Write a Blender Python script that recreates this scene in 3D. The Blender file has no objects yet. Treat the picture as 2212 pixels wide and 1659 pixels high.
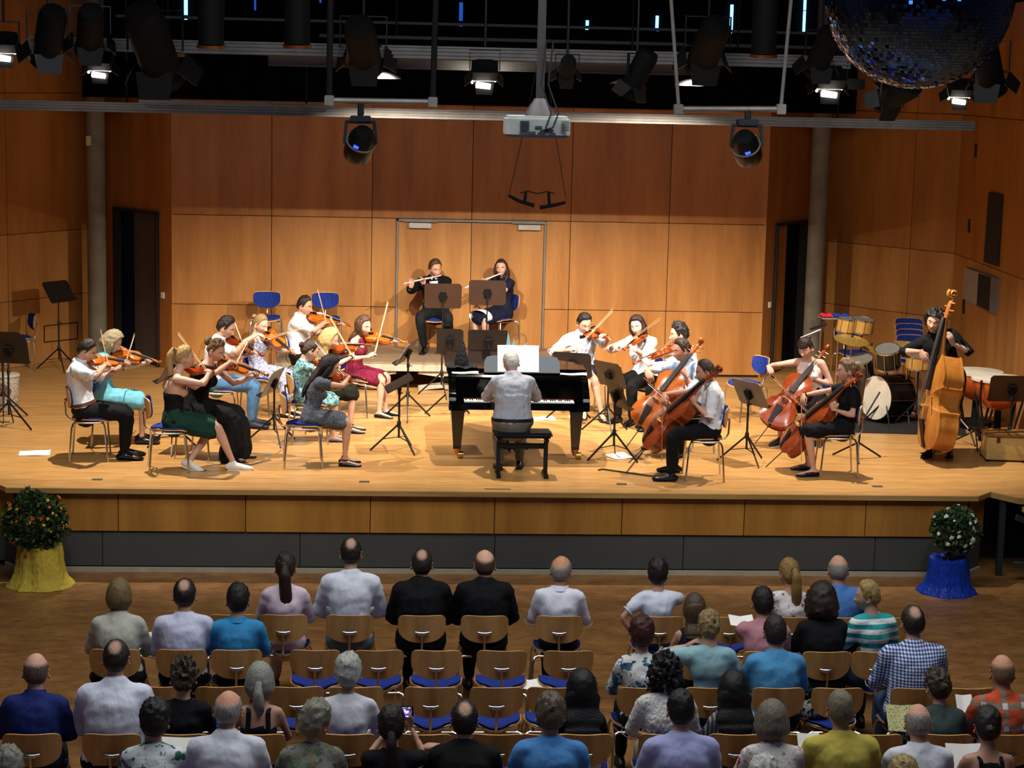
import bpy, bmesh, math, random
from math import sin, cos, pi, radians, sqrt
from mathutils import Vector, Matrix, noise
V = Vector
rng = random.Random(7)
SC = bpy.context.scene
COL = SC.collection
ST = 0.9            # stage floor above the hall floor (hall floor is z = 0)

# ---------------------------------------------------------------- camera, world, lights, exposure
F_PX, CAM = 4249.8, V((-1.30989, -20.21069, 4.39235 + ST))
YAW, PITCH, ROLL = 0.06872, 0.15865, 0.02349
cF = V((sin(YAW) * cos(PITCH), cos(YAW) * cos(PITCH), -sin(PITCH)))
_r = V((cos(YAW), -sin(YAW), 0)); _u = _r.cross(cF)
cR = cos(ROLL) * _r + sin(ROLL) * _u
cU = -sin(ROLL) * _r + cos(ROLL) * _u
cd = bpy.data.cameras.new('camera'); cam = bpy.data.objects.new('camera', cd); COL.objects.link(cam)
cd.sensor_width = 36; cd.lens = F_PX / 2212 * 36; cd.clip_end = 200
cam.matrix_world = Matrix(((cR.x, cU.x, -cF.x, CAM.x), (cR.y, cU.y, -cF.y, CAM.y), (cR.z, cU.z, -cF.z, CAM.z), (0, 0, 0, 1)))
SC.camera = cam

def _ray(px, py): return cF + cR * ((px - 1106) / F_PX) + cU * ((829.5 - py) / F_PX)
def on_z(px, py, z):                       # point of the level plane z seen at a pixel of the photograph
    d = _ray(px, py); return CAM + d * ((z - CAM.z) / d.z)
def on_y(px, py, y):                       # point of the upright plane y seen there
    d = _ray(px, py); return CAM + d * ((y - CAM.y) / d.y)

W = bpy.data.worlds.new('world'); SC.world = W; W.use_nodes = True
W.node_tree.nodes['Background'].inputs[0].default_value = (0.55, 0.7, 1, 1)
W.node_tree.nodes['Background'].inputs[1].default_value = 0.02
SC.view_settings.view_transform = 'Standard'; SC.view_settings.look = 'None'
SC.view_settings.gamma = 1; SC.view_settings.use_curve_mapping = False
SC.view_settings.exposure = 1.0
SC.cycles.max_bounces = 6; SC.cycles.diffuse_bounces = 3; SC.cycles.glossy_bounces = 3
SC.cycles.transmission_bounces = 3; SC.cycles.caustics_reflective = False; SC.cycles.caustics_refractive = False
SC.cycles.use_denoising = True; SC.cycles.sample_clamp_indirect = 4

def lamp(name, kind, loc, aim, energy, color, **kw):
    l = bpy.data.lights.new(name, kind); l.energy = energy; l.color = color
    for k, v in kw.items(): setattr(l, k, v)
    o = bpy.data.objects.new(name, l); COL.objects.link(o); o.location = loc
    o.rotation_euler = (V(aim) - V(loc)).to_track_quat('-Z', 'Y').to_euler()
    return o
WARM = (1, 0.91, 0.78)
# stage lamps on the front bar, aimed at the players and the back wall
LAMPX = (-4.05, -1.35, 0.16, 2.2, 3.85); LAMPY, LAMPZ = 1.70, 5.2
for nm, x, aim, e, sz in (('flood_left', LAMPX[0], (-3.8, 3.1, 0.9), 600, 100), ('spot_key_left', LAMPX[1], (0.3, 6.2, 0.9), 790, 100), ('flood_middle', LAMPX[2], (0.1, 3.1, 0.9), 430, 100), ('spot_key_right', LAMPX[3], (0.3, 6.2, 0.9), 790, 100), ('flood_right', LAMPX[4], (3.7, 3.1, 0.9), 600, 100)):
    lamp(nm, 'SPOT', (x, LAMPY, LAMPZ), aim, e, WARM, spot_size=radians(sz), spot_blend=1.0 if nm.startswith('spot') else 0.55, shadow_soft_size=0.016)
# front-of-house spots hung above the audience, aimed at the players
for nm, x, tx in (('house_spot_left', -3.6, -2.4), ('house_spot_right', 3.4, 2.6)):
    lamp(nm, 'SPOT', (x, -6.5, 6.9), (tx, 1.9, 0.9), 380, (1, 0.93, 0.84), spot_size=radians(40), spot_blend=0.9, shadow_soft_size=0.06)
# dimmed house lights over the seats
lamp('house_light', 'AREA', (0, -6.6, 8.6), (0, -7.0, 0), 410, (0.95, 0.98, 1.0), shape='RECTANGLE', size=11, size_y=6)

# ---------------------------------------------------------------- materials
def lin(h):
    if not isinstance(h, str): return tuple(h)
    h = h.lstrip('#'); c = [int(h[i:i + 2], 16) / 255 for i in (0, 2, 4)]
    return tuple(x / 12.92 if x <= 0.04045 else ((x + 0.055) / 1.055) ** 2.4 for x in c)
MATS = {}
class N:
    """a small node-tree writer"""
    def __init__(s, name):
        s.m = bpy.data.materials.new(name); s.m.use_nodes = True; s.t = s.m.node_tree
        s.b = s.t.nodes['Principled BSDF']
    def n(s, kind, **kw):
        x = s.t.nodes.new(kind)
        for k, v in kw.items():
            if k.startswith('i_'): x.inputs[k[2:].replace('_', ' ')].default_value = v
            else: setattr(x, k, v)
        return x
    def l(s, a, b): s.t.links.new(a, b)
    def coord(s, scale=(1, 1, 1), kind='Object', rot=(0, 0, 0)):
        c = s.n('ShaderNodeTexCoord'); mp = s.n('ShaderNodeMapping')
        mp.inputs['Scale'].default_value = scale; mp.inputs['Rotation'].default_value = rot
        s.l(c.outputs[kind], mp.inputs[0]); return mp.outputs[0]
    def noise(s, vec, scale, detail=3, rough=0.5):
        x = s.n('ShaderNodeTexNoise'); x.inputs['Scale'].default_value = scale
        x.inputs['Detail'].default_value = detail; x.inputs['Roughness'].default_value = rough
        s.l(vec, x.inputs['Vector']); return x.outputs[0]
    def ramp(s, fac, stops, const=False):
        x = s.n('ShaderNodeValToRGB'); e = x.color_ramp.elements
        if const: x.color_ramp.interpolation = 'CONSTANT'
        while len(e) < len(stops): e.new(0.5)
        for k, (p, c) in enumerate(stops):
            e[k].position = p; c = lin(c); e[k].color = (*c, 1)
        s.l(fac, x.inputs[0]); return x.outputs[0]
    def mix(s, fac, a, b, mode='MIX'):
        x = s.n('ShaderNodeMix', data_type='RGBA', blend_type=mode)
        for sock, v in ((x.inputs[0], fac), (x.inputs[6], a), (x.inputs[7], b)):
            if hasattr(v, 'links'): s.l(v, sock)
            elif isinstance(v, (int, float)): sock.default_value = v
            else: sock.default_value = (*lin(v), 1)
        return x.outputs[2]
    def bump(s, h, strength=0.3, dist=0.01):
        x = s.n('ShaderNodeBump'); x.inputs['Strength'].default_value = strength; x.inputs['Distance'].default_value = dist
        s.l(h, x.inputs['Height']); s.l(x.outputs[0], s.b.inputs['Normal'])
    def col(s, c):
        if hasattr(c, 'links'): s.l(c, s.b.inputs['Base Color'])
        else: s.b.inputs['Base Color'].default_value = (*lin(c), 1)
    def done(s, rough=0.5, metal=0, spec=0.5, **kw):
        s.b.inputs['Roughness'].default_value = rough; s.b.inputs['Metallic'].default_value = metal
        s.b.inputs['Specular IOR Level'].default_value = spec
        for k, v in kw.items(): s.b.inputs[k.replace('_', ' ')].default_value = v
        return s.m

def plain(name, c, rough=0.5, metal=0, spec=0.5, var=0.12, scale=6):
    if name in MATS: return MATS[name]
    k = N(name); f = k.noise(k.coord(), scale, 4)
    a = lin(c); hi = tuple(min(1, x * (1 + var)) for x in a); lo = tuple(x * (1 - var) for x in a)
    k.col(k.ramp(f, [(0.3, lo), (0.7, hi)]))
    MATS[name] = k.done(rough, metal, spec); return MATS[name]
def cloth(c, name=None, rough=0.85, weave=1.0, sheen=0):
    name = name or 'cloth_' + str(c).strip('#')
    if name in MATS: return MATS[name]
    k = N(name); v = k.coord(); f = k.noise(v, 9, 3)
    a = lin(c); k.col(k.ramp(f, [(0.3, tuple(x * 0.9 for x in a)), (0.7, tuple(min(1, x * 1.06) for x in a))]))
    big = k.noise(k.coord((1, 1, 0.55), rot=(0.3, 0.2, 0.4)), 13 * weave, 2, 0.4)
    k.bump(big, 0.55, 0.035)
    MATS[name] = k.done(rough, 0, 0.2); return MATS[name]
def pattern(name, fn, rough=0.85):
    if name in MATS: return MATS[name]
    k = N(name); k.col(fn(k)); k.bump(k.noise(k.coord(), 13, 2), 0.45, 0.03)
    MATS[name] = k.done(rough, 0, 0.2); return MATS[name]
def blotch(base, *cols, scale=14, warp=0.5):
    """printed fabric: base colour with blotches of other colours"""
    def fn(k):
        v = k.coord(); out = base
        for i, (c, th, sc) in enumerate(cols):
            n = k.noise(k.coord(rot=(i * 1.3, i * 0.7, i * 2.1)), scale * sc, 2, 0.6)
            f = k.ramp(n, [(th, '000000'), (min(1, th + 0.03), 'ffffff')])
            out = k.mix(f, out, c)
        return out
    return fn
def stripes(a, b, axis=2, scale=9, duty=0.5):
    def fn(k):
        sc = [0, 0, 0]; sc[axis] = scale
        w = k.n('ShaderNodeSeparateXYZ'); k.l(k.coord(tuple(sc)), w.inputs[0])
        m = k.n('ShaderNodeMath', operation='FRACT'); k.l(w.outputs[axis], m.inputs[0])
        return k.ramp(m.outputs[0], [(0, a), (duty, b)], const=True)
    return fn
def checks(a, b, mid, scale=60, duty=0.5):
    def fn(k):
        outs = []
        for ax in (0, 2):
            w = k.n('ShaderNodeSeparateXYZ'); k.l(k.coord((scale,) * 3), w.inputs[0])
            m = k.n('ShaderNodeMath', operation='FRACT'); k.l(w.outputs[ax], m.inputs[0])
            g = k.n('ShaderNodeMath', operation='GREATER_THAN'); k.l(m.outputs[0], g.inputs[0]); g.inputs[1].default_value = duty
            outs.append(g.outputs[0])
        ad = k.n('ShaderNodeMath', operation='ADD'); k.l(outs[0], ad.inputs[0]); k.l(outs[1], ad.inputs[1])
        hf = k.n('ShaderNodeMath', operation='MULTIPLY'); k.l(ad.outputs[0], hf.inputs[0]); hf.inputs[1].default_value = 0.45
        return k.ramp(hf.outputs[0], [(0, a), (0.3, mid), (0.7, b)], const=True)
    return fn
def wood(name, dark, light, grain=(1, 1, 0.07), rough=0.35, scale=7, band=0.25, spec=0.4, rnd=0.10):
    if name in MATS: return MATS[name]
    k = N(name); v = k.coord(grain)
    oi = k.n('ShaderNodeObjectInfo'); ad = k.n('ShaderNodeVectorMath', operation='MULTIPLY_ADD')
    k.l(oi.outputs['Random'], ad.inputs[0]); ad.inputs[1].default_value = (37, 17, 5); k.l(v, ad.inputs[2])
    f1 = k.noise(ad.outputs[0], scale, 5, 0.55); f2 = k.noise(ad.outputs[0], scale * 9, 3)
    m = k.n('ShaderNodeMath', operation='MULTIPLY_ADD'); k.l(f2, m.inputs[0]); m.inputs[1].default_value = band; k.l(f1, m.inputs[2])
    base = k.ramp(m.outputs[0], [(0.35, dark), (0.8, light)])
    mr = k.n('ShaderNodeMapRange'); k.l(oi.outputs['Random'], mr.inputs[0])
    mr.inputs[3].default_value = 1 - rnd; mr.inputs[4].default_value = 1 + rnd * 0.5
    h = k.n('ShaderNodeHueSaturation'); k.l(base, h.inputs['Color']); k.l(mr.outputs[0], h.inputs['Value'])
    k.col(h.outputs[0])
    MATS[name] = k.done(rough, 0, spec); return MATS[name]
def emit(name, c, strength):
    if name in MATS: return MATS[name]
    k = N(name); k.b.inputs['Base Color'].default_value = (0, 0, 0, 1)
    k.b.inputs['Emission Color'].default_value = (*lin(c), 1); k.b.inputs['Emission Strength'].default_value = strength
    MATS[name] = k.done(0.4); return MATS[name]

M_CHROME = plain('chrome', 'c8c6c2', 0.24, 1, var=0.04)
M_BLACKMET = plain('black_steel', '141416', 0.42, 0.2, var=0.2)
M_ALU = plain('aluminium', '7d776f', 0.5, 0.5, var=0.15)
M_BLACK = plain('matt_black', '060607', 0.75, 0, 0.2)
M_RUBBER = plain('rubber', '0b0b0c', 0.85)
M_BEECH = wood('beech_ply', 'a8763f', 'd8a765', (1, 1, 0.1), 0.4, 9)
M_BLUEFAB = cloth('1f3382', 'blue_upholstery', weave=3)
M_PAPER = plain('paper', 'f2efe6', 0.8, var=0.03)
M_VARN = wood('violin_varnish', '8a3d0c', 'c8691c', (1, 0.25, 1), 0.2, 16, spec=0.6)
M_VARN2 = wood('dark_varnish', '6a2409', 'a5480f', (1, 0.25, 1), 0.2, 16, spec=0.6)
M_VARN3 = wood('red_varnish', '5a1607', '9a3510', (1, 0.25, 1), 0.2, 16, spec=0.6)
M_CELLO = wood('cello_varnish', '6a2a0a', 'b05c1c', (1, 0.2, 1), 0.2, 6, spec=0.6)
M_CELLO2 = wood('red_cello_varnish', '57190a', '96421a', (1, 0.2, 1), 0.2, 6, spec=0.6)
M_BASS = wood('bass_varnish', '854a14', 'b87834', (1, 0.25, 1), 0.22, 5, spec=0.6)
M_EBONY = plain('ebony', '0b0a0a', 0.55, 0, 0.3)
M_STRING = plain('string_steel', '9a9a98', 0.3, 0.9)
M_BRASS = plain('brass', 'c39a4a', 0.25, 1, var=0.08)
M_GLOSS = plain('piano_lacquer', '040405', 0.06, 0, 0.6, var=0.1)
M_IVORY = plain('key_white', 'f0eee6', 0.25, var=0.02)
M_SILVER = plain('silver_plate', 'e8e6e0', 0.35, 0.35, var=0.04)

# ---------------------------------------------------------------- mesh builder
class MB:
    def __init__(s): s.v, s.f, s.m, s.M, s.cur = [], [], [], Matrix(), 0
    def add(s, vs, fs, mi=None):
        o = len(s.v); M = s.M
        s.v += [M @ V(p) for p in vs]; s.f += [[i + o for i in f] for f in fs]
        s.m += [s.cur if mi is None else mi] * len(fs); return s
    def box(s, c, size, R=None, taper=None):
        x, y, z = (a / 2 for a in size); vs = []
        for k in (-1, 1):
            t = taper if (taper and k > 0) else (1, 1)
            for a, b in ((-1, -1), (1, -1), (1, 1), (-1, 1)):
                p = V((a * x * t[0], b * y * t[1], k * z)); vs.append(V(c) + (R @ p if R else p))
        return s.add(vs, [[3, 2, 1, 0], [4, 5, 6, 7], [0, 1, 5, 4], [1, 2, 6, 5], [2, 3, 7, 6], [3, 0, 4, 7]])
    def bar(s, a, b, w, h, up=(0, 0, 1)):
        a, b = V(a), V(b); t = (b - a); L = t.length; t.normalize(); u = V(up).cross(t)
        if u.length < 1e-4: u = V((1, 0, 0)).cross(t)
        u.normalize(); n = t.cross(u); R = Matrix((u, t, n)).transposed()
        return s.box((a + b) / 2, (w, L, h), R)
    def tube(s, pts, rad, n=8, side=None, cap=True, closed=False):
        pts = [V(p) for p in pts]; m = len(pts)
        if not isinstance(rad, (list, tuple)) or (len(rad) == 2 and m != 2 and not isinstance(rad[0], (list, tuple))): rad = [rad] * m
        vs = []; u = None
        for i, p in enumerate(pts):
            t = (pts[min(i + 1, m - 1)] - pts[max(i - 1, 0)])
            if closed: t = pts[(i + 1) % m] - pts[i - 1]
            if t.length < 1e-9: t = V((0, 0, 1))
            t.normalize()
            if side is not None: u = V(side)
            elif u is None: u = V((1, 0, 0)) if abs(t.x) < 0.8 else V((0, 1, 0))
            u = u - t * u.dot(t)
            if u.length < 1e-5: u = V((0, 1, 0)) - t * t.y
            u.normalize(); w = t.cross(u)
            r = rad[i]; rx, ry = (r, r) if not isinstance(r, (tuple, list)) else r
            for k in range(n):
                a = 2 * pi * k / n; vs.append(p + u * (rx * cos(a)) + w * (ry * sin(a)))
        fs = [[i * n + k, i * n + (k + 1) % n, (i + 1) * n + (k + 1) % n, (i + 1) * n + k] for i in range(m - 1) for k in range(n)]
        if closed: fs += [[(m - 1) * n + k, (m - 1) * n + (k + 1) % n, (k + 1) % n, k] for k in range(n)]
        elif cap: fs += [list(range(n))[::-1], [(m - 1) * n + k for k in range(n)]]
        return s.add(vs, fs)
    def cap_tube(s, pts, rad, n=10, side=None):
        """tube with rounded ends"""
        pts = [V(p) for p in pts]; a = (pts[0] - pts[1]).normalized(); b = (pts[-1] - pts[-2]).normalized()
        def rr(r, k): return tuple(x * k for x in r) if isinstance(r, (tuple, list)) else r * k
        def mn(r): return min(r) if isinstance(r, (tuple, list)) else r
        P = [pts[0] + a * mn(rad[0]) * 0.95, pts[0] + a * mn(rad[0]) * 0.7] + pts + [pts[-1] + b * mn(rad[-1]) * 0.7, pts[-1] + b * mn(rad[-1]) * 0.95]
        Rr = [rr(rad[0], 0.25), rr(rad[0], 0.72)] + list(rad) + [rr(rad[-1], 0.72), rr(rad[-1], 0.25)]
        return s.tube(P, Rr, n, side)
    def ball(s, c, r, n=12, m=8, R=None):
        r = (r, r, r) if not isinstance(r, (tuple, list)) else r; vs = []; c = V(c)
        for j in range(m + 1):
            t = pi * j / m
            for k in range(n):
                a = 2 * pi * k / n; p = V((r[0] * sin(t) * cos(a), r[1] * sin(t) * sin(a), r[2] * cos(t)))
                vs.append(c + (R @ p if R else p))
        return s.add(vs, [[j * n + k, (j + 1) * n + k, (j + 1) * n + (k + 1) % n, j * n + (k + 1) % n] for j in range(m) for k in range(n)])
    def lathe(s, prof, n=16, c=(0, 0, 0), R=None):
        vs = []; c = V(c)
        for r, z in prof:
            for k in range(n):
                a = 2 * pi * k / n; p = V((r * cos(a), r * sin(a), z)); vs.append(c + (R @ p if R else p))
        m = len(prof); fs = [[i * n + k, i * n + (k + 1) % n, (i + 1) * n + (k + 1) % n, (i + 1) * n + k] for i in range(m - 1) for k in range(n)]
        if prof[0][0] > 1e-6: fs.append(list(range(n))[::-1])
        if prof[-1][0] > 1e-6: fs.append([(m - 1) * n + k for k in range(n)])
        return s.add(vs, fs)
    def prism(s, poly, z0, z1, f=None):
        """outline in xy between two heights; f maps every point"""
        n = len(poly); g = f or (lambda p: p)
        vs = [g(V((x, y, z0))) for x, y in poly] + [g(V((x, y, z1))) for x, y in poly]
        return s.add(vs, [list(range(n))[::-1], list(range(n, 2 * n))] + [[k, (k + 1) % n, n + (k + 1) % n, n + k] for k in range(n)])
    def grid(s, fn, nu, nv):
        vs = [fn(i / nu, j / nv) for j in range(nv + 1) for i in range(nu + 1)]; w = nu + 1
        return s.add(vs, [[j * w + i, j * w + i + 1, (j + 1) * w + i + 1, (j + 1) * w + i] for j in range(nv) for i in range(nu)])
    def sheet(s, fn, nu, nv, th):
        """a curved sheet with thickness: fn(u, v) -> (point, normal)"""
        w = nu + 1; A, B = [], []
        for j in range(nv + 1):
            for i in range(nu + 1):
                p, n_ = fn(i / nu, j / nv); A.append(p + n_ * th / 2); B.append(p - n_ * th / 2)
        q = len(A); fs = []
        for j in range(nv):
            for i in range(nu):
                a = [j * w + i, j * w + i + 1, (j + 1) * w + i + 1, (j + 1) * w + i]; fs += [a, [x + q for x in a[::-1]]]
        edge = [i for i in range(nu)] + [nu + j * w for j in range(nv)] + [nv * w + nu - i for i in range(nu)] + [(nv - j) * w for j in range(nv)]
        for k, a in enumerate(edge):
            b = edge[(k + 1) % len(edge)]; fs.append([b, a, a + q, b + q])
        return s.add(A + B, fs)
    def mesh(s, name, mats=()):
        me = bpy.data.meshes.new(name); me.from_pydata([tuple(p) for p in s.v], [], s.f)
        for m in mats: me.materials.append(m)
        if len(mats) > 1: me.polygons.foreach_set('material_index', s.m)
        return me
    def build(s, name, mats, parent=None, smooth=True, bevel=0, kind=None, ang=0.7):
        mats = mats if isinstance(mats, (list, tuple)) else [mats]
        me = s.mesh(name, mats); fix(me, smooth, ang, bevel); return link(name, me, parent, kind)
def fix(me, smooth=True, ang=0.7, bevel=0):
    bm = bmesh.new(); bm.from_mesh(me)
    bmesh.ops.recalc_face_normals(bm, faces=bm.faces)
    if bevel: bmesh.ops.bevel(bm, geom=[e for e in bm.edges if len(e.link_faces) == 2 and e.calc_face_angle(0) > 0.6], offset=bevel, segments=2, affect='EDGES', clamp_overlap=True)
    for e in bm.edges: e.smooth = len(e.link_faces) != 2 or e.calc_face_angle(0) < ang
    for f in bm.faces: f.smooth = smooth
    bm.to_mesh(me); bm.free()
def link(name, data, parent=None, kind=None):
    o = bpy.data.objects.new(name, data); COL.objects.link(o); o.parent = parent
    if kind: o['kind'] = kind
    return o
def thing(name, label, cat, loc=(0, 0, 0), rz=0, group=None):
    o = link(name, None); o.empty_display_size = 0.1; o.location = loc; o.rotation_euler = (0, 0, rz)
    return tag(o, label, cat, group)
def tag(o, label, cat, group=None, kind=None):
    o['label'] = label; o['category'] = cat
    if group: o['group'] = group
    if kind: o['kind'] = kind
    return o
def part(name, me, parent): return link(name, me, parent)
def copy_tree(o, parent=None):
    c = o.copy(); COL.objects.link(c); c.parent = parent
    for ch in o.children: copy_tree(ch, c)
    return c
def rotz(a): return Matrix.Rotation(a, 4, 'Z')
def frame(o, x, y, z):
    x, y, z = V(x).normalized(), V(y).normalized(), V(z).normalized()
    return Matrix(((x.x, y.x, z.x, o[0]), (x.y, y.y, z.y, o[1]), (x.z, y.z, z.z, o[2]), (0, 0, 0, 1)))
# ---------------------------------------------------------------- the setting
M_WALL = wood('wall_veneer', '99622c', 'bf8546', (1, 1, 0.12), 0.42, 3.5, rnd=0.06)
M_WALLUP = wood('upper_wall_veneer', '8e551f', 'b07336', (1, 1, 0.12), 0.45, 3.5, rnd=0.06)
M_APRON = wood('apron_veneer', '84561e', 'a87632', (1, 1, 0.12), 0.4, 3.5)
M_GROOVE = plain('groove', '1c0d05', 0.9)
M_GREYP = plain('grey_panel', '3c3d3a', 0.7, var=0.1, scale=3)
M_CONC = plain('concrete_column', '77705f', 0.85, var=0.18, scale=5)
M_TRIM = plain('pale_trim', 'a09680', 0.5)
M_DRAPE = plain('black_drape', '030303', 0.95, 0, 0.05)
M_DARKW = plain('dark_upper_wall', '070709', 0.9, 0, 0.1)

def floor_mat():
    k = N('stage_parquet'); v = k.coord((1.2, 14, 1)); f = k.noise(v, 2.2, 5, 0.6)
    br = k.n('ShaderNodeTexBrick'); k.l(k.coord((1, 1, 1)), br.inputs['Vector'])
    for a, b in (('Scale', 1), ('Mortar Size', 0.0012), ('Brick Width', 1.6), ('Row Height', 0.09), ('Bias', 0.0)): br.inputs[a].default_value = b
    br.offset_frequency = 2; br.inputs['Color1'].default_value = (0.85, 0.85, 0.85, 1); br.inputs['Color2'].default_value = (1.1, 1.08, 1.02, 1)
    br.inputs['Mortar'].default_value = (0.62, 0.58, 0.5, 1)
    base = k.ramp(f, [(0.3, 'ab763c'), (0.7, 'd0a366')])
    sc = k.noise(k.coord((0.7, 1, 1)), 1.3, 4)
    base = k.mix(k.ramp(sc, [(0.35, '000000'), (0.75, '555555')]), base, 'a8743a')
    k.col(k.mix(0.8, base, br.outputs[0], 'MULTIPLY'))
    k.bump(br.outputs[1], 0.08, 0.002)
    return k.done(0.34, 0, 0.45)
def hall_mat():
    k = N('hall_linoleum'); f = k.noise(k.coord((1, 1.35, 1)), 3.2, 7, 0.72); g = k.noise(k.coord((0.8, 2.0, 1)), 7, 4, 0.65)
    base = k.ramp(f, [(0.25, '5e4224'), (0.5, '845b31'), (0.75, 'a37543')])
    k.col(k.mix(k.ramp(g, [(0.56, '000000'), (0.66, 'bbbbbb')]), base, '3a2412'))
    return k.done(0.4, 0, 0.4)
M_STAGE = floor_mat(); M_HALL = hall_mat()

def struct(name, mb, m, parent=None, **kw):
    return mb.build(name, m, parent, kind=None if parent else 'structure', **kw)
hall = struct('floor', MB().add([(-12, -24, 0), (12, -24, 0), (12, 1, 0), (-12, 1, 0)], [[0, 1, 2, 3]]), M_HALL)
FRONT = [(-10.5, 0.5), (-5.32, 0.25), (-5.13, 0.0), (5.09, 0.0), (5.31, 0.25), (5.53, -0.08), (9.5, -0.1)]
deck = struct('floor_stage', MB().prism([(x, y) for x, y in FRONT] + [(9.5, 11.5), (-10.5, 11.5)], ST - 0.05, ST), M_STAGE)
body = MB()
body.prism([(-10.4, 0.75), (-5.2, 0.3), (-5.05, 0.10), (5.02, 0.10), (5.25, 0.35), (5.3, 0.9), (9.4, 0.9), (9.4, 11.4), (-10.4, 11.4)], 0, ST - 0.05)
core = struct('wall_stage_front', body, M_GROOVE)

def seg_panels(parent, a, b, cuts, z0, z1, mat, proud=0.02, gap=0.008, name='panel', depth=0.03):
    """upright panels along the line a-b (plan), split at the distances cuts, facing the right-hand side of a->b"""
    a, b = V((*a, 0)), V((*b, 0)); d = (b - a); L = d.length; d.normalize(); n = V((d.y, -d.x, 0))
    xs = [0] + [c for c in cuts if 0 < c < L] + [L]
    for i in range(len(xs) - 1):
        w = xs[i + 1] - xs[i] - gap
        c = a + d * ((xs[i] + xs[i + 1]) / 2) + n * (proud - depth / 2)
        mb = MB(); mb.M = Matrix.Translation((c.x, c.y, (z0 + z1) / 2)) @ rotz(math.atan2(d.y, d.x))
        me = MB(); me.box((0, 0, 0), (w, depth, z1 - z0 - gap))
        o = me.build(name, mat, parent, smooth=False, bevel=0.003)
        o.matrix_world = mb.M
# apron: wooden panels above, grey ones below, pale skirting
X0 = -5.05
cutw = [on_y(px, 1110, 0.08).x - X0 for px in (256, 531, 800, 1068, 1343, 1607, 1869)]
cutg = [on_y(px, 1200, 0.10).x - X0 for px in (222, 648, 1068, 1475, 1888)]
seg_panels(core, (X0, 0.10), (5.02, 0.10), cutw, ST - 0.47, ST - 0.06, M_APRON, 0.045)
seg_panels(core, (X0, 0.10), (5.02, 0.10), cutg, 0.05, ST - 0.47, M_GREYP, 0.02)
for (a, b) in (((5.02, 0.10), (5.25, 0.35)), ((-5.2, 0.3), (X0, 0.10)), ((-10.4, 0.75), (-5.2, 0.3))):
    seg_panels(core, a, b, [], ST - 0.47, ST - 0.06, M_APRON, 0.045); seg_panels(core, a, b, [], 0.05, ST - 0.47, M_GREYP, 0.02)
sk = MB()
for a, b in (((-5.2, 0.26), (-5.05, 0.05)), ((-5.06, 0.05), (5.03, 0.05)), ((5.02, 0.05), (5.27, 0.32))):
    sk.bar((*a, 0.025), (*b, 0.025), 0.03, 0.05)
struct('baseboard_stage', sk, M_TRIM, smooth=False)
lip = MB(); lip.bar((-5.14, -0.012, ST - 0.025), (5.10, -0.012, ST - 0.025), 0.028, 0.052); lip.bar((5.09, -0.012, ST - 0.025), (5.31, 0.235, ST - 0.025), 0.028, 0.052)
lip.bar((5.31, 0.235, ST - 0.03), (5.53, -0.1, ST - 0.03), 0.03, 0.06); lip.bar((5.52, -0.09, ST - 0.03), (9.4, -0.11, ST - 0.03), 0.03, 0.06)
struct('trim_stage_edge', lip, wood('edge_wood', '8a6a3a', 'b08c54', (0.1, 1, 1)), smooth=False)

ZJ1, ZJ2, ZT, ZL = 0.9607, 2.2424, 3.93, 1.91
BL, BR_, YW, PW = -4.28, 4.29, 8.0607, 1.43
wb = MB(); wb.box(((BL + BR_) / 2, YW + 0.10, ST + ZT / 2), (BR_ - BL - 0.01, 0.16, ZT))
wall_back = struct('wall_back', wb, M_GROOVE, smooth=False)
def back_panel(x0, x1, z0, z1, m, parent=None, nm='panel', th=0.03):
    mb = MB(); mb.box((0, 0, 0), (x1 - x0 - 0.009, th, z1 - z0 - 0.009))
    o = mb.build(nm, m, parent or wall_back, smooth=False, bevel=0.003); o.location = ((x0 + x1) / 2, YW + th / 2, ST + (z0 + z1) / 2)
for z0, z1, m in ((0.03, ZJ1, M_WALL), (ZJ1, ZJ2, M_WALL), (ZJ2, ZT, M_WALLUP)):
    xs = [BL, -2 * PW, -PW, -1.075, 1.075, PW, 2 * PW, BR_] if z0 < 2 else [BL, -2 * PW, -PW, 0, PW, 2 * PW, BR_]
    for i in range(len(xs) - 1):
        if xs[i] == -1.075: continue
        back_panel(xs[i], xs[i + 1], z0, z1, m)
# double door in the back wall
dr = MB(); dr.box((0, YW + 0.05, ST + 1.12), (2.1, 0.02, 2.24)); door = struct('door_1', dr, M_GROOVE, smooth=False)
back_panel(-1.05, 0, 0.02, 2.2, M_WALL, door, 'door_leaf'); back_panel(0, 1.05, 0.02, 2.2, M_WALL, door, 'door_leaf')
back_panel(-1.05, 1.05, 2.2, ZJ2, M_WALLUP, door, 'door_head', 0.012)
fr = MB()
for x in (-1.062, 1.062): fr.box((x, YW - 0.005, ST + 1.12), (0.026, 0.06, 2.24))
fr.box((0, YW - 0.005, ST + 2.225), (2.15, 0.06, 0.03)); fr.build('door_frame', M_ALU, door, smooth=False)
for x, s in ((-0.74, 1), (0.83, -1)):
    c = MB(); c.box((x, YW - 0.045, ST + 2.15), (0.32, 0.06, 0.075)); c.build('door_closer', plain('closer_grey', 'b9b3a8', 0.4, 0.4), door, smooth=False, bevel=0.006)
    c = MB(); c.box((x, YW - 0.04, ST + 2.215), (0.5, 0.03, 0.03)); c.build('closer_rail', M_ALU, door, smooth=False)
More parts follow.
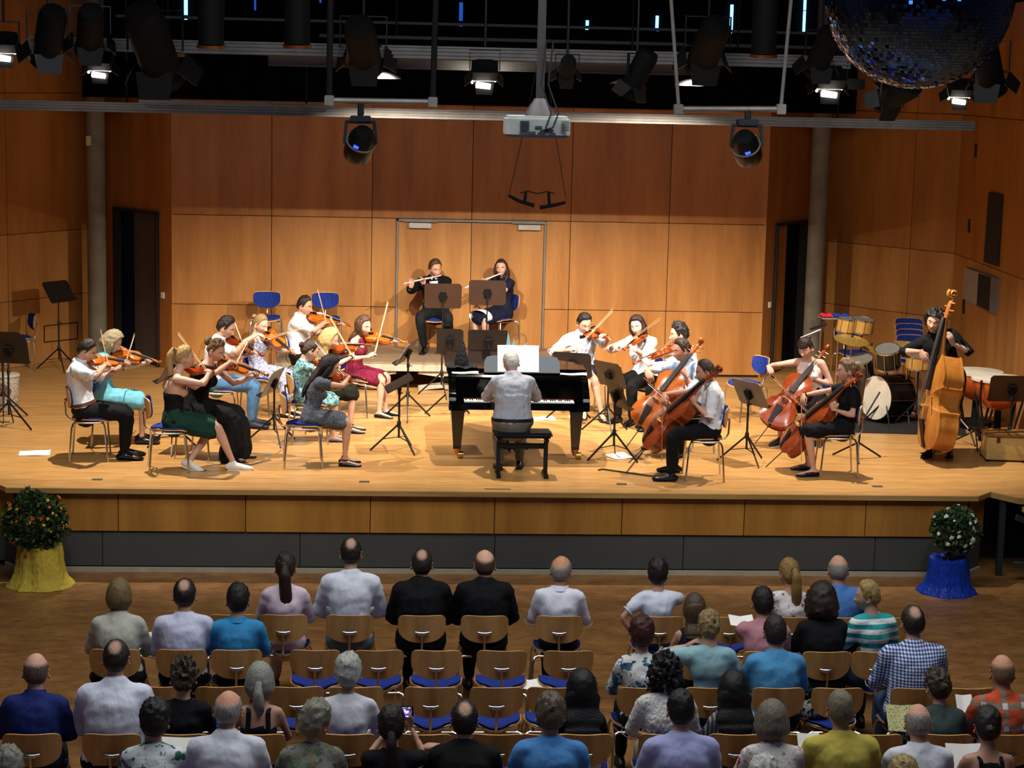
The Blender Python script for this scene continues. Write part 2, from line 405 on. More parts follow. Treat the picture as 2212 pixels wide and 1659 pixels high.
# slanting flank walls with their doors, columns, and the outer walls
def on_wall(px, py, a, b):
    a3, b3 = V((*a, 0)), V((*b, 0)); n = V((-(b3 - a3).y, (b3 - a3).x, 0)); d = _ray(px, py)
    return CAM + d * ((a3 - CAM).dot(n) / d.dot(n))
def wall_slab(name, a, b, cuts, zs, mats, th=0.1):
    """a wall along a->b seen from its right side, with panels"""
    mb = MB(); a3, b3 = V((*a, 0)), V((*b, 0)); d = (b3 - a3).normalized(); n = V((d.y, -d.x, 0)); c = (a3 + b3) / 2 - n * (th / 2 + 0.004)
    mb.M = Matrix.Translation((c.x, c.y, 0)) @ rotz(math.atan2(d.y, d.x)); mb.box((0, 0, ST + zs[-1] / 2), ((b3 - a3).length, th, zs[-1]))
    o = struct(name, mb, M_GROOVE, smooth=False)
    for i in range(len(zs) - 1): seg_panels(o, a, b, cuts, ST + zs[i], ST + zs[i + 1], mats[i])
    return o
LA, LB = (-7.35, 7.01), (-5.62, 9.36)
cl = (V(on_wall(12, 400, LA, LB).xy) - V(LA)).length
wl = wall_slab('wall_left', LA, LB, [cl], [0.0, ZL / 2, ZL, 3.9, 5.4], [M_WALL, M_WALL, M_WALLUP, M_WALLUP])
ac = [on_wall(*q, LA, LB) for q in ((93, 704), (165, 696), (165, 731), (93, 739))]
am = MB()
for i in range(4): am.bar(ac[i] + V((0.02, -0.015, 0)), ac[(i + 1) % 4] + V((0.02, -0.015, 0)), 0.012, 0.012)
am.build('access_panel_edge', M_GROOVE, wl, smooth=False)
RA, RB, RC = (5.47, 9.55), (7.0, 7.72), (6.8, 3.0)
cr_ = (V(on_wall(1975, 400, RA, RB).xy) - V(RA)).length
wr = wall_slab('wall_right', RA, RB, [cr_], [0.0, ZL / 2, ZL, 3.9, 5.4], [M_WALL, M_WALL, M_WALLUP, M_WALLUP])
cs = (V(on_wall(2208, 650, RB, RC).xy) - V(RB)).length
ws = wall_slab('wall_side_right', RB, RC, [cs], [0.0, ZL, 3.9, 5.4], [M_WALL, M_WALLUP, M_WALLUP])
wall_slab('wall_side_left', (-7.2, 3.0), (-7.35, 7.0), [], [0.0, ZL, 3.9, 5.4], [M_WALL, M_WALLUP, M_WALLUP])
def wall_plate(px, name, m, parent, a, b, off=0.02, th=0.03):
    q = [on_wall(*p, a, b) for p in px]; d = V((*b, 0)) - V((*a, 0)); d.normalize(); n = V((d.y, -d.x, 0))
    mb = MB(); mb.add([p + n * (off + th) for p in q] + [p + n * off for p in q], [[0, 1, 2, 3], [7, 6, 5, 4], [0, 4, 5, 1], [1, 5, 6, 2], [2, 6, 7, 3], [3, 7, 4, 0]])
    return mb.build(name, m, parent, smooth=False)
wall_plate(((2143, 415), (2172, 422), (2162, 575), (2132, 566)), 'speaker_grille', plain('grille_black', '1d1914', 0.8), ws, RB, RC)
bx = wall_plate(((2094, 577), (2162, 601), (2157, 678), (2089, 645)), 'wall_box', plain('box_grey', '6f6a64', 0.6), ws, RB, RC, 0.02, 0.04)
wall_plate(((2094, 578), (2123, 588), (2119, 659), (2090, 645)), 'box_cover', plain('box_cover', '9a8c82', 0.6), bx, RB, RC, 0.06, 0.012)
wall_plate(((2124, 591), (2150, 599), (2146, 672), (2120, 660)), 'box_opening', plain('box_dark', '18120a', 0.9), bx, RB, RC, 0.06, 0.006)
for q in ((2112, 325, 30), (2098, 488, 30), (2086, 662, 32)):
    wall_plate(((q[0] - 3, q[1] - q[2] / 2), (q[0] + 2, q[1] - q[2] / 2), (q[0] + 1, q[1] + q[2] / 2), (q[0] - 4, q[1] + q[2] / 2)), 'wall_slot', M_GROOVE, ws, RB, RC, 0.018, 0.006)
def flank(side, name, a, b, px0, px1, ptop, leaf, n):
    s0, s1 = on_wall(px0, ptop[0], a, b), on_wall(px1, ptop[1], a, b); a2 = V(a)
    t0, t1 = sorted(((V(s0.xy) - a2).length, (V(s1.xy) - a2).length)); zt = 2.25
    L = (V(b) - a2).length; d = (V(b) - a2).normalized(); nr = V((d.y, -d.x))
    mb = MB(); M = Matrix.Translation((a[0], a[1], ST)) @ rotz(math.atan2(d.y, d.x)); mb.M = M
    mb.box((t0 / 2, 0.05, ZT / 2), (t0, 0.09, ZT)); mb.box(((t1 + L) / 2, 0.05, ZT / 2), (L - t1, 0.09, ZT)); mb.box(((t0 + t1) / 2, 0.05, (zt + ZT) / 2), (t1 - t0, 0.09, ZT - zt))
    w = struct(name, mb, M_WALLUP, smooth=False)
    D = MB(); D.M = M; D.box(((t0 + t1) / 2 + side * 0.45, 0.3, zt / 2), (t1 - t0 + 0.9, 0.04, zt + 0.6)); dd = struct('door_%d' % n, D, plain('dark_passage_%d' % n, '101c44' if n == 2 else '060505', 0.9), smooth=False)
    f = MB(); f.M = M
    for x in (t0 + 0.02, t1 - 0.02): f.box((x, 0.02, zt / 2), (0.04, 0.12, zt))
    f.box(((t0 + t1) / 2, 0.02, zt - 0.02), (t1 - t0, 0.12, 0.04)); f.build('door_frame', plain('dark_frame', '1b1714', 0.6), dd, smooth=False)
    lf = MB(); lf.M = M; u0, u1 = leaf(t0, t1); lf.box(((u0 + u1) / 2, 0.06, zt / 2), (u1 - u0, 0.05, zt - 0.06))
    lf.build('door_leaf', plain('leaf_grey', '4a4340', 0.6) if n == 2 else M_WALLUP, dd, smooth=False)
    sw = MB(); sw.M = M; xs = t1 + 0.1 if n == 2 else t0 - 0.1
    sw.box((xs, -0.005, 1.06), (0.075, 0.02, 0.09)); sw.build('light_switch', M_PAPER, w, smooth=False, bevel=0.004)
flank(-1, 'wall_flank_left', (-5.55, 9.62), (-4.28, 8.06), 248, 343, (448, 460), lambda a, b: (a + 0.4 * (b - a), b - 0.04), 2)
flank(1, 'wall_flank_right', (4.29, 8.06), (5.5, 9.75), 1676, 1741, (486, 474), lambda a, b: (a + 0.04, a + 0.45 * (b - a)), 3)
for px, yy, nm, lab in ((209.5, 8.75, 'column', 'round grey concrete column left of the stage back wall'), (1760, 8.6, 'column', 'round grey concrete column right of the stage back wall')):
    p = on_y(px, 600, yy); top = on_y(px - 3 if px < 999 else px + 22, 150, yy)
    c = MB(); c.lathe([(0.135, ST), (0.135, ST + 5.6)], 24, (p.x, p.y, 0)); tag(c.build(nm, M_CONC), lab, 'column', None, 'structure')
    if px < 999:
        q = on_y(195, 303, yy); e = MB(); e.box((q.x, yy - 0.15, q.z), (0.07, 0.05, 0.14)); tag(e.build('junction_box', plain('cream_box', 'b9ab86', 0.5), smooth=False, bevel=0.005), 'small cream junction box on the left grey column', 'box')
# black drape above the back wall, dark upper wall and ceiling, blue light slits
dp = MB(); dp.grid(lambda u, v: V((-5.5 + 11 * u, YW - 0.08 + 0.02 * sin(u * 160), ST + ZT - 0.06 + v * 1.1)), 240, 2)
tag(dp.build('black_drape', M_DRAPE), 'black drape hung above the wooden back wall', 'curtain')
up = MB(); up.box((0, 10.6, 5.1), (24, 0.1, 10.2)); struct('wall_back_upper', up, M_DARKW, smooth=False)
rw = MB(); rw.box((0, -27, 5), (24, 0.2, 10.2)); struct('wall_rear', rw, M_DARKW, smooth=False)
for s_, nm_ in ((-1, 'wall_hall_left'), (1, 'wall_hall_right')): hw_ = MB(); hw_.box((s_ * 12, -8, 5), (0.2, 37, 10.2)); struct(nm_, hw_, plain('hall_wall', '4a3f34', 0.8), smooth=False)
ce = MB(); ce.box((0, -7.5, 10.2), (26, 40, 0.2)); struct('ceiling', ce, M_DARKW, smooth=False)
M_SLIT = emit('daylight_slit', '5fc0ff', 3.2); M_SLITD = emit('dim_daylight_slit', '123c8a', 0.8)
sl = 0
for k in range(9):          # tall slit windows in the rear wall: their daylight shows in the mirror ball
    m = MB(); m.box((-9.6 + 2.4 * k, -26.88, 6.3), (0.5, 0.03, 4.2)); struct('window_%d' % (40 + k), m, emit('rear_daylight', '6fa8ff', 2.2), smooth=False)
for px, y0, y1, w, dim in ((8, -30, 15, 9, 0), (401, -20, 32, 7, 0), (401, 40, 55, 6, 0), (551, -20, 22, 4, 1), (692, -20, 6, 4, 1), (996, 5, 45, 8, 1), (996, 55, 70, 7, 1), (1269, 44, 55, 6, 0), (1268, 61, 76, 6, 0), (1420, 34, 60, 6, 0),
                           (1581, 10, 64, 6, 0), (1578, 70, 85, 6, 0), (1740, -20, 22, 5, 0), (1738, 24, 68, 5, 0), (2193, 28, 92, 8, 0), (1421, 65, 78, 6, 1)):
    sl += 1; a, b = on_y(px, y0, 10.5), on_y(px, y1, 10.5); m = MB(); m.box(((a.x + b.x) / 2, 10.53, (a.z + b.z) / 2), (w / 139, 0.03, a.z - b.z))
    struct('window_%d' % sl, m, M_SLITD if dim else M_SLIT, smooth=False)

# risers at the back of the stage
def riser(x0, x1, y0, y1, z, label):
    t = thing('stage_riser', label, 'riser', ((x0 + x1) / 2, (y0 + y1) / 2, ST), 0, 'low risers before the back wall'); w, d = x1 - x0, y1 - y0
    m = MB(); m.box((0, 0, z - 0.012), (w, d, 0.024)); m.build('deck', plain('riser_deck', '8a7258', 0.6), t, smooth=False)
    fm = plain('riser_frame', 'b0a692', 0.45, 0.1)
    for s in (-1, 1):
        m = MB(); m.box((0, s * (d / 2 - 0.02), z - 0.075), (w, 0.04, 0.1)); m.build('side_rail', fm, t, smooth=False, bevel=0.004)
        m = MB(); m.box((s * (w / 2 - 0.02), 0, z - 0.075), (0.04, d - 0.08, 0.1)); m.build('end_rail', fm, t, smooth=False)
        for q in (-1, 1):
            m = MB(); m.bar((q * (w / 2 - 0.15), s * (d / 2 - 0.07), z - 0.13), (-q * (w / 2 - 0.15), s * (d / 2 - 0.07) + q * 0.045, 0.03), 0.045, 0.07); m.build('scissor_leg', fm, t, smooth=False)
riser(-2.72, -0.92, 6.44, 7.98, 0.4, 'pale framed riser behind the violinists with two empty blue chairs')
riser(-0.91, 1.17, 6.44, 7.98, 0.4, 'pale framed riser with crossed legs under the two flute players')
for q, w in (((210, 1036), 0.11), ((787, 1041), 0.11), ((1343, 1046), 0.11), ((1895, 1051), 0.11), ((1075, 1057), 0.28)):
    p = on_z(*q, ST); m = MB(); m.box((0, 0, 0.002), (w, 0.075 if w < 0.2 else 0.02, 0.006)); o = m.build('floor_socket', plain('socket_grey', '55504a', 0.5, 0.4), smooth=False); o.location = p
    tag(o, {210: 'grey floor socket plate in front of the far left violinist', 787: 'grey floor socket plate in front of the dark-haired violinist', 1343: 'grey floor socket plate beside the front cellist', 1895: 'grey floor socket plate at the right stage edge', 1075: 'narrow slot plate in the stage floor before the piano bench'}[q[0]], 'floor plate')
# mobile stair frame at the right end of the stage
t = thing('stair_unit', 'dark steel stair frame with pale step at right stage end', 'stairs', (0, 0, 0)); dk = plain('stair_steel', '2a2a28', 0.6, 0.3)
for a, b, nm in (((5.42, 0.12, 0.0), (5.42, 0.12, 0.84), 'post'), ((6.6, -0.2, 0.0), (6.6, -0.2, 0.84), 'post'), ((5.5, -0.12, 0.18), (6.6, -0.3, 0.18), 'rail'), ((5.5, -0.1, 0.7), (6.6, -0.2, 0.3), 'brace')):
    m = MB(); m.bar(a, b, 0.06, 0.06); m.build(nm, dk, t, smooth=False)
m = MB(); m.box((6.17, -0.28, ST - 0.11), (1.24, 0.32, 0.05)); m.build('step', wood('step_wood', 'b8862c', 'd4a548', (0.2, 1, 1)), t, smooth=False)
m = MB(); m.box((6.17, -0.42, ST - 0.22), (1.24, 0.03, 0.18)); m.build('riser_board', wood('step_wood', '', ''), t, smooth=False)

# ---------------------------------------------------------------- rig above the stage
def rail(p0, p1, y, h, d, name, label, ribs=3, m=M_ALU):
    a, b = on_y(*p0, y), on_y(*p1, y); t = thing(name, label, 'beam', (a + b) / 2); o = (a + b) / 2
    z0 = (a.z + b.z) / 2; L = b.x - a.x
    mb = MB(); mb.box((0, 0, 0), (L, d, h)); mb.build('beam', m, t, smooth=False, bevel=0.004)
    for i in range(ribs):
        r = MB(); r.box((0, -d / 2 - 0.006, h * (-0.42 + 0.84 * i / max(1, ribs - 1))), (L, 0.014, h * 0.12)); r.build('flange', m, t, smooth=False)
    for q in (-0.35, 0.36): r = MB(); r.tube([(q * L, 0, h * 0.4), (q * L, 0, 10.1 - o.z)], [0.012, 0.012], 6); r.build('hanger', M_BLACK, t)
    return t
rail((-60, 226), (2103, 271), 3.4, 0.115, 0.08, 'curtain_rail', 'long aluminium rail crossing the whole stage in front of the wall', 4)
rail((60, 90), (1835, 138), 1.5, 0.14, 0.12, 'lighting_bar', 'upper aluminium lighting bar carrying the black stage lamps', 4)
rail((580, 131), (1490, 153), 1.9, 0.11, 0.1, 'screen_housing', 'pale screen housing below the upper lighting bar', 2, plain('screen_white', '9a968e', 0.6))
rail((250, 45), (1780, 62), 2.5, 0.03, 0.03, 'pipe', 'thin dark pipe high above the lighting bar', 1, M_BLACKMET)
rail((690, 82), (1780, 98), 2.2, 0.035, 0.035, 'pipe', 'thin grey pipe just above the lighting bar', 1, M_BLACKMET)
rail((300, 218), (720, 228), 3.1, 0.03, 0.03, 'pipe', 'thin pipe along the left part of the long rail', 1)
M_LAMPON = emit('lamp_glow', 'fff6e6', 9)
def stage_lamp(x, y, z, tilt, yaw, label, size=0.2, glow=False, group=None, cyl=False):
    t = thing('stage_lamp', label, 'stage lamp', (x, y, z), yaw, group); R = Matrix.Rotation(tilt, 3, 'X')
    T = Matrix.Rotation(tilt, 4, 'X'); s = size
    m = MB(); m.M = T
    if cyl: m.lathe([(0.02, -s * 1.3), (s * 0.42, -s * 1.25), (s * 0.5, -s * 1.0), (s * 0.5, s * 0.7), (s * 0.56, s * 0.75), (s * 0.56, s * 0.95), (s * 0.48, s * 0.95)], 18, R=Matrix.Rotation(-pi / 2, 3, 'X'))
    else: m.box((0, 0, 0), (s * 1.3, s * 0.7, s * 0.85)); m.box((0, -s * 0.4, 0), (s * 0.9, s * 0.25, s * 0.6))
    m.build('housing', M_BLACK, t, smooth=cyl, bevel=0 if cyl else 0.01)
    yk = MB()
    for q in (-1, 1): yk.bar((q * s * 0.74, 0, 0), (q * s * 0.74, 0, s * 1.0), 0.012, 0.03, (0, 1, 0))
    yk.bar((-s * 0.75, 0, s), (s * 0.75, 0, s), 0.03, 0.012); yk.tube([(0, 0, s), (0, 0, 10.02 - z)], [0.016, 0.016], 6)
    yk.build('yoke', M_BLACKMET, t, smooth=False)
    for k, (dx, dz) in enumerate(((-1, 0), (1, 0), (0, 1), (0, -1))):
        f = MB(); f.M = T; w = s * 0.62
        a = V((dx * w, s * 0.36, dz * w * 0.62)); b = a + V((dx * s * 0.35, s * 0.5, dz * s * 0.45))
        q = V((0, 0, s * 0.38)) if dx else V((s * 0.5, 0, 0))
        nn = (b - a).cross(q).normalized() * 0.004
        f.add([a - q + nn, a + q + nn, b + q * 0.8 + nn, b - q * 0.8 + nn, a - q - nn, a + q - nn, b + q * 0.8 - nn, b - q * 0.8 - nn], [[0, 1, 2, 3], [7, 6, 5, 4], [0, 4, 5, 1], [1, 5, 6, 2], [2, 6, 7, 3], [3, 7, 4, 0]])
        f.build('barn_door', plain('barn_door_black', '101010', 0.5), t, smooth=False)
    if glow:
        g = MB(); g.M = T; g.box((0, s * 0.37, 0), (s * 1.15, 0.03, s * 0.7)); g.tube([(-s * 0.4, s * 0.5, -s * 0.5), (s * 0.3, s * 0.5, -s * 0.62)], [s * 0.16, s * 0.13], 8); g.tube([(-s * 0.63, s * 0.5, s * 0.35), (-s * 0.6, s * 0.5, -s * 0.4)], [s * 0.06] * 2, 8); g.build('lamp_glass', M_LAMPON, t)
    return t
def flap(t, yaw):
    """the top shutter of a burning lamp: its level edge cuts the beam at the panel joint of the back wall"""
    for x in LAMPX:
        if abs(t.location.x - x) < 0.32:
            w = rotz(-yaw) @ (V((x, LAMPY + 0.14, LAMPZ)) - t.location); dz = -0.14 * (LAMPZ - 3.12) / (8.06 - LAMPY)
            m = MB(); m.box((w.x, w.y, w.z + dz + 0.06), (0.5, 0.006, 0.12), Matrix.Rotation(-yaw, 3, 'Z')); m.build('top_shutter', M_BLACK, t, smooth=False)
for px, py, lab, sz in ((215, 132, 'switched-on flood lamp above the left grey column', 0.2), (1795, 168, 'switched-on flood lamp above the right grey column', 0.24), (1047, 152, 'switched-on flood lamp in the middle of the lighting bar', 0.22), (2075, 190, 'switched-on flood lamp beside the mirror ball', 0.2), (8, 92, 'switched-on flood lamp cut by the left picture edge', 0.22)):
    p = on_y(px, py, 1.45); flap(stage_lamp(p.x, p.y, p.z, radians(-42), 0, lab, sz, True, 'switched-on flood lamps'), 0)
for px, py, lab, sz, tl, yw in ((785, 105, 'big black profile spot above the left moving head', 0.34, -35, -0.15), (1528, 105, 'big black profile spot above the right moving head', 0.34, -35, 0.1), (105, 85, 'black spot lamp high on the left, pointing down', 0.3, -50, 0.4), (195, 72, 'black spot lamp just left of the left column top', 0.28, -40, 0.2),
                                (335, 110, 'large black spot lamp right of the left column top', 0.42, -50, -0.3), (1225, 152, 'small black flood hanging under the screen housing', 0.17, -30, 0), (1375, 165, 'black spot tilted to the side under the screen housing', 0.24, -60, 0.9), (1935, 205, 'black spot lamp under the mirror ball', 0.26, -20, 0.4), (2135, 150, 'black spot lamp at the far right of the rig', 0.3, -50, -0.6), (1775, 118, 'dark spot lamp left of the mirror ball', 0.26, -50, 0.2)):
    p = on_y(px, py, 1.25 if 'profile' in lab else 0.9); flap(stage_lamp(p.x, p.y, p.z, radians(tl), yw, lab, sz, False, 'spot lamps', True), yw)
for px, py, lab in ((456, 101, 'copper downlight seen from below above the left panels'), (642, 100, 'copper downlight beside the left pipe'), (1649, 121, 'copper downlight left of the mirror ball')):
    p = on_y(px, py, 0.2); t = thing('downlight', lab, 'lamp', p, 0, 'copper downlights')
    m = MB(); m.lathe([(0.1, 0.0), (0.13, 0.02), (0.13, 0.9), (0.05, 1.0)], 20); m.build('tube_housing', M_BLACK, t)
    m = MB(); m.lathe([(0.0, 0.02), (0.13, 0.0), (0.145, -0.012), (0.145, 0.02)], 20, R=Matrix.Rotation(0.10, 3, 'X')); m.build('reflector', plain('copper', 'c0703a', 0.35, 0.9, var=0.3, scale=20), t)
# hung pipes with moving heads
def hung_pipe(px0, px1, y, x_w, lab):
    a, b = on_y(*px0, y), on_y(*px1, y); t = thing('hanging_pipe', lab, 'pipe', (a + b) / 2, 0, 'pipe pieces hung on slings'); L = b.x - a.x; dz = (b.z - a.z) / 2
    m = MB(); m.tube([(-L / 2, 0, -dz), (L / 2, 0, dz)], 0.03, 12); m.build('pipe', M_ALU, t)
    for q, (xx, dx) in zip((-1, 1), x_w):
        s = MB(); s.box((q * L * 0.47, 0, q * dz), (0.09, 0.09, 0.1)); s.build('clamp', M_ALU, t, smooth=False, bevel=0.006)
        s = MB(); s.tube([(q * L * 0.47, 0, 0.04), (q * L * 0.47 + dx * 4, 0.5, 10.1 - b.z)], [0.03, 0.03] if xx else [0.018, 0.018], 8); s.build('sling', M_BLACK if xx else plain('grey_sling', '6b655f', 0.7), t)
    return t
hung_pipe((704, 217), (942, 221), -1.0, ((1, 0.0), (1, 0.02)), 'left pipe piece on two black slings')
hung_pipe((1458, 236), (1694, 236), -1.0, ((0, -0.12), (0, 0.09)), 'right pipe piece on two grey slings')
def moving_head(px, py, tilt, roll, lab):
    p = on_y(px, py, -1.0); t = thing('moving_head', lab, 'stage lamp', p, 0, 'moving head lamps')
    m = MB(); m.box((0, 0, -0.03), (0.2, 0.16, 0.06)); m.tube([(0, 0, 0), (0, 0, 0.12)], [0.035, 0.03], 10); m.build('base', M_BLACKMET, t, smooth=False, bevel=0.008)
    m = MB()
    for q in (-1, 1): m.bar((q * 0.135, 0, -0.06), (q * 0.155, 0, -0.27), 0.03, 0.06, (0, 1, 0))
    m.bar((-0.15, 0, -0.06), (0.15, 0, -0.06), 0.06, 0.03); m.build('yoke', M_BLACKMET, t, smooth=False, bevel=0.006)
    R = (Matrix.Rotation(roll, 3, 'Y') @ Matrix.Rotation(tilt, 3, 'X'))
    m = MB(); m.lathe([(0.0, -0.17), (0.09, -0.165), (0.125, -0.1), (0.14, 0.0), (0.14, 0.12), (0.125, 0.17), (0.1, 0.18), (0.09, 0.15), (0, 0.15)], 24, (0, 0, -0.27), R); m.build('head', plain('head_black', '08080a', 0.3), t)
    m = MB(); m.lathe([(0.145, -0.03), (0.145, -0.015)], 24, (0, 0, -0.27), R); m.build('head_ring', M_ALU, t)
    m = MB(); c = V((0, 0, -0.27)) + R @ V((-0.03, 0.128, -0.06)); m.box(c, (0.05, 0.02, 0.025), R); m.build('display', emit('blue_display', '1c3cff', 2.5), t, smooth=False)
moving_head(779, 250, -2.45, 0.3, 'black moving head lamp hanging from the left pipe piece')
moving_head(1615, 258, -2.4, -0.45, 'black moving head lamp hanging from the right pipe piece')
# projector on its pole
p = on_y(1159, 273, -6.0); t = thing('projector', 'pale grey projector hanging on a pole above the stage', 'projector', p)
m = MB(); m.prism([(0.235 * (1 if abs(cos(a)) > 1e-9 else 0) * math.copysign(abs(cos(a)) ** 0.35, cos(a)), 0.19 * math.copysign(abs(sin(a)) ** 0.35, sin(a))) for a in [2 * pi * k / 32 for k in range(32)]], -0.075, 0.075); m.build('body', plain('projector_shell', 'b9bdb4', 0.45), t, bevel=0.02)
for x in (-0.1, 0.19):
    m = MB()
    for k in range(6): m.box((x, -0.196, -0.02 + k * 0.012), (0.065 if x < 0 else 0.055, 0.01, 0.006))
    m.build('vent', plain('vent_grey', '3c403e', 0.7), t, smooth=False)
for k, (x, z, w) in enumerate(((-0.11, -0.045, 0.05), (-0.05, -0.04, 0.06), (0.02, -0.045, 0.05), (0.07, -0.02, 0.07), (0.0, 0.0, 0.05), (0.1, -0.045, 0.04))):
    m = MB(); m.box((x, -0.192, z), (w, 0.01, 0.018)); m.build('socket', plain('socket_dark', '4a4e4c', 0.5), t, smooth=False)
m = MB(); m.tube([(0.02, 0, 0.05), (0.02, 0, 10.1 - p.z)], [0.03, 0.03], 12); m.lathe([(0.11, 0.07), (0.09, 0.12), (0.04, 0.2)], 16, (0.02, 0, 0)); m.build('pole', plain('pole_grey', '5a5654', 0.5, 0.5), t)
for s in (0.0, 0.05):
    m = MB(); m.tube([(0.05 + s, -0.05, 0.6), (0.02 + s, -0.08, 0.3), (0.09 + s, -0.17, 0.1), (0.05 + s, -0.21, 0.0), (0.06 - s, -0.2, -0.03)], 0.006, 6); m.build('cable', M_RUBBER, t)
# pair of microphones on wires
p = on_y(1160, 436, 0.4); t = thing('microphone_pair', 'pair of black microphones hanging on thin wires before the wall', 'microphone', p)
for q in (-1, 1):
    m = MB(); m.tube([(q * 0.30, 0, 0.06 if q < 0 else 0.0), (q * 0.19, 0, 0.005 if q < 0 else -0.03), (q * 0.03, 0, -0.04 if q < 0 else -0.06)], [0.016, 0.02, 0.022], 10); m.build('microphone', M_BLACK, t)
    m = MB(); m.bar((q * 0.13, 0, -0.02), (q * 0.12, 0, 0.1), 0.03, 0.03, (0, 1, 0)); m.build('holder', M_BLACK, t, smooth=False)
    m = MB(); m.tube([(q * 0.30, 0, 0.05), (q * 0.14, -0.1, 0.85), (q * 0.02, -0.2, 1.6), (q * 0.02, -0.2, 10.1 - p.z)], 0.004, 5); m.build('wire', M_RUBBER, t)
m = MB(); m.tube([(-0.18, 0, 0.09), (-0.1, 0, 0.11), (0, 0, 0.085), (0.1, 0, 0.11), (0.18, 0, 0.09)], 0.008, 6); m.build('cable_bridge', M_RUBBER, t)
# mirror ball
bp = on_y(1986, -12, -9.6); BR = 0.503
t = thing('mirror_ball', 'big mirror ball hanging at the top right above the seats', 'mirror ball', bp)
m = MB(); m.ball((0, 0, 0), BR - 0.012, 40, 24); m.build('core', plain('ball_core', '15161a', 0.6), t)
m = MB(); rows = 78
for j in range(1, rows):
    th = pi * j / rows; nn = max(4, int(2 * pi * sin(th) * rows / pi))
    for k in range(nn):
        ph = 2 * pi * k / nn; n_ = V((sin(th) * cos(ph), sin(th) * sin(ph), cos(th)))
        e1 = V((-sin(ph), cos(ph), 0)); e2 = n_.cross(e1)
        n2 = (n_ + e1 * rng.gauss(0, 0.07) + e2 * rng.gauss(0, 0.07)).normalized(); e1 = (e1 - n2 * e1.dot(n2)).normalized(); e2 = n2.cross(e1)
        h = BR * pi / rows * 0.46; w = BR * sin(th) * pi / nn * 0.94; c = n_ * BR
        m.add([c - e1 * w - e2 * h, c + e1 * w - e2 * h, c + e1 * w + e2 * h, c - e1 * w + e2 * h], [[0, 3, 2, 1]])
o = m.build('mirror_tile', plain('mirror', '5b7cc8', 0.03, 1, var=0.02), t, smooth=False, kind='stuff')  # neutral tiles tinted blue: bluish cast of the reflections is put into their colour
m = MB(); m.tube([(0, 0, BR - 0.02), (0, 0, 10.1 - bp.z)], [0.02, 0.02], 10); m.lathe([(0.08, BR - 0.03), (0.07, BR + 0.03), (0.03, BR + 0.05)], 16); m.build('hanger', M_ALU, t)
# ---------------------------------------------------------------- furniture
def sup(v, p): return max(0.0, 1 - max(0.0, 1 - v) ** p) ** (1 / p)
def chair_meshes():
    P = []
    def seat(inset, lift):
        def fn(u, v):
            y = -0.2 + 0.41 * v; a = v if v < 0.5 else 1
            w = 0.43 * (0.55 + 0.45 * sup(min(1, v / 0.6), 2)) * (1 if v < 0.9 else 1 - 0.25 * ((v - 0.9) / 0.1) ** 2) - 0.02 * v
            k = 1 - inset; x = (u - 0.5) * w * k; y = 0.005 + (y - 0.005) * k - 0.10 * (1 - v) * (abs(u - 0.5) * 2) ** 2.2 * -0.9
            z = 0.452 + lift + 0.018 * (abs(u - 0.5) * 2) ** 2 - 0.02 * max(0, v - 0.75) / 0.25
            return V((x, y, z)), V((0, 0, 1))
        return fn
    m = MB(); m.sheet(seat(0, 0), 10, 8, 0.014); P.append(('seat', m, M_BEECH))
    m = MB(); m.sheet(seat(0.05, 0.016), 10, 8, 0.02); P.append(('seat_pad', m, M_BLUEFAB))
    def back(inset, off):
        def fn(u, v):
            q = (u - 0.5) * 2; q = math.copysign(1 - (1 - abs(q)) ** 1.5, q); a = abs(q)
            zb = 0.56 * (1 - (1 - a ** 2.6) ** 0.46); zt = 1 - 0.17 * (1 - sqrt(max(0, 1 - a ** 7)))
            vv = zb + (zt - zb) * v; vv = 0.5 + (vv - 0.5) * (1 - inset * 1.5); x = q * 0.2 * (1 - 0.03 * vv) * (1 - inset); pr = 1
            z = 0.572 + 0.238 * vv
            y = -0.235 + 0.05 * q * q * pr - 0.03 * (vv - 0.3) + off
            return V((x, y, z)), V((-0.4 * q, 1, 0.1)).normalized()
        return fn
    m = MB(); m.sheet(back(0, 0), 20, 6, 0.013); P.append(('backrest', m, M_BEECH))
    m = MB(); m.sheet(back(0.05, 0.014), 20, 6, 0.018); P.append(('back_pad', m, M_BLUEFAB))
    m = MB(); m.tube([(0, -0.17, 0.435), (0, -0.225, 0.445), (0, -0.262, 0.5), (0, -0.268, 0.66)], 0.011, 8); m.tube([(-0.055, -0.247, 0.665), (-0.02, -0.262, 0.66), (0.02, -0.262, 0.66), (0.055, -0.247, 0.665)], [0.012, 0.016, 0.016, 0.012], 8); P.append(('back_support', m, M_CHROME))
    m = MB(); q = 0.17; m.tube([(-q, -0.15, 0.432), (q, -0.15, 0.432), (q + 0.02, 0.0, 0.432), (q, 0.15, 0.428), (-q, 0.15, 0.428), (-q - 0.02, 0, 0.432)], 0.010, 7, closed=True); m.bar((0, -0.17, 0.432), (0, 0.15, 0.43), 0.02, 0.012); P.append(('frame', m, M_CHROME))
    for sx in (-1, 1):
        for sy in (-1, 1):
            m = MB(); m.tube([(sx * 0.16, sy * 0.14, 0.433), (sx * 0.195, sy * 0.165, 0.425), (sx * 0.21, sy * 0.18, 0.38), (sx * 0.222, sy * 0.21, 0.0)], 0.011, 7); P.append(('leg', m, M_CHROME))
    return P
CHAIR_ME = []
for nm, m, mt in chair_meshes():
    me = m.mesh(nm, [mt]); fix(me, True, 0.8); CHAIR_ME.append((nm, me))
def chair(x, y, z, rz, label, group):
    t = thing('stacking_chair', label, 'chair', (x, y, z), rz, group)
    for nm, me in CHAIR_ME: part(nm, me, t)
    return t
def ang(h): return radians(h - 90)        # heading in the plan (0 = picture right, 90 = away) -> rotation of a thing built facing +y

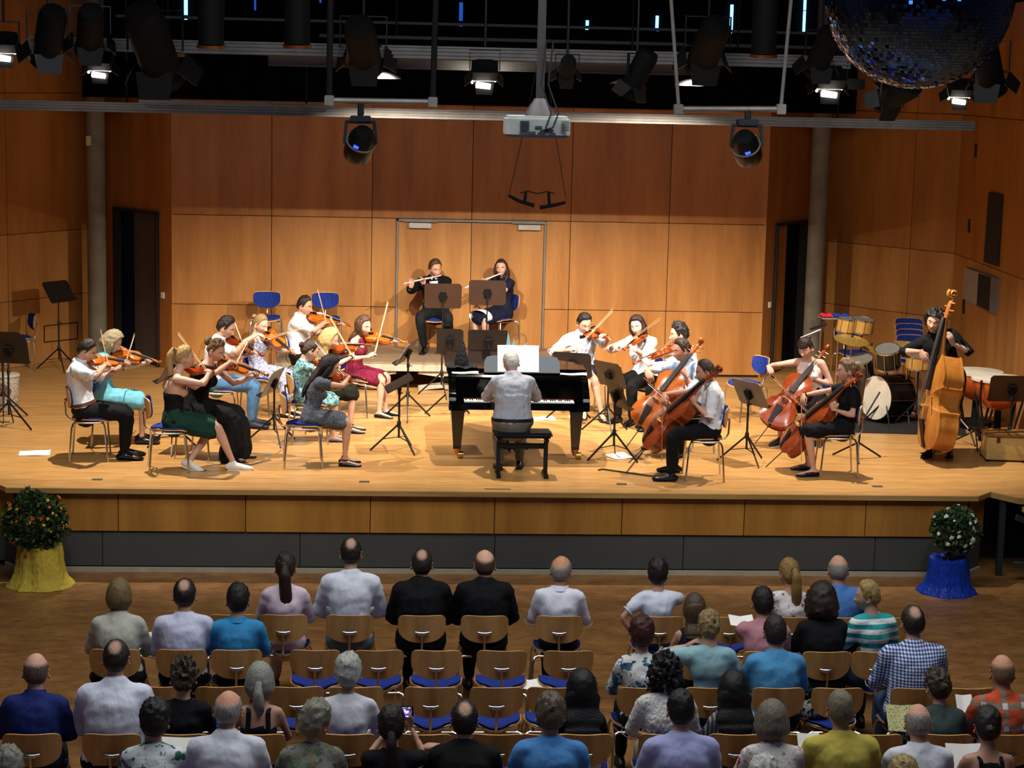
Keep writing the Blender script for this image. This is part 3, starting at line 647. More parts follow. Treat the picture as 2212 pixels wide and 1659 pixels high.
STAND_ME = {}
def stand_meshes(kind):
    if kind in STAND_ME: return STAND_ME[kind]
    P = []
    m = MB(); m.tube([(0, 0, 0.16), (0, 0, 0.70)], 0.013, 8); P.append(('pole', m, M_BLACKMET))
    m = MB(); m.lathe([(0.02, 0.28), (0.024, 0.3), (0.024, 0.34), (0.016, 0.36)], 10); P.append(('leg_hub', m, M_BLACKMET)); m = MB(); m.lathe([(0.018, 0.66), (0.02, 0.70), (0.012, 0.72)], 10); m.tube([(0.0, 0, 0.68), (0.05, 0, 0.68)], 0.008, 6); P.append(('collar', m, M_BLACKMET))
    for k in range(3):
        a = 2 * pi * k / 3 + 0.4
        m = MB(); m.bar((0.015 * cos(a), 0.015 * sin(a), 0.31), (0.33 * cos(a), 0.33 * sin(a), 0.012), 0.012, 0.02); m.bar((0.012 * cos(a), 0.012 * sin(a), 0.17), (0.19 * cos(a), 0.19 * sin(a), 0.145), 0.01, 0.008); l = ('leg', m, M_BLACKMET)
        P.append(l)
    out = []
    for nm, mb, mt in P:
        me = mb.mesh(nm, [mt]); fix(me, True, 0.6); out.append((nm, me))
    STAND_ME[kind] = out; return out
def music_stand(base, hz, yaw, tilt, label, col='1a1716', w=0.5, h=0.34, group='music stands', sheet=None, leg_rot=0.0, size=1.0):
    """hz: height of the desk centre above the base; yaw: plan heading the desk front faces"""
    t = thing('music_stand', label, 'music stand', base, leg_rot, group)
    for nm, me in stand_meshes('s'): part(nm, me, t)
    m = MB(); m.tube([(0, 0, 0.68), (0, 0, hz - 0.05)], 0.009, 8); m.box((0, 0, hz - 0.03), (0.035, 0.035, 0.08)); m.build('upper_tube', M_BLACKMET, t)
    R = Matrix.Rotation(ang(yaw) - leg_rot, 4, 'Z') @ Matrix.Rotation(-radians(90 - tilt), 4, 'X')
    # desk plane: local x across, local z up the slope, +y front
    R = Matrix.Rotation(ang(yaw) - leg_rot, 4, 'Z') @ Matrix.Rotation(radians(tilt), 4, 'X')
    m = MB(); m.M = Matrix.Translation((0, 0, hz)) @ R
    c = 0.03; o = [(-w / 2 + c, -h / 2), (w / 2 - c, -h / 2), (w / 2, -h / 2 + c), (w / 2, h / 2 - c), (w / 2 - c, h / 2), (-w / 2 + c, h / 2), (-w / 2, h / 2 - c), (-w / 2, -h / 2 + c)]
    m.prism(o, -0.004, 0.004, lambda p: V((p.x, 0.02 + p.z, p.y)))
    d = m.build('desk', plain('desk_' + col, col, 0.45, 0.1), t, smooth=False)
    m = MB(); m.M = Matrix.Translation((0, 0, hz)) @ R; m.box((0, 0.05, -h / 2 + 0.004), (w * 0.96, 0.06, 0.008)); m.build('ledge', M_BLACKMET, t, smooth=False)
    m = MB(); m.M = Matrix.Translation((0, 0, hz)) @ R; m.box((0, -0.005, 0), (0.09, 0.05, 0.1)); m.tube([(-0.06, -0.01, 0.0), (0.06, -0.01, 0.0)], 0.014, 8); m.build('tilt_joint', M_BLACK, t, smooth=False, bevel=0.008)
    if sheet:
        m = MB(); m.M = t.matrix_basis @ Matrix.Translation((0, 0, hz)) @ R
        sw = sheet.get('w', 0.42); sh = sheet.get('h', 0.29)
        m.grid(lambda u, v: V(((u - 0.5) * sw + sheet.get('dx', 0), 0.032 + 0.012 * abs(sin(2 * pi * u)) , -h / 2 + 0.012 + v * sh)), 12, 1)
        tag(m.build('sheet_music', M_PAPER if not sheet.get('m') else sheet['m']), sheet['label'], 'sheet music', 'sheet music on the stands')
    return t

# ---------------------------------------------------------------- instruments
OUTL = [(0.0, 0.05), (0.012, 0.115), (0.045, 0.198), (0.1, 0.255), (0.2, 0.292), (0.3, 0.279), (0.375, 0.245), (0.415, 0.246), (0.43, 0.212), (0.48, 0.168), (0.55, 0.154), (0.61, 0.163), (0.65, 0.186), (0.672, 0.214), (0.705, 0.205), (0.76, 0.229), (0.83, 0.236), (0.9, 0.213), (0.95, 0.17), (0.985, 0.105), (1.0, 0.045)]
OUTB = OUTL[:14] + [(0.705, 0.196), (0.76, 0.207), (0.82, 0.19), (0.88, 0.15), (0.94, 0.1), (0.98, 0.065), (1.0, 0.04)]
def fiddle(kind, label, m_body, group):
    """local frame: +y from the end button to the scroll, +z out of the belly, x across"""
    Lb, rib, neck, wk = {'violin': (0.356, 0.032, 0.13, 1), 'viola': (0.41, 0.038, 0.15, 1), 'cello': (0.755, 0.118, 0.28, 1), 'bass': (1.10, 0.235, 0.43, 1)}[kind]
    t = thing('double_bass' if kind == 'bass' else kind, label, 'double bass' if kind == 'bass' else kind, (0, 0, 0), 0, group); s = Lb / 0.356
    ol = OUTB if kind == 'bass' else OUTL; small = kind in ('violin', 'viola')
    pts = [(w * Lb, y * Lb) for y, w in ol] + [(-w * Lb, y * Lb) for y, w in ol[::-1]]
    n = len(pts); m = MB(); arch = 0.016 * s if small else 0.022 * s
    cx = lambda p, k: (p[0] * k, (p[1] - 0.5 * Lb) * (1 - (1 - k) * 0.8) + 0.5 * Lb)
    rings = [(0.35, -arch * 0.95), (0.7, -arch * 0.75), (0.9, -arch * 0.3), (1.02, -0.001), (1.02, 0.004 * s), (0.985, 0.004 * s), (0.985, rib - 0.004 * s), (1.02, rib - 0.004 * s), (1.02, rib + 0.001), (0.9, rib + arch * 0.3), (0.7, rib + arch * 0.75), (0.35, rib + arch * 0.95)]
    vs = []
    for k, z in rings: vs += [V((*cx(p, k), z)) for p in pts]
    fs = [[i * n + a, i * n + (a + 1) % n, (i + 1) * n + (a + 1) % n, (i + 1) * n + a] for i in range(len(rings) - 1) for a in range(n)]
    h = n // 2
    for base in (0, (len(rings) - 1) * n):
        for a in range(h - 1): fs.append([base + a, base + a + 1, base + n - 2 - a, base + n - 1 - a])
    m.add(vs, fs); m.build('body', m_body, t, ang=0.5)
    ztop = rib + arch; yn = Lb + neck
    m = MB(); nr = 0.0135 * s if small else 0.012 * s
    tip = V((0, yn + 0.10 * s * 0.9, rib + 0.004 * s))
    m.tube([(0, Lb - 0.03 * s, rib - 0.012 * s), (0, Lb + 0.02 * s, rib - 0.002 * s), (0, yn - 0.01 * s, rib + 0.006 * s), (0, yn + 0.05 * s, rib - 0.004 * s), (0, yn + 0.075 * s, rib - 0.012 * s)], [(nr * 1.2, nr * 1.6), (nr, nr), (nr * 0.92, nr * 0.8), (nr * 0.95, nr * 0.95), (nr * 0.7, nr * 0.9)], 10, side=(1, 0, 0)); m.build('neck', m_body, t)
    m = MB(); c = V((0, yn + 0.092 * s, rib - 0.006 * s)); sp = []; rr = []
    for k in range(22):
        a = -2.4 + k * 0.5; r = (0.020 - 0.0008 * k) * s; sp.append(c + V((0, -r * cos(a) * 0.9, -r * sin(a)))); rr.append((0.0125 * s * (0.75 + 0.02 * k), 0.0062 * s))
    m.tube(sp, rr, 8, side=(1, 0, 0)); m.build('scroll', m_body, t)
    m = MB(); y0 = Lb * 0.62 if not small else Lb * 0.66
    fa, fb = (0.021, 0.012) if small else (0.0155, 0.010)
    m.add([(-fa * s, y0, ztop + 0.010 * s), (fa * s, y0, ztop + 0.010 * s), (fb * s, yn, rib + 0.014 * s), (-fb * s, yn, rib + 0.014 * s), (-fa * s, y0, ztop + 0.003 * s), (fa * s, y0, ztop + 0.003 * s), (fb * s, yn, rib + 0.006 * s), (-fb * s, yn, rib + 0.006 * s)], [[0, 1, 2, 3], [7, 6, 5, 4], [0, 4, 5, 1], [1, 5, 6, 2], [2, 6, 7, 3], [3, 7, 4, 0]]); m.build('fingerboard', M_EBONY, t, smooth=False)
    zb = ztop + 0.030 * s; yb = Lb * 0.455
    m = MB(); m.prism([(-0.022 * s, 0), (-0.012 * s, 0), (0, 0.012 * s), (0.012 * s, 0), (0.022 * s, 0), (0.02 * s, 0.026 * s), (0, 0.033 * s), (-0.02 * s, 0.026 * s)], -0.002 * s, 0.002 * s, lambda p: V((p.x, yb + p.z, ztop - 0.003 * s + p.y))); m.build('bridge', plain('bridge_maple', 'c99a5c', 0.6), t, smooth=False)
    m = MB(); m.add([(-0.012 * s, 0.004 * s, rib + 0.008 * s), (0.012 * s, 0.004 * s, rib + 0.008 * s), (0.021 * s, Lb * 0.31, ztop + 0.015 * s), (-0.021 * s, Lb * 0.31, ztop + 0.015 * s), (-0.012 * s, 0.004 * s, rib + 0.001 * s), (0.012 * s, 0.004 * s, rib + 0.001 * s), (0.021 * s, Lb * 0.31, ztop + 0.008 * s), (-0.021 * s, Lb * 0.31, ztop + 0.008 * s)], [[0, 1, 2, 3], [7, 6, 5, 4], [0, 4, 5, 1], [1, 5, 6, 2], [2, 6, 7, 3], [3, 7, 4, 0]]); m.build('tailpiece', M_EBONY, t, smooth=False)
    for k in range(4):
        x = (k - 1.5) * 0.0105 * s; m = MB(); w = 0.0006 * s if small else 0.0012 * s
        m.tube([(x * 1.1, Lb * 0.3, ztop + 0.016 * s), (x, yb, zb), (x * 0.5, yn, rib + 0.018 * s)], w, 4); m.build('string', M_STRING, t)
        sd = 1 if k % 2 else -1; m = MB(); yy = yn + 0.015 * s + 0.014 * s * k
        m.tube([(-sd * 0.012 * s, yy, rib - 0.002 * s), (sd * 0.03 * s, yy, rib - 0.002 * s)], 0.0032 * s, 6); m.ball((sd * 0.036 * s, yy, rib - 0.002 * s), (0.008 * s, 0.004 * s, 0.007 * s), 8, 5); m.build('peg', M_EBONY if small else m_body, t)
    for sx in (-1, 1):
        m = MB(); P = [(0.028, 0.36), (0.034, 0.37), (0.037, 0.40), (0.041, 0.44), (0.042, 0.47), (0.046, 0.50), (0.050, 0.53), (0.047, 0.545)]
        q = [V((sx * (0.092 - x) * s * 0.95, y * Lb, ztop - 0.004 * s - 0.05 * s * max(0, (0.06 - x) - 0.012) * 1.4 + 0.001)) for x, y in P]
        q = [V((sx * x * s, y * Lb, 0)) for x, y in ((0.050, 0.365), (0.057, 0.375), (0.055, 0.40), (0.047, 0.44), (0.041, 0.48), (0.034, 0.515), (0.030, 0.54), (0.037, 0.548))]
        for p in q: p.z = rib + arch * (0.93 - 3.2 * (abs(p.x) / s) ** 1.0 * 3.4 * 0.9) + 0.003 * s if False else rib + arch * 0.70
        m.tube(q, [(0.0022 * s, 0.004 * s)] * 8, 6, side=(1, 0, 0)); m.build('f_hole', M_BLACK, t)
    if small:
        m = MB(); m.ball((-0.055 * s, 0.028 * s, ztop + 0.008), (0.042 * s, 0.03 * s, 0.007), 14, 8); m.build('chin_rest', M_EBONY, t)
    else:
        m = MB(); ep = 0.30 if kind == 'cello' else 0.09
        m.tube([(0, 0.0, rib / 2), (0, -ep, rib / 2)], [0.006 if kind == 'cello' else 0.01] * 2, 8); m.lathe([(0.02, 0), (0.016, 0.03)], 10, (0, 0.0, rib / 2), Matrix.Rotation(pi / 2, 3, 'X')); m.build('endpin', M_BLACKMET, t)
    return t
def fiddle_at(t, button, axis, normal, kind):
    rib = {'violin': 0.032, 'viola': 0.038, 'cello': 0.118, 'bass': 0.235}[kind]
    y = V(axis).normalized(); z = V(normal); z = (z - y * z.dot(y)).normalized(); x = y.cross(z)
    t.matrix_world = frame(V(button) - z * rib * 0.5, x, y, z); return t
def bow(frog, tip, label, group='bows in the players\' hands', L=0.73, col='c98a4a'):
    """bow with its frog and tip ends at two points"""
    t = thing('bow', label, 'bow', frog, 0, group); a, b = V(frog), V(tip); y = (b - a).normalized()
    u = V((0, 0, 1)); x = y.cross(u)
    if x.length < 0.05: x = V((1, 0, 0))
    x.normalize(); z = x.cross(y); t.matrix_world = frame(a, x, y, z)
    m = MB(); m.tube([(0, -0.04, 0.012), (0, 0.1, 0.012), (0, L * 0.5, 0.004), (0, L * 0.9, 0.010), (0, L, 0.014), (0, L + 0.012, 0.0)], [0.0045, 0.0043, 0.004, 0.0033, 0.003, 0.004], 6); m.build('stick', plain('stick_' + col, col, 0.35), t)
    m = MB(); m.box((0, L * 0.5, -0.010), (0.008, L - 0.01, 0.0015)); m.build('hair', plain('bow_hair', 'e6ddc8', 0.6), t, smooth=False)
    m = MB(); m.box((0, 0.02, -0.001), (0.011, 0.045, 0.02)); m.build('frog', M_EBONY, t, smooth=False)
    return t
def flute(a, b, label):
    t = thing('flute', label, 'flute', a, 0, 'silver flutes'); a, b = V(a), V(b); y = (b - a).normalized(); x = y.cross(V((0, 0, 1))).normalized(); t.matrix_world = frame(a, x, y, x.cross(y)); L = (b - a).length
    m = MB(); m.tube([(0, 0, 0), (0, L, 0)], [0.0105, 0.0105], 10); m.build('tube', M_SILVER, t)
    for y0 in (0.21, 0.55): m = MB(); m.tube([(0, y0, 0), (0, y0 + 0.03, 0)], [0.0125] * 2, 10); m.build('joint_ring', M_SILVER, t)
    m = MB(); m.ball((0, 0.15, 0.009), (0.011, 0.02, 0.006), 10, 5); m.build('lip_plate', M_SILVER, t)
    for k in range(12): m = MB(); m.lathe([(0.0085, 0.010), (0.0085, 0.016), (0, 0.018)], 8, (0, 0.25 + k * 0.028, 0)); m.build('key', M_SILVER, t)
    return t

# ---------------------------------------------------------------- grand piano and its bench
def piano(ox, oy, rz):
    t = thing('grand_piano', 'black lacquered grand piano in the middle of the stage', 'piano', (ox, oy, ST), rz)
    hw = 0.79
    out = [(-hw, 0.34), (hw, 0.34), (hw, 0.9), (hw - 0.02, 1.1), (hw - 0.10, 1.3), (hw - 0.27, 1.5), (hw - 0.45, 1.68), (hw - 0.55, 1.85), (hw - 0.63, 2.05), (hw - 0.78, 2.2), (hw - 1.0, 2.26), (-hw + 0.25, 2.22), (-hw + 0.07, 2.08), (-hw, 1.88)]
    m = MB(); m.prism(out, 0.63, 0.965); m.build('case', M_GLOSS, t, ang=0.5, bevel=0.006)
    for sx in (-1, 1):
        m = MB(); m.prism([(0.0, 0.62), (0.0, 0.74), (0.06, 0.80), (0.16, 0.87), (0.27, 0.94), (0.36, 0.965), (0.36, 0.62)], -0.04, 0.04, lambda p: V((sx * (hw - 0.04) + p.z, p.x, p.y))); m.build('cheek', M_GLOSS, t, ang=0.9, bevel=0.006)
    m = MB(); m.box((0, 0.17, 0.655), (2 * hw - 0.1, 0.36, 0.05)); m.build('key_bed', M_GLOSS, t, smooth=False, bevel=0.006)
    m = MB(); m.box((0, 0.008, 0.685), (2 * hw - 0.12, 0.026, 0.05)); m.build('key_slip', M_GLOSS, t, smooth=False, bevel=0.005)
    for sx in (-1, 1): m = MB(); m.box((sx * (hw - 0.115), 0.10, 0.70), (0.075, 0.17, 0.06)); m.build('key_block', M_GLOSS, t, smooth=False, bevel=0.006)
    m = MB(); m.prism([(0.185, 0.70), (0.205, 0.70), (0.215, 0.955), (0.25, 0.985), (0.36, 0.985), (0.36, 0.965), (0.22, 0.965), (0.2, 0.94)], -hw + 0.085, hw - 0.085, lambda p: V((p.z, p.x, p.y))); m.build('fallboard', M_GLOSS, t, ang=0.5)
    m = MB(); m.box((0, 0.186, 0.725), (1.24, 0.006, 0.012)); m.build('felt_strip', plain('red_felt', '8a1414', 0.9), t, smooth=False)
    kw = 1.235 / 52; wm = MB(); wm.box((0, 0.0, 0), (kw - 0.0012, 0.15, 0.02)); we = wm.mesh('white_key', [M_IVORY]); fix(we, False, bevel=0.0015)
    bmk = MB(); bmk.box((0, 0, 0.0), (0.0115, 0.095, 0.016), taper=(0.75, 0.92)); be = bmk.mesh('black_key', [M_EBONY]); fix(be, False)
    for k in range(52):
        x = (k - 25.5) * kw; o = part('white_key', we, t); o.location = (x, 0.10, 0.712)
        if (k + 5) % 7 in (0, 1, 3, 4, 5) and k < 51: o = part('black_key', be, t); o.location = (x + kw / 2, 0.135, 0.729)
    m = MB(); m.box((0, 0.45, 0.955), (2 * hw - 0.08, 0.24, 0.012)); m.build('iron_plate', plain('gold_plate', 'b99a4e', 0.4, 0.5, var=0.15), t, smooth=False)
    m = MB()
    for k in range(60): m.lathe([(0.004, 0.96), (0.004, 0.985)], 5, (-0.72 + k * 0.0244, 0.43 + 0.03 * (k % 3), 0))
    m.build('tuning_pin', M_STRING, t, kind='stuff')
    lid = [(-hw - 0.012, 0.57)] + [(hw + 0.012, 0.57), (hw + 0.012, 0.9)] + [(x + 0.012, y + 0.006) for x, y in out[3:10]] + [(out[10][0], out[10][1] + 0.012)] + [(x - 0.012, y + 0.01) for x, y in out[11:]]
    m = MB(); m.prism(lid, 0.967, 0.987); m.build('lid', M_GLOSS, t, ang=0.5, bevel=0.004)
    m = MB(); m.box((0, 0.76, 1.0), (2 * hw + 0.02, 0.37, 0.018)); m.build('lid_flap', M_GLOSS, t, smooth=False, bevel=0.004)
    m = MB(); m.bar((-hw - 0.02, 0.945, 1.0), (hw + 0.02, 0.945, 1.0), 0.02, 0.02); m.build('lid_hinge', M_BRASS, t, smooth=False)
    M = Matrix.Translation((0.045, 0.36, 0.99)) @ Matrix.Rotation(radians(-22), 4, 'X')
    m = MB(); m.M = M; hwd = 0.43
    m.prism([(-hwd, 0), (hwd, 0), (hwd, 0.13), (hwd - 0.03, 0.19), (hwd - 0.1, 0.205), (0, 0.215), (-hwd + 0.1, 0.205), (-hwd + 0.03, 0.19), (-hwd, 0.13)], -0.007, 0.007, lambda p: V((p.x, -p.z, p.y))); m.build('music_desk', plain('desk_lacquer', '1b2226', 0.12, 0, 0.7), t, ang=0.4)
    m = MB(); m.M = M; m.box((0, -0.03, 0.0), (2 * hwd, 0.06, 0.012)); m.build('desk_ledge', M_GLOSS, t, smooth=False)
    for x, y in ((-hw + 0.115, 0.40), (hw - 0.115, 0.40), (-0.05, 1.9)):
        m = MB(); m.M = Matrix.Translation((x, y, 0.6)); m.box((0, 0, 0.0), (0.17, 0.17, 0.08)); m.M = Matrix.Translation((x, y, 0.34)) @ Matrix.Rotation(pi, 4, 'X'); m.box((0, 0, 0), (0.155, 0.155, 0.46), taper=(0.55, 0.55)); lg = m.build('leg', M_GLOSS, t, smooth=False, bevel=0.006)
        c = MB(); c.lathe([(0.045, 0.115), (0.04, 0.075), (0.028, 0.07), (0.026, 0.045)], 14, (x, y, 0)); c.bar((x, y, 0.05), (x + 0.045, y, 0.05), 0.03, 0.05); c.tube([(x + 0.012, y, 0.04), (x + 0.072, y, 0.04)], [0.04, 0.04], 16); c.build('caster', M_BRASS, lg)
    m = MB(); m.box((-0.09, 0.62, 0.36), (0.04, 0.03, 0.5)); m.box((0.09, 0.62, 0.36), (0.04, 0.03, 0.5)); m.box((0, 0.62, 0.1), (0.3, 0.14, 0.05)); ly = m.build('pedal_lyre', M_GLOSS, t, smooth=False, bevel=0.004)
    for k in (-1, 0, 1): m = MB(); m.box((k * 0.07, 0.5, 0.07), (0.03, 0.16, 0.015)); m.build('pedal', M_BRASS, ly, smooth=False, bevel=0.005)
    return t
PX, PY_ = 0.268, 1.40
PIANO = piano(PX, PY_, 0.0)
pz = ST + 0.99
def paper_sheet(name, label, cat, x, y, z, w, d, rz, m=M_PAPER, th=0.004, group=None, curl=0.012):
    mb = MB(); ph = rng.random() * 6
    mb.sheet(lambda u, v: (V(((u - 0.5) * w, (v - 0.5) * d, th / 2 + 0.001 + curl * u * u * v + curl * 0.4 * sin(4 * u + ph) ** 2)), V((0, 0, 1))), 8, 6, th)
    o = mb.build(name, m); o.location = (x, y, z); o.rotation_euler = (0, 0, rz); return tag(o, label, cat, group)
M_SCORE = pattern('printed_score', lambda k: k.mix(k.ramp(k.noise(k.coord((6, 60, 1)), 4, 2), [(0.5, '000000'), (0.6, '777777')]), 'e9e6da', '6a6a66'))
paper_sheet('sheet_music', 'sheet music lying left of the piano music desk', 'sheet music', PX - 0.60, PY_ + 0.34, ST + 0.987, 0.3, 0.11, 0.04, M_SCORE)
paper_sheet('sheet_music', 'sheet music lying right of the piano music desk', 'sheet music', PX + 0.63, PY_ + 0.34, ST + 0.987, 0.3, 0.11, -0.05, M_PAPER)
Mp = Matrix.Translation((PX - 0.0, PY_ + 0.345, ST + 1.0)) @ Matrix.Rotation(radians(-20), 4, 'X')
sc = MB(); sc.M = Mp; sc.sheet(lambda u, v: (V(((u - 0.5) * 0.47, -0.012 - 0.01 * sin(pi * abs(2 * u - 1)), v * 0.315)), V((0, -1, 0))), 12, 2, 0.006)
tag(sc.build('open_score', M_PAPER), 'open white score standing on the piano music desk', 'score')
# witch hat and paper crown on the piano
hx = on_y(998, 770, PY_ + 0.62).x
t = thing('witch_hat', 'black crumpled witch hat standing on the piano lid', 'hat', (hx, PY_ + 0.70, ST + 1.009)); M_HAT = cloth('1d1d20', 'hat_felt', weave=4)
m = MB(); m.lathe([(0.085, 0.0), (0.09, 0.02), (0.075, 0.09), (0.052, 0.18), (0.034, 0.25), (0.016, 0.31), (0.0, 0.345)], 20)
m.v = [p + V((0.012 * noise.noise(p * 18), 0.012 * noise.noise(p * 18 + V((5, 0, 0))), 0)) for p in m.v]; m.build('cone', M_HAT, t)
m = MB(); m.lathe([(0.08, 0.004), (0.13, 0.012), (0.185, 0.004), (0.19, 0.0), (0.08, 0.0)], 28); m.v = [p + V((0, 0, max(0, 0.022 * noise.noise(p * 12) + 0.012) if p.length > 0.12 else 0)) for p in m.v]; m.build('brim', M_HAT, t)
m = MB(); cx = on_y(1102, 745, PY_ + 0.75).x - PX
tm = plain('pale_blue_card', '9fd6de', 0.6, var=0.05)
zz = [(-0.02, 0), (-0.01, 0.2), (0.015, 0.43), (0.055, 0.24), (0.085, 0.35), (0.105, 0.22), (0.25, 0.30), (0.14, 0.18), (0.13, 0)]
m.prism(zz, -0.003, 0.003, lambda p: V((p.x, -p.z, p.y)))
o = m.build('paper_crown', tm, smooth=False); o.location = (PX + cx - 0.05, PY_ + 0.62, ST + 1.009); tag(o, 'pale blue card cut into spikes behind the open score', 'paper')
t = thing('piano_bench', 'black padded piano bench under the pianist', 'bench', (PX + 0.0, 0.86, ST)); bw = 0.58
m = MB(); m.prism([(-0.32, -0.165), (0.32, -0.165), (0.32, 0.165), (-0.32, 0.165)], 0.44, 0.50); m.build('seat', plain('black_leather', '101215', 0.35), t, bevel=0.022, ang=1.2)
for sx in (-1, 1):
    m = MB(); m.box((sx * 0.26, 0, 0.41), (0.045, 0.26, 0.04)); m.box((sx * 0.26, 0.0, 0.22), (0.045, 0.045, 0.36)); m.box((sx * 0.26, 0, 0.025), (0.045, 0.34, 0.03)); m.build('side_frame', M_BLACKMET, t, smooth=False, bevel=0.005)
    for q in (-1, 1): m = MB(); m.box((sx * 0.26, q * 0.16, 0.006), (0.05, 0.035, 0.012)); m.build('foot', M_RUBBER, t, smooth=False)
m = MB(); m.box((0, 0, 0.33), (0.5, 0.03, 0.06)); m.build('stretcher', M_BLACKMET, t, smooth=False, bevel=0.005)

# ---------------------------------------------------------------- percussion
def drum(name, label, cat, c, axis, r, d, shell, head, group=None, hoop=None):
    t = thing(name, label, cat, c, 0, group); R = V(axis).to_track_quat('Z', 'Y').to_matrix(); hoop = hoop or M_CHROME
    m = MB(); m.lathe([(r, -d / 2), (r, d / 2)], 28, R=R); m.build('shell', shell, t, ang=0.6)
    for q in (-1, 1):
        m = MB(); m.lathe([(0, q * d * 0.5), (r * 0.98, q * d * 0.5), (r * 0.98, q * (d * 0.5 + 0.004)), (0, q * (d * 0.5 + 0.004))], 28, R=R); m.build('drum_head', head, t, ang=0.6)
        m = MB(); m.lathe([(r * 1.0, q * d * 0.46), (r * 1.035, q * d * 0.46), (r * 1.035, q * (d * 0.5 + 0.012)), (r * 0.98, q * (d * 0.5 + 0.012)), (r * 0.98, q * d * 0.5)], 28, R=R); m.build('hoop', hoop, t, ang=0.6)
    for k in range(8):
        a = 2 * pi * k / 8; m = MB(); m.tube([R @ V((r * 1.03 * cos(a), r * 1.03 * sin(a), -d * 0.48)), R @ V((r * 1.03 * cos(a), r * 1.03 * sin(a), d * 0.48))], 0.005, 6); m.build('tension_rod', M_CHROME, t)
    return t
def tri_stand(c, h, label, name='drum_stand', group='drum and cymbal stands', m_=M_CHROME):
    t = thing(name, label, 'stand', c, 0, group); m = MB(); m.tube([(0, 0, 0.1), (0, 0, h)], 0.012, 8); m.build('pole', m_, t)
    for k in range(3):
        a = 2 * pi * k / 3 + 0.5; m = MB(); m.bar((0, 0, 0.32), (0.28 * cos(a), 0.28 * sin(a), 0.012), 0.012, 0.02); m.build('leg', m_, t, smooth=False)
    return t
M_SHELL = plain('drum_black', '0b0b0d', 0.2); M_HEAD = plain('drum_head_white', 'cfc6b4', 0.6); M_CLEAR = plain('drum_head_grey', '6a675f', 0.4)
M_SHELLW = wood('drum_maple', '9a6b2c', 'c89a52')
M_CYM = plain('cymbal_bronze', 'd8b25a', 0.38, 0.75, var=0.15, scale=30)
def zline(px, py, z): return on_z(px, py, ST + z)
rug = on_z(1960, 925, ST); m = MB(); m.prism([(-0.95, -0.35), (0.62, -0.5), (0.95, 0.75), (-0.7, 0.85)], 0.001, 0.008); o = m.build('drum_rug', plain('rug_black', '0d0b0a', 0.95), smooth=False); o.location = rug; tag(o, 'black rug under the drum kit', 'rug')
bd = zline(1898, 862, 0.31); bd.z = ST + 0.315; bd.y += 0.12; bd.x += 0.14
drum('bass_drum', 'black bass drum with pale front head standing on the rug', 'drum', bd, (-0.85, -0.52, 0.06), 0.29, 0.42, M_SHELL, M_HEAD, None, M_SHELL)
def up_axis(lx=0, ly=0): return V((lx, ly, 1)).normalized()
for px, py, z, r, d, sh, lab, ax, nm in ((1918, 772, 0.78, 0.16, 0.24, M_SHELL, 'black rack tom above the bass drum', (-0.2, -0.35), 'tom_drum'), (1862, 792, 0.74, 0.15, 0.22, M_SHELL, 'small black rack tom left of the bass drum', (-0.2, -0.3), 'tom_drum'),
                                     (1985, 782, 0.66, 0.17, 0.15, M_SHELLW, 'snare drum beside the bass player', (0, -0.05), 'snare_drum'), (1862, 703, 1.12, 0.15, 0.17, M_SHELLW, 'wooden hand drum high on a stand', (0.1, -0.1), 'hand_drum'), (1828, 702, 1.12, 0.12, 0.17, M_SHELLW, 'smaller wooden hand drum high on a stand', (0.1, -0.1), 'hand_drum')):
    p = on_z(px, py, ST + z); p.y = min(p.y, 6.4)
    p = on_y(px, py, {1918: 4.3, 1862: 4.6 if z < 1 else 5.2, 1985: 4.2, 1828: 5.2}[px])
    drum(nm, lab, 'drum', p, up_axis(*ax), r, d, sh, M_CLEAR, 'drums of the kit')
    tri_stand((p.x, p.y, ST), p.z - ST - d / 2 - 0.01, 'thin stand under the ' + lab, m_=M_BLACKMET)
for px, py, yy, r, tx, ty, lab in ((1840, 733, 4.75, 0.225, 0.10, -0.22, 'large bronze crash cymbal above the toms'), (1962, 742, 4.5, 0.19, 0.10, -0.10, 'bronze hi-hat cymbal left of the bass player'), (1880, 752, 5.0, 0.2, 0.3, -0.1, 'tilted bronze cymbal behind the crash cymbal')):
    p = on_y(px, py, yy); R = up_axis(tx, ty).to_track_quat('Z', 'Y').to_matrix(); t = thing('cymbal', lab, 'cymbal', p, 0, 'cymbals of the kit')
    m = MB(); m.lathe([(0.0, 0.03), (0.02, 0.03), (0.045, 0.014), (0.06, 0.01), (r, -0.012), (r, -0.015), (0.06, 0.006), (0.0, 0.024)], 36, R=R); m.build('plate', M_CYM, t)
    m = MB(); m.lathe([(0.012, 0.03), (0.012, 0.06), (0.006, 0.08)], 8, R=R); m.build('wing_nut', M_BLACKMET, t)
    tri_stand((p.x, p.y, ST), p.z - ST - 0.005, 'thin stand under the ' + lab, 'cymbal_stand')
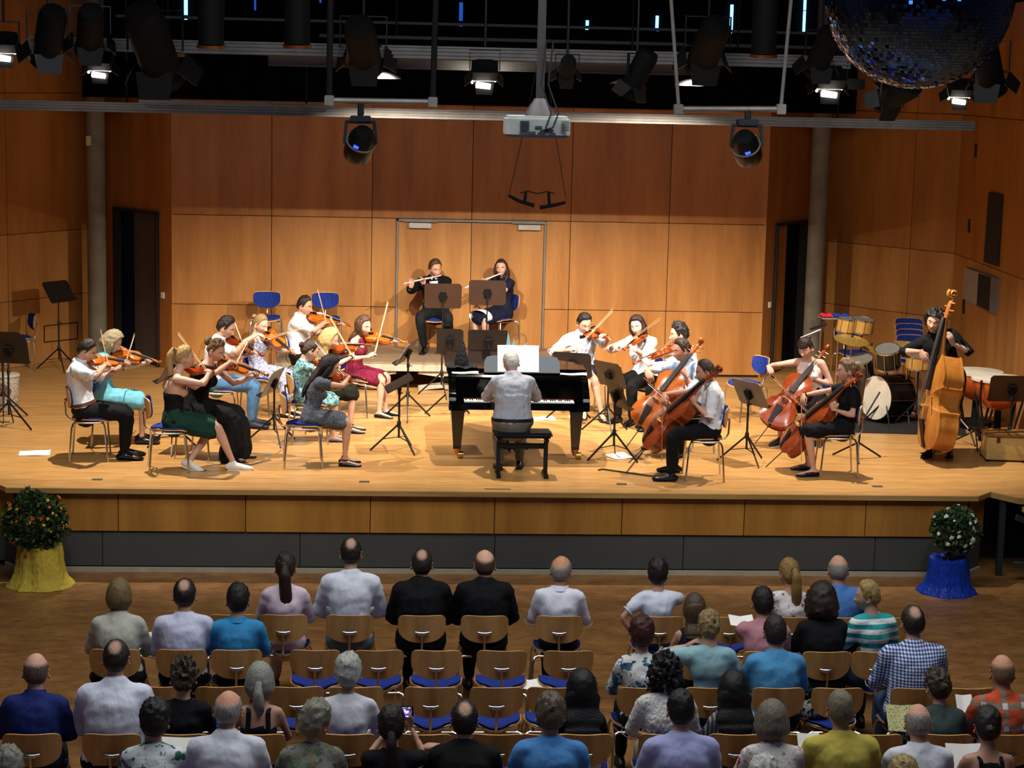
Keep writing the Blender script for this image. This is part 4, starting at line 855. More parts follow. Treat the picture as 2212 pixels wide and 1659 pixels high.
# percussion tray, chimes
p = on_y(1805, 686, 5.4); t = thing('percussion_tray', 'small tray on a stand holding a red and a blue cloth', 'tray', p)
m = MB(); m.box((0, 0, 0), (0.42, 0.28, 0.02)); m.build('tray', plain('tray_grey', '6d685c', 0.6), t, smooth=False); m = MB(); m.tube([(0.05, 0, -0.01), (0.05, 0, ST - p.z + 0.02)], 0.014, 8); m.build('pole', M_CHROME, t)
for k in range(3): m = MB(); a = 2.1 * k; m.bar((0.05, 0, ST - p.z + 0.3), (0.05 + 0.3 * cos(a), 0.3 * sin(a), ST - p.z + 0.012), 0.014, 0.02); m.build('leg', M_CHROME, t, smooth=False)
for dx, w, c, lab in ((-0.13, 0.15, 'e0203c', 'red'), (0.06, 0.2, '1c3aa0', 'blue')):
    m = MB(); m.sheet(lambda u, v: (V(((u - 0.5) * w, (v - 0.5) * 0.22, 0.018 + 0.014 * sin(9 * u + 5 * v) * sin(8 * v))), V((0, 0, 1))), 10, 12, 0.012); o = m.build('cloth', cloth(c)); o.location = p + V((dx, 0, 0.012)); tag(o, lab + ' cloth lying on the percussion tray', 'cloth')
p = on_y(1764, 708, 5.3); t = thing('bar_chimes', 'chrome bar chimes on a stand before the right column', 'chimes', p)
m = MB(); m.bar((-0.09, 0, -0.02), (0.13, 0, 0.05), 0.03, 0.03); m.build('rail', M_BLACKMET, t, smooth=False); m = MB(); m.tube([(0.06, 0, 0), (0.06, 0, ST - p.z + 0.02)], 0.012, 8); m.build('pole', M_CHROME, t)
for k in range(3): m = MB(); a = 2.1 * k + 1; m.bar((0.06, 0, ST - p.z + 0.3), (0.06 + 0.28 * cos(a), 0.28 * sin(a), ST - p.z + 0.012), 0.014, 0.02); m.build('leg', M_CHROME, t, smooth=False)
for k in range(9): m = MB(); x = -0.085 + k * 0.025; m.tube([(x, 0, 0.1 - k * 0.004 + 0.02 * (k % 2)), (x, 0, -0.14 + k * 0.012)], 0.006, 6); m.build('chime', M_CHROME, t)
m = MB(); m.tube([(-0.22, -0.05, -0.13), (0.06, 0.0, -0.02)], 0.008, 6); m.build('beater', plain('beater_white', 'e6e0d6', 0.5), t)
# timpani
M_COPPER = plain('timpani_copper', 'c8602a', 0.3, 0.35, var=0.2, scale=4)
for px, py, yy, r, lab in ((2112, 800, 4.1, 0.31, 'copper timpani just behind the bass player'), (2160, 815, 3.2, 0.33, 'copper timpani behind the brown music stand at right')):
    p = on_y(px, py, yy); t = thing('timpani', lab, 'timpani', (p.x, p.y, ST), 0, 'copper timpani'); h = p.z - ST
    m = MB(); m.lathe([(0.04, h - r * 1.25), (r * 0.45, h - r * 1.12), (r * 0.8, h - r * 0.75), (r * 0.97, h - r * 0.3), (r, h - 0.03)], 32); m.build('kettle', M_COPPER, t)
    m = MB(); m.lathe([(0, h), (r, h), (r * 1.05, h - 0.005), (r * 1.05, h - 0.035), (r, h - 0.035)], 32); m.build('drum_head', M_HEAD, t, ang=0.5)
    for k in range(4):
        a = pi / 2 * k + 0.6; m = MB(); m.tube([(r * 1.06 * cos(a), r * 1.06 * sin(a), h - 0.01), (r * 1.08 * cos(a), r * 1.08 * sin(a), h - r * 0.8), (r * 0.7 * cos(a), r * 0.7 * sin(a), 0.10)], 0.016, 8); m.build('strut', M_BLACKMET, t)
    m = MB(); m.lathe([(0.02, 0.05), (r * 0.75, 0.06), (r * 0.75, 0.10), (0.05, 0.13), (0.04, h - r * 1.2)], 20); m.build('base', M_BLACK, t)
    for k in range(3): a = 2.09 * k + 0.2; m = MB(); m.tube([(r * 0.7 * cos(a) - 0.015, r * 0.7 * sin(a), 0.03), (r * 0.7 * cos(a) + 0.015, r * 0.7 * sin(a), 0.03)], 0.03, 12); m.build('wheel', M_RUBBER, t)
q = on_z(2172, 1000, ST); t = thing('wooden_crate', 'pale wooden crate with dark corner fittings at the right edge', 'crate', (q.x + 0.12, q.y + 0.22, ST), -0.12)
m = MB(); m.box((0, 0, 0.155), (0.62, 0.36, 0.27)); m.build('body', wood('crate_wood', 'a08045', 'c4a768', (0.2, 1, 1)), t, smooth=False, bevel=0.006)
m = MB(); m.box((0, 0, 0.31), (0.64, 0.38, 0.04)); m.build('lid', wood('crate_lid', '6b4a20', '8f6a34', (0.2, 1, 1)), t, smooth=False, bevel=0.006)
for x in (-0.29, 0.29):
    for y in (-0.16, 0.16): m = MB(); m.box((x, y, 0.012), (0.05, 0.05, 0.024)); m.build('foot', M_RUBBER, t, smooth=False)
for x in (-0.18, 0.14): m = MB(); m.box((x, -0.19, 0.26), (0.04, 0.012, 0.07)); m.build('latch', plain('latch_brown', '4a3018', 0.5, 0.4), t, smooth=False, bevel=0.004)
def boom(c, pts, label, m_=M_CHROME, name='microphone_stand'):
    t = thing(name, label, 'stand', c, 0); m = MB(); m.tube(pts[:2], 0.012, 8); m.build('pole', m_, t); m = MB(); m.tube(pts[1:], 0.01, 8); m.build('boom', m_, t); m = MB(); m.ball(pts[1], 0.022, 10, 6); m.build('joint', M_BLACK, t)
    for k in range(3): a = 2.09 * k + 0.35; m = MB(); m.bar((0, 0, 0.2), (0.32 * cos(a), 0.32 * sin(a), 0.012), 0.014, 0.02); m.build('leg', M_BLACKMET, t, smooth=False)
    return t
c = on_z(1852, 992, ST); boom(c, [(0, 0, 0.05), (0.02, 0, 0.42), (0.25, 0.1, 0.78)], 'black boom stand between the front right cellist and the drum kit', M_BLACKMET)
c = on_z(2105, 965, ST); boom(c, [(0, 0, 0.02), (-0.06, 0.05, 0.2), (-0.24, 0.2, 0.42)], 'low chrome boom stand between double bass and crate')

# ---------------------------------------------------------------- potted shrubs in front of the stage
def shrub(px, py, foot, r, cols, pot, label, potlab, n_fl):
    q = on_z(*foot, 0.0); q.y += 0.18; t = thing('flowering_shrub', label, 'plant', q); c = on_y(px, py, q.y) - q
    R = random.Random(int(px)); m = MB(); pos = []
    for k in range(2300):
        th = math.acos(1 - 2 * R.random()); ph = 2 * pi * R.random(); rr = r * (0.5 + 0.5 * R.random() ** 0.5) * (1 + 0.24 * noise.noise(V((sin(th) * cos(ph), sin(th) * sin(ph), cos(th))) * 2.6 + V((px, 0, 0))))
        d = V((sin(th) * cos(ph), sin(th) * sin(ph), cos(th) * 0.95)); p = c + d * rr; pos.append((p, d))
        a = (d + V((R.gauss(0, .6), R.gauss(0, .6), R.gauss(0, .6)))).normalized(); b = a.cross(V((R.random(), R.random(), R.random()))).normalized(); L = 0.028 + 0.02 * R.random()
        nn = a.cross(b) * 0.004
        m.add([p - a * L, p + b * L * 0.45 + nn, p + a * L, p - b * L * 0.45 + nn, p + nn * 3], [[0, 1, 4], [1, 2, 4], [2, 3, 4], [3, 0, 4]])
    m.build('foliage', plain('leaf_green', '2f4a22', 0.55, var=0.4, scale=25), t, smooth=False, kind='stuff')
    m = MB(); m.tube([(0, 0, 0.3), (0.01, 0, (c.z - r) * 0.6 + 0.2), c - V((0, 0, r * 0.5)), c], [0.02, 0.018, 0.016, 0.008], 8)
    for k in range(7): a = 0.9 * k; m.tube([c - V((0, 0, r * 0.6)), c + V((cos(a) * r * 0.6, sin(a) * r * 0.6, r * 0.1 * (k % 3)))], [0.009, 0.004], 5)
    m.build('stem', plain('bark', '3b2c1c', 0.9), t)
    outer = [x for x in pos if (x[0] - c).length > r * 0.72 and x[1].y < 0.45]
    fm = []
    for k, cl in enumerate(cols):
        b = MB()
        for i in range(9): a = 2.4 * i; rr = 0.018 * sqrt(i / 9); b.ball((rr * cos(a), rr * sin(a), 0.01 - rr * 0.3), 0.0075, 5, 3)
        me = b.mesh('flower', [plain('petal_' + cl, cl, 0.6)]); fix(me); fm.append(me)
    for k in range(n_fl):
        p, d = R.choice(outer); o = part('flower', fm[R.randrange(len(fm))], t); o.location = p + d * 0.02; o.rotation_euler = d.to_track_quat('Z', 'Y').to_euler(); s = 0.7 + 0.6 * R.random(); o.scale = (s, s, s)
    hp, r0, r1, mc = pot
    m = MB(); nf = 72
    prof = [(0.35, hp * 0.93), (0.55, hp * 0.95), (0.85, hp * 1.0), (1.0, hp * 0.97), (1.04, hp * 0.85), (1.08, hp * 0.6), (1.14, hp * 0.35), (1.28, hp * 0.15), (r1 / r0 * 0.97, hp * 0.05), (r1 / r0, 0.004), (r1 / r0 * 0.9, 0.0)]
    vs = []
    for i, (k, z) in enumerate(prof):
        for j in range(nf):
            a = 2 * pi * j / nf; dpt = V((cos(a), sin(a), 0)); f = noise.noise(dpt * 2.2 + V((0, 0, z * 2 + px))) * 0.13 + 0.06 * noise.noise(dpt * 7 + V((0, 0, z * 9))) + 0.035 * sin(a * 9 + 6 * z + 2 * noise.noise(dpt * 2)) * min(1, i / 4)
            vs.append(dpt * r0 * (k + f * (0.4 + 0.1 * i)) + V((0, 0, max(0.002, z + 0.03 * noise.noise(dpt * 3 + V((px, 1, z))) * (1 if 0 < i < 8 else 0)))))
    m.add(vs, [[i * nf + (j + 1) % nf, i * nf + j, (i + 1) * nf + j, (i + 1) * nf + (j + 1) % nf] for i in range(len(prof) - 1) for j in range(nf)])
    m.build('pot_wrap', mc, t)[ 'label'] = potlab
    m = MB(); m.lathe([(0, hp * 0.9), (r0 * 0.7, hp * 0.9), (r0 * 0.6, 0.02), (0, 0.02)], 20); m.build('pot', plain('pot_soil', '2a1c10', 0.95), t)
    return t
shrub(75, 1128, (82, 1272), 0.325, ('e8a21c', 'e86a1c', 'f0c830', 'd84a18'), (0.42, 0.22, 0.345, cloth('bfa63e', 'yellow_wrap', weave=2.2)), 'bushy orange and yellow flowering shrub in yellow-wrapped pot at left', 'yellow crumpled cloth around the pot', 62)
shrub(2063, 1145, (2055, 1287), 0.245, ('e8ecd8', 'dfe8c8', 'f4f4ea'), (0.37, 0.2, 0.31, cloth('16369c', 'blue_wrap', rough=0.35, weave=2.2)), 'round white-flowering shrub in blue-wrapped pot at right', 'glossy blue cloth around the pot', 48)
# ---------------------------------------------------------------- people
TMP = bpy.data.scenes.new('build_room')
def remesh(mb, voxel, it=4, fold=0.0, seed=0.0, floor=0.003, fscale=(9, 9, 22), pleat=0):
    me = mb.mesh('tmp'); fix(me); ob = bpy.data.objects.new('tmp', me); TMP.collection.objects.link(ob)
    r = ob.modifiers.new('r', 'REMESH'); r.mode = 'VOXEL'; r.voxel_size = voxel; r.adaptivity = 0
    s = ob.modifiers.new('s', 'SMOOTH'); s.factor = 0.5; s.iterations = it
    vl = TMP.view_layers[0]; vl.update(); dg = vl.depsgraph
    out = bpy.data.meshes.new_from_object(ob.evaluated_get(dg), depsgraph=dg); bpy.data.objects.remove(ob); bpy.data.meshes.remove(me)
    n = len(out.vertices); co = [0.0] * (3 * n); out.vertices.foreach_get('co', co); nm = [0.0] * (3 * n)
    if fold:
        out.vertex_normals.foreach_get('vector', nm)
        for i in range(0, 3 * n, 3):
            x, y, z = co[i:i + 3]
            f = fold * (noise.noise(V((x * fscale[0] + seed, y * fscale[1], z * fscale[2]))) + 0.5 * noise.noise(V((x * 30, y * 30 + seed, z * 16))))
            co[i] = x + nm[i] * f; co[i + 1] = y + nm[i + 1] * f; co[i + 2] = z + nm[i + 2] * f
    for i in range(2, 3 * n, 3):
        if co[i] < floor: co[i] = floor
    out.vertices.foreach_set('co', co)
    out.polygons.foreach_set('use_smooth', [True] * len(out.polygons)); return out
def sm(a, b, x): t = min(1, max(0, (x - a) / (b - a))); return t * t * (3 - 2 * t)
def gs(x, c, w): return math.exp(-((x - c) / w) ** 2)
def head_point(d, fem=0.0):
    x, y, z = d.x * 0.0745, d.y * 0.094, d.z * 0.118
    if d.z < 0:
        q = -d.z; x *= 1 - (0.34 + 0.06 * fem) * sm(0.15, 1.0, q); y += 0.016 * q if y > 0 else 0
        if y < 0: y *= 1 - 0.55 * sm(0.25, 0.9, q)
    else: x *= 1 + 0.03 * d.z; y -= 0.008 * (1 - abs(d.y)) * 0
    if d.y < 0: x *= 1 + 0.05 * -d.y
    if d.y > 0.1:
        f = sm(0.1, 0.5, d.y); a = abs(x)
        b = 0.010 * gs(x, 0, 0.013) * sm(0.022, -0.03, z) * (z > -0.05) + 0.017 * gs(x, 0, 0.0135) * gs(z, -0.034, 0.013)
        b += 0.004 * gs(a, 0.014, 0.007) * gs(z, -0.038, 0.008)
        b -= 0.010 * gs(a, 0.033, 0.017) * gs(z, 0.002, 0.012)
        b += 0.0045 * gs(a, 0.028, 0.024) * gs(z, 0.023, 0.009)
        b += 0.0055 * gs(x, 0, 0.021) * (gs(z, -0.062, 0.0055) + gs(z, -0.074, 0.006)) - 0.003 * gs(x, 0, 0.02) * gs(z, -0.068, 0.003)
        b += 0.008 * gs(x, 0, 0.022) * gs(z, -0.100, 0.013) + 0.004 * gs(a, 0.046, 0.02) * gs(z, -0.024, 0.02)
        y += b * f
    return V((x, y, z))
def dirv(az, el): return V((sin(az) * cos(el), cos(az) * cos(el), sin(el)))     # az 0 = face, positive = the head's right side
def head_mesh(fem, na=58, ne=44):
    m = MB(); vs = []; mi = []
    for j in range(ne + 1):
        el = pi / 2 - pi * j / ne
        for i in range(na):
            a = -pi + 2 * pi * i / na; vs.append(head_point(dirv(a - 0.45 * sin(a), el), fem))
    fs = []
    for j in range(ne):
        for i in range(na):
            f = [j * na + i, (j + 1) * na + i, (j + 1) * na + (i + 1) % na, j * na + (i + 1) % na]; fs.append(f)
            c = sum((vs[k] for k in f), V()) / 4; ax = abs(c.x)
            lip = c.y > 0.06 and ((ax / 0.024) ** 2 + ((c.z + 0.068) / 0.0105) ** 2 < 1)
            brow = c.y > 0.05 and 0.012 < ax < 0.05 and abs(c.z - (0.0245 + 0.10 * (ax - 0.02) * (1 if ax < 0.034 else -0.3))) < 0.0042
            mi.append(3 if lip else 4 if brow else 0)
    m.v, m.f, m.m = [V(p) for p in vs], fs, mi
    for s in (-1, 1):
        m.cur = 1; m.ball((s * 0.0315, 0.0745, 0.0015), (0.0135, 0.0115, 0.0075), 12, 8)
        m.cur = 2; m.ball((s * 0.0315, 0.0815, 0.0015), (0.0052, 0.0050, 0.0056), 10, 6)
        m.cur = 0; m.ball((s * 0.0315, 0.0755, 0.0072), (0.0155, 0.0125, 0.0045), 12, 6)
        R = Matrix.Rotation(s * 0.35, 3, 'Z') @ Matrix.Rotation(-0.15, 3, 'X')
        pts = []
        for k in range(12): t = 0.5 + 5.0 * k / 11; pts.append(V((s * 0.076, -0.006, -0.008)) + R @ V((s * 0.004, -0.017 * cos(t) * -1 * -1, 0.027 * sin(t) * -1)))
        m.tube(pts, [0.0055] * 12, 6); m.ball((s * 0.074, -0.006, -0.008), (0.006, 0.015, 0.024), 10, 8, R)
    me = m.mesh('head', [None] * 0 or []); me.polygons.foreach_set('material_index', m.m); bm = bmesh.new(); bm.from_mesh(me); bmesh.ops.recalc_face_normals(bm, faces=bm.faces)
    for f in bm.faces: f.smooth = True
    bm.to_mesh(me); bm.free(); return me
HEAD = {f: head_mesh(f) for f in (0, 1)}; HEADLOW = {f: head_mesh(f, 40, 30) for f in (0, 1)}
def hand_mesh(side, curl, spread=0.0):
    """wrist at the origin, fingers along +y, back of the hand +z; thumb on -x for the right hand"""
    m = MB(); s = 1 if side == 'R' else -1
    m.tube([(0, -0.02, 0), (0, 0.0, 0), (0, 0.03, 0.002), (0, 0.065, 0.003), (0, 0.09, 0.0), (0, 0.1, -0.002)], [(0.025, 0.019), (0.027, 0.019), (0.037, 0.017), (0.041, 0.015), (0.039, 0.012), (0.03, 0.006)], 12, side=(1, 0, 0))
    for k, (x, L) in enumerate(((-0.030, 0.068), (-0.010, 0.077), (0.010, 0.071), (0.029, 0.056))):
        x *= s; p = V((x, 0.083, 0)); a = 0.25 * curl * (1 + 0.12 * k); pts = [p]; dx = x * (1.2 + spread * 6)
        for q in range(3):
            a += curl * (0.55, 0.62, 0.45)[q]; p = p + V((dx * 0.25, cos(a), -sin(a))) * (L * (0.45, 0.32, 0.23)[q]); pts.append(p)
        m.cap_tube(pts, [0.0095, 0.0088, 0.0078, 0.0062], 7)
    c = min(1, curl)
    pts = [V((-s * 0.022, 0.022, -0.004)), V((-s * 0.043, 0.045, -0.012 - 0.01 * c)), V((-s * (0.05 - 0.016 * c), 0.072, -0.02 - 0.018 * c)), V((-s * (0.05 - 0.03 * c), 0.095 - 0.008 * c, -0.024 - 0.026 * c))]
    m.cap_tube(pts, [0.015, 0.0125, 0.0105, 0.008], 8)
    me = m.mesh('hand'); fix(me); return me
HANDS = {}
def hand(side, curl, spread=0.0):
    k = (side, curl, spread)
    if k not in HANDS: HANDS[k] = hand_mesh(*k)
    return HANDS[k]
def skin_mat(c): 
    nm = 'skin_' + c.strip('#')
    c = tuple(x * 0.80 for x in lin(c))
    if nm in MATS: return MATS[nm]
    k = N(nm); f = k.noise(k.coord(), 14, 3); a = lin(c)
    k.col(k.ramp(f, [(0.3, tuple(x * y for x, y in zip(a, (0.92, 0.88, 0.86)))), (0.7, tuple(min(1, x * 1.05) for x in a))]))
    MATS[nm] = k.done(0.5, 0, 0.35); return MATS[nm]
def hair_mat(c, scalp=None):
    nm = 'hair_' + c.strip('#') + (scalp or '').strip('#')
    if nm in MATS: return MATS[nm]
    k = N(nm); v = k.coord((60, 60, 6)); f = k.noise(v, 2.2, 3, 0.6); a = lin(c)
    hc = k.ramp(f, [(0.3, tuple(x * 0.6 for x in a)), (0.7, tuple(min(1, x * 1.35) for x in a))])
    if scalp:
        at = k.n('ShaderNodeAttribute', attribute_name='thin'); k.l(at.outputs['Fac'], (mm := k.n('ShaderNodeMath', operation='MULTIPLY_ADD')).inputs[0]); mm.inputs[1].default_value = 1.25; g = k.n('ShaderNodeMath', operation='MULTIPLY_ADD')
        k.l(k.noise(k.coord((40, 40, 40)), 3, 2), g.inputs[0]); g.inputs[1].default_value = 0.5; g.inputs[2].default_value = -0.35; k.l(g.outputs[0], mm.inputs[2]); mm.use_clamp = True
        hc = k.mix(mm.outputs[0], hc, scalp)
    k.col(hc); k.bump(f, 0.5, 0.012)
    MATS[nm] = k.done(0.5, 0, 0.35); return MATS[nm]
M_EYE = plain('eye_white', 'e6e0d8', 0.3, var=0.01); M_IRIS = plain('iris_dark', '1c120c', 0.2)
HL = [(0, 44), (30, 44), (50, 38), (66, 22), (76, 2), (84, -8), (92, -6), (98, 6), (108, 0), (118, -20), (132, -36), (180, -42)]
def hairline(az):
    a = abs(math.degrees(az)) % 360; a = min(a, 360 - a)
    for (x0, y0), (x1, y1) in zip(HL, HL[1:]):
        if a <= x1: return y0 + (y1 - y0) * (a - x0) / (x1 - x0)
    return HL[-1][1]
def hair_cap(m, style, th, fem, seed, curl=0.0, na=56, ne=40):
    vs = []; thin = []; nv = V((seed * 3.1, seed * 1.7, 0))
    spot = V((0, -0.62, 0.78)).normalized()
    for j in range(ne + 1):
        el = pi / 2 - pi * j / ne
        for i in range(na):
            az = -pi + 2 * pi * i / na; d = dirv(az, el); e = math.degrees(el); hl = hairline(az); a = abs(math.degrees(az))
            cov = sm(hl - 3, hl + 4, e); t = th
            if style == 'bob': cov = max(cov, sm(62, 74, a) * sm(-66, -58, e)); t = th * (1 + 0.9 * sm(20, -40, e))
            if style == 'long': cov = max(cov, sm(60, 72, a) * sm(-80, -70, e)); t = th * (1 + 0.4 * sm(10, -40, e))
            if style == 'fringe': cov = max(cov, sm(14, 20, e) * sm(70, 60, a))
            b = 0.0
            if style == 'spot': b = sm(cos(0.58), cos(0.15), d.dot(spot)) * 0.68
            if style == 'thin': b = sm(0.42, 0.72, d.z * 0.85 - d.y * 0.30)
            if style == 'bald': b = sm(18, 42, e) if a > 70 else 1.0; cov *= sm(62, 84, a) if e < 60 else 1
            t = t * (1 - b) + 0.0022 * b; thin.append(b)
            if style == 'shaved': t = 0.003
            n = (noise.noise(d * 4 + nv) * 0.4 + noise.noise(d * 12 + nv) * 0.34) * (0.4 if style == 'long' or (style == 'bob' and curl < 0.5) else 1)
            t *= 1 + n * (1 + curl * 1.6)
            if style not in ('bob', 'long'): t *= 0.45 + 0.55 * sm(hl - 2, hl + 30, e)
            if style in ('short', 'fringe'): t *= 1 + 0.5 * sm(0.3, 0.9, d.z)
            t = max(t, 0.0018)
            vs.append(head_point(d, fem) + d * (t * cov - 0.014 * (1 - cov)))
    m.thin = thin; m.add(vs, [[j * na + i, (j + 1) * na + i, (j + 1) * na + (i + 1) % na, j * na + (i + 1) % na] for j in range(ne) for i in range(na)])
def lock(m, pts, rad, seed, n=16, amp=0.16, side=(1, 0, 0)):
    """a mass of hair along a path, with strands in relief"""
    P = [V(p) for p in pts]; q, r = [], []
    for i in range(len(P) - 1):
        for k in range(4): t = k / 4; q.append(P[i].lerp(P[i + 1], t)); r.append(tuple(a + (b - a) * t for a, b in zip(rad[i], rad[i + 1])))
    q.append(P[-1]); r.append(rad[-1])
    o = len(m.v); M0 = m.M; m.M = Matrix(); tmp = MB(); tmp.tube(q, r, n, side)
    for i, c in enumerate(q):
        for k in range(n):
            v = tmp.v[i * n + k]; f = 1 + amp * noise.noise(V((k * 1.9 + seed, i * 0.16, seed))) + 0.4 * amp * sin(i * 0.7 + seed)
            tmp.v[i * n + k] = c + (v - c) * f
    m.M = M0; m.add(tmp.v, tmp.f)

class Person:
    def __init__(s, base, heading, k=1.0, fem=0, seat=0.455, lean=4, side=0, twist=0, look=(0, 8, 0), hip=None, legs=None, girth=1.0, hk=None, neck=0.0):
        s.base, s.h, s.k, s.fem, s.seat, s.lean, s.side, s.twist, s.look, s.hipz, s.legs, s.g = V(base), heading, k, fem, seat, lean, side, twist, look, hip, legs, girth
        s.hk = (hk or (1.0 if not fem else 0.965)) * 1.08; s.neck = neck; s.arms = {}; s.solve()
    @property
    def M(s): return Matrix.Translation(s.base) @ Matrix.Rotation(ang(s.h), 4, 'Z')
    def solve(s):
        k = s.k; hz = s.hipz if s.hipz is not None else s.seat + 0.085 * k
        s.hip = V((0, 0, hz)); L = 0.50 * k; la, sa = radians(s.lean), radians(s.side)
        s.d = V((sin(sa), sin(la) * cos(sa), cos(la) * cos(sa))).normalized()
        s.right = (V((1, 0, 0)) - s.d * s.d.x).normalized(); s.fw = s.d.cross(s.right)
        s.fw = -s.fw if s.fw.y < 0 else s.fw
        tw = radians(s.twist); s.sr = (s.right * cos(tw) + s.fw * sin(tw)).normalized(); s.sf = (s.fw * cos(tw) - s.right * sin(tw)).normalized()
        s.sp = lambda t: s.hip + s.d * (L * t) + s.fw * (-0.022 * k * sin(pi * min(1, max(0, t))))
        s.c7 = s.sp(1.0); w = (0.172 if not s.fem else 0.152) * k * (0.85 + 0.15 * s.g if s.g >= 1 else 0.35 + 0.65 * s.g)
        s.sh = {'R': s.sp(0.90) + s.sr * w, 'L': s.sp(0.90) - s.sr * w}
        yw, pt, rl = (radians(a) for a in s.look)
        R = Matrix.Rotation(-yw, 3, 'Z') @ Matrix.Rotation(-pt, 3, 'X') @ Matrix.Rotation(rl, 3, 'Y'); s.HR = R
        nd = (s.d * 0.75 + V((0, 0.1, 0.45))).normalized()
        s.hc = s.c7 + nd * (0.075 + s.neck) * k + R @ V((0, 0.035, 0.088)) * s.hk + V((0, 0.012 * k, 0))
        s.HM = Matrix.Translation(s.hc) @ (R.to_4x4() @ Matrix.Scale(s.hk, 4))
        if s.legs is None:
            kz = s.seat + 0.065 * k; s.L2 = [(V((0.10 * k, 0.43 * k, kz)), V((0.105 * k, 0.40 * k, 0.085 * k)), None), (V((-0.10 * k, 0.43 * k, kz)), V((-0.105 * k, 0.41 * k, 0.085 * k)), None)]
        else: s.L2 = [(V(a) , V(b), c) for a, b, c in s.legs]
    def head_px(s):
        p = s.M @ s.hc - CAM; z = p.dot(cF); return 1106 + F_PX * p.dot(cR) / z, 829.5 - F_PX * p.dot(cU) / z
    def aim_head(s, px, py, mode='lean', kr=(0.8, 1.1)):
        """choose the lean (or the place along the row) and the build so that the head is where the photograph shows it"""
        for _ in range(6):
            x, y = s.head_px(); e = (px - x, py - y)
            if abs(e[0]) + abs(e[1]) < 0.3: break
            def shift(f):
                if f[0] == 'k': s.k = min(kr[1], max(kr[0], s.k + f[1]))
                elif f[0] == 'x': s.base.x += f[1]
                elif f[0] == 'lean': s.lean = min(48, max(-12, s.lean + f[1]))
                elif f[0] == 'side': s.side = min(25, max(-25, s.side + f[1]))
                s.solve()
            h = {'lean': 2.0, 'side': 2.0, 'x': 0.05}[mode]; shift((mode, h)); x1, y1 = s.head_px(); shift((mode, -h))
            s.k0 = s.k; shift(('k', 0.02)); dk = s.k - s.k0; x2, y2 = s.head_px(); shift(('k', -dk)) if dk else None
            if not dk: dk, x2, y2 = 1, x, y + 1e6
            a, b, c, d = (x1 - x) / h, (x2 - x) / dk, (y1 - y) / h, (y2 - y) / dk; det = a * d - b * c
            if abs(det) < 1e-6: break
            shift((mode, (e[0] * d - b * e[1]) / det)); shift(('k', (a * e[1] - c * e[0]) / det))
        return s
    def loc(s, world): return s.M.inverted() @ V(world)
    def locd(s, world): return (s.M.to_3x3().inverted() @ V(world)).normalized()
    def arm(s, sd, wrist, pole=None, hdir=None, back=None, curl=0.5, spread=0.0):
        """wrist in the person's own frame; pole: where the elbow points"""
        A = s.sh[sd]; k = s.k; l1, l2 = 0.285 * k, 0.255 * k; W = V(wrist); v = W - A; D = v.length
        if D > (l1 + l2) * 0.985: W = A + v * ((l1 + l2) * 0.985 / D); v = W - A; D = v.length
        u = v.normalized(); a = (l1 * l1 - l2 * l2 + D * D) / (2 * D); hgt = sqrt(max(1e-6, l1 * l1 - a * a))
        P = V(pole if pole is not None else (0.5 if sd == 'R' else -0.5, -0.3, -1)); P = (P - u * P.dot(u)).normalized()
        E = A + u * a + P * hgt; hd = V(hdir).normalized() if hdir is not None else (W - E).normalized()
        b = V(back) if back is not None else V((0, 0, 1)); b = b - hd * b.dot(hd)
        b = b.normalized() if b.length > 1e-4 else V((1, 0, 0))
        s.arms[sd] = (A, E, W, hd, b, curl, spread); return s
    def rest_hands(s, spread=0.10, y=0.30, cur=0.7):
        z = s.seat + 0.2 * s.k
        for sd, q in (('R', 1), ('L', -1)):
            if sd not in s.arms: s.arm(sd, (q * spread * s.k, y * s.k, z), (q * 1.0, -0.5, -0.6), (-q * 0.5, 0.8, -0.25), (q * 0.2, 0.2, 1), cur)
    # ---- pieces
    def torso_rings(s, grow, t0=-0.12, t1=0.985):
        f, g, k = s.fem, s.g, s.k; T = [-0.12, 0.0, 0.15, 0.32, 0.5, 0.66, 0.8, 0.9, 0.96, 1.0]
        Wd = [0.150, 0.172, 0.165, 0.146, 0.150, 0.162, 0.168, 0.160, 0.11, 0.068] if not f else [0.155, 0.180, 0.160, 0.124, 0.130, 0.146, 0.150, 0.142, 0.095, 0.058]
        Dp = [0.10, 0.118, 0.112, 0.104, 0.110, 0.118, 0.112, 0.09, 0.072, 0.062] if not f else [0.105, 0.118, 0.102, 0.086, 0.098, 0.116, 0.100, 0.078, 0.062, 0.052]
        out = []
        for i in range(25):
            t = t0 + (t1 - t0) * i / 24
            for j in range(len(T) - 1):
                if T[j] <= t <= T[j + 1] + 1e-9:
                    q = (t - T[j]) / (T[j + 1] - T[j]); w = Wd[j] + (Wd[j + 1] - Wd[j]) * q; dd = Dp[j] + (Dp[j + 1] - Dp[j]) * q
                    gg = 1 + (g - 1) * (1 if t < 0.6 else 0.6); out.append((s.sp(t), ((w * gg) * k + grow, dd * (1 + (gg - 1) * 1.3) * k + grow))); break
        return out
    def add_torso(s, m, grow, t0=-0.12, t1=0.985):
        r = s.torso_rings(grow, t0, t1); n = len(r); m.cap_tube([p for p, _ in r], [q for _, q in r], 18, side=s.right.lerp(s.sr, 0.5))
        if s.fem and s.k > 0.88 and t1 > 0.6:
            for q in (-1, 1): m.ball(s.sp(0.62) + s.sr * q * 0.065 * s.k + s.sf * 0.082 * s.k, (0.058 * s.k + grow * 0.6,) * 3, 12, 8)
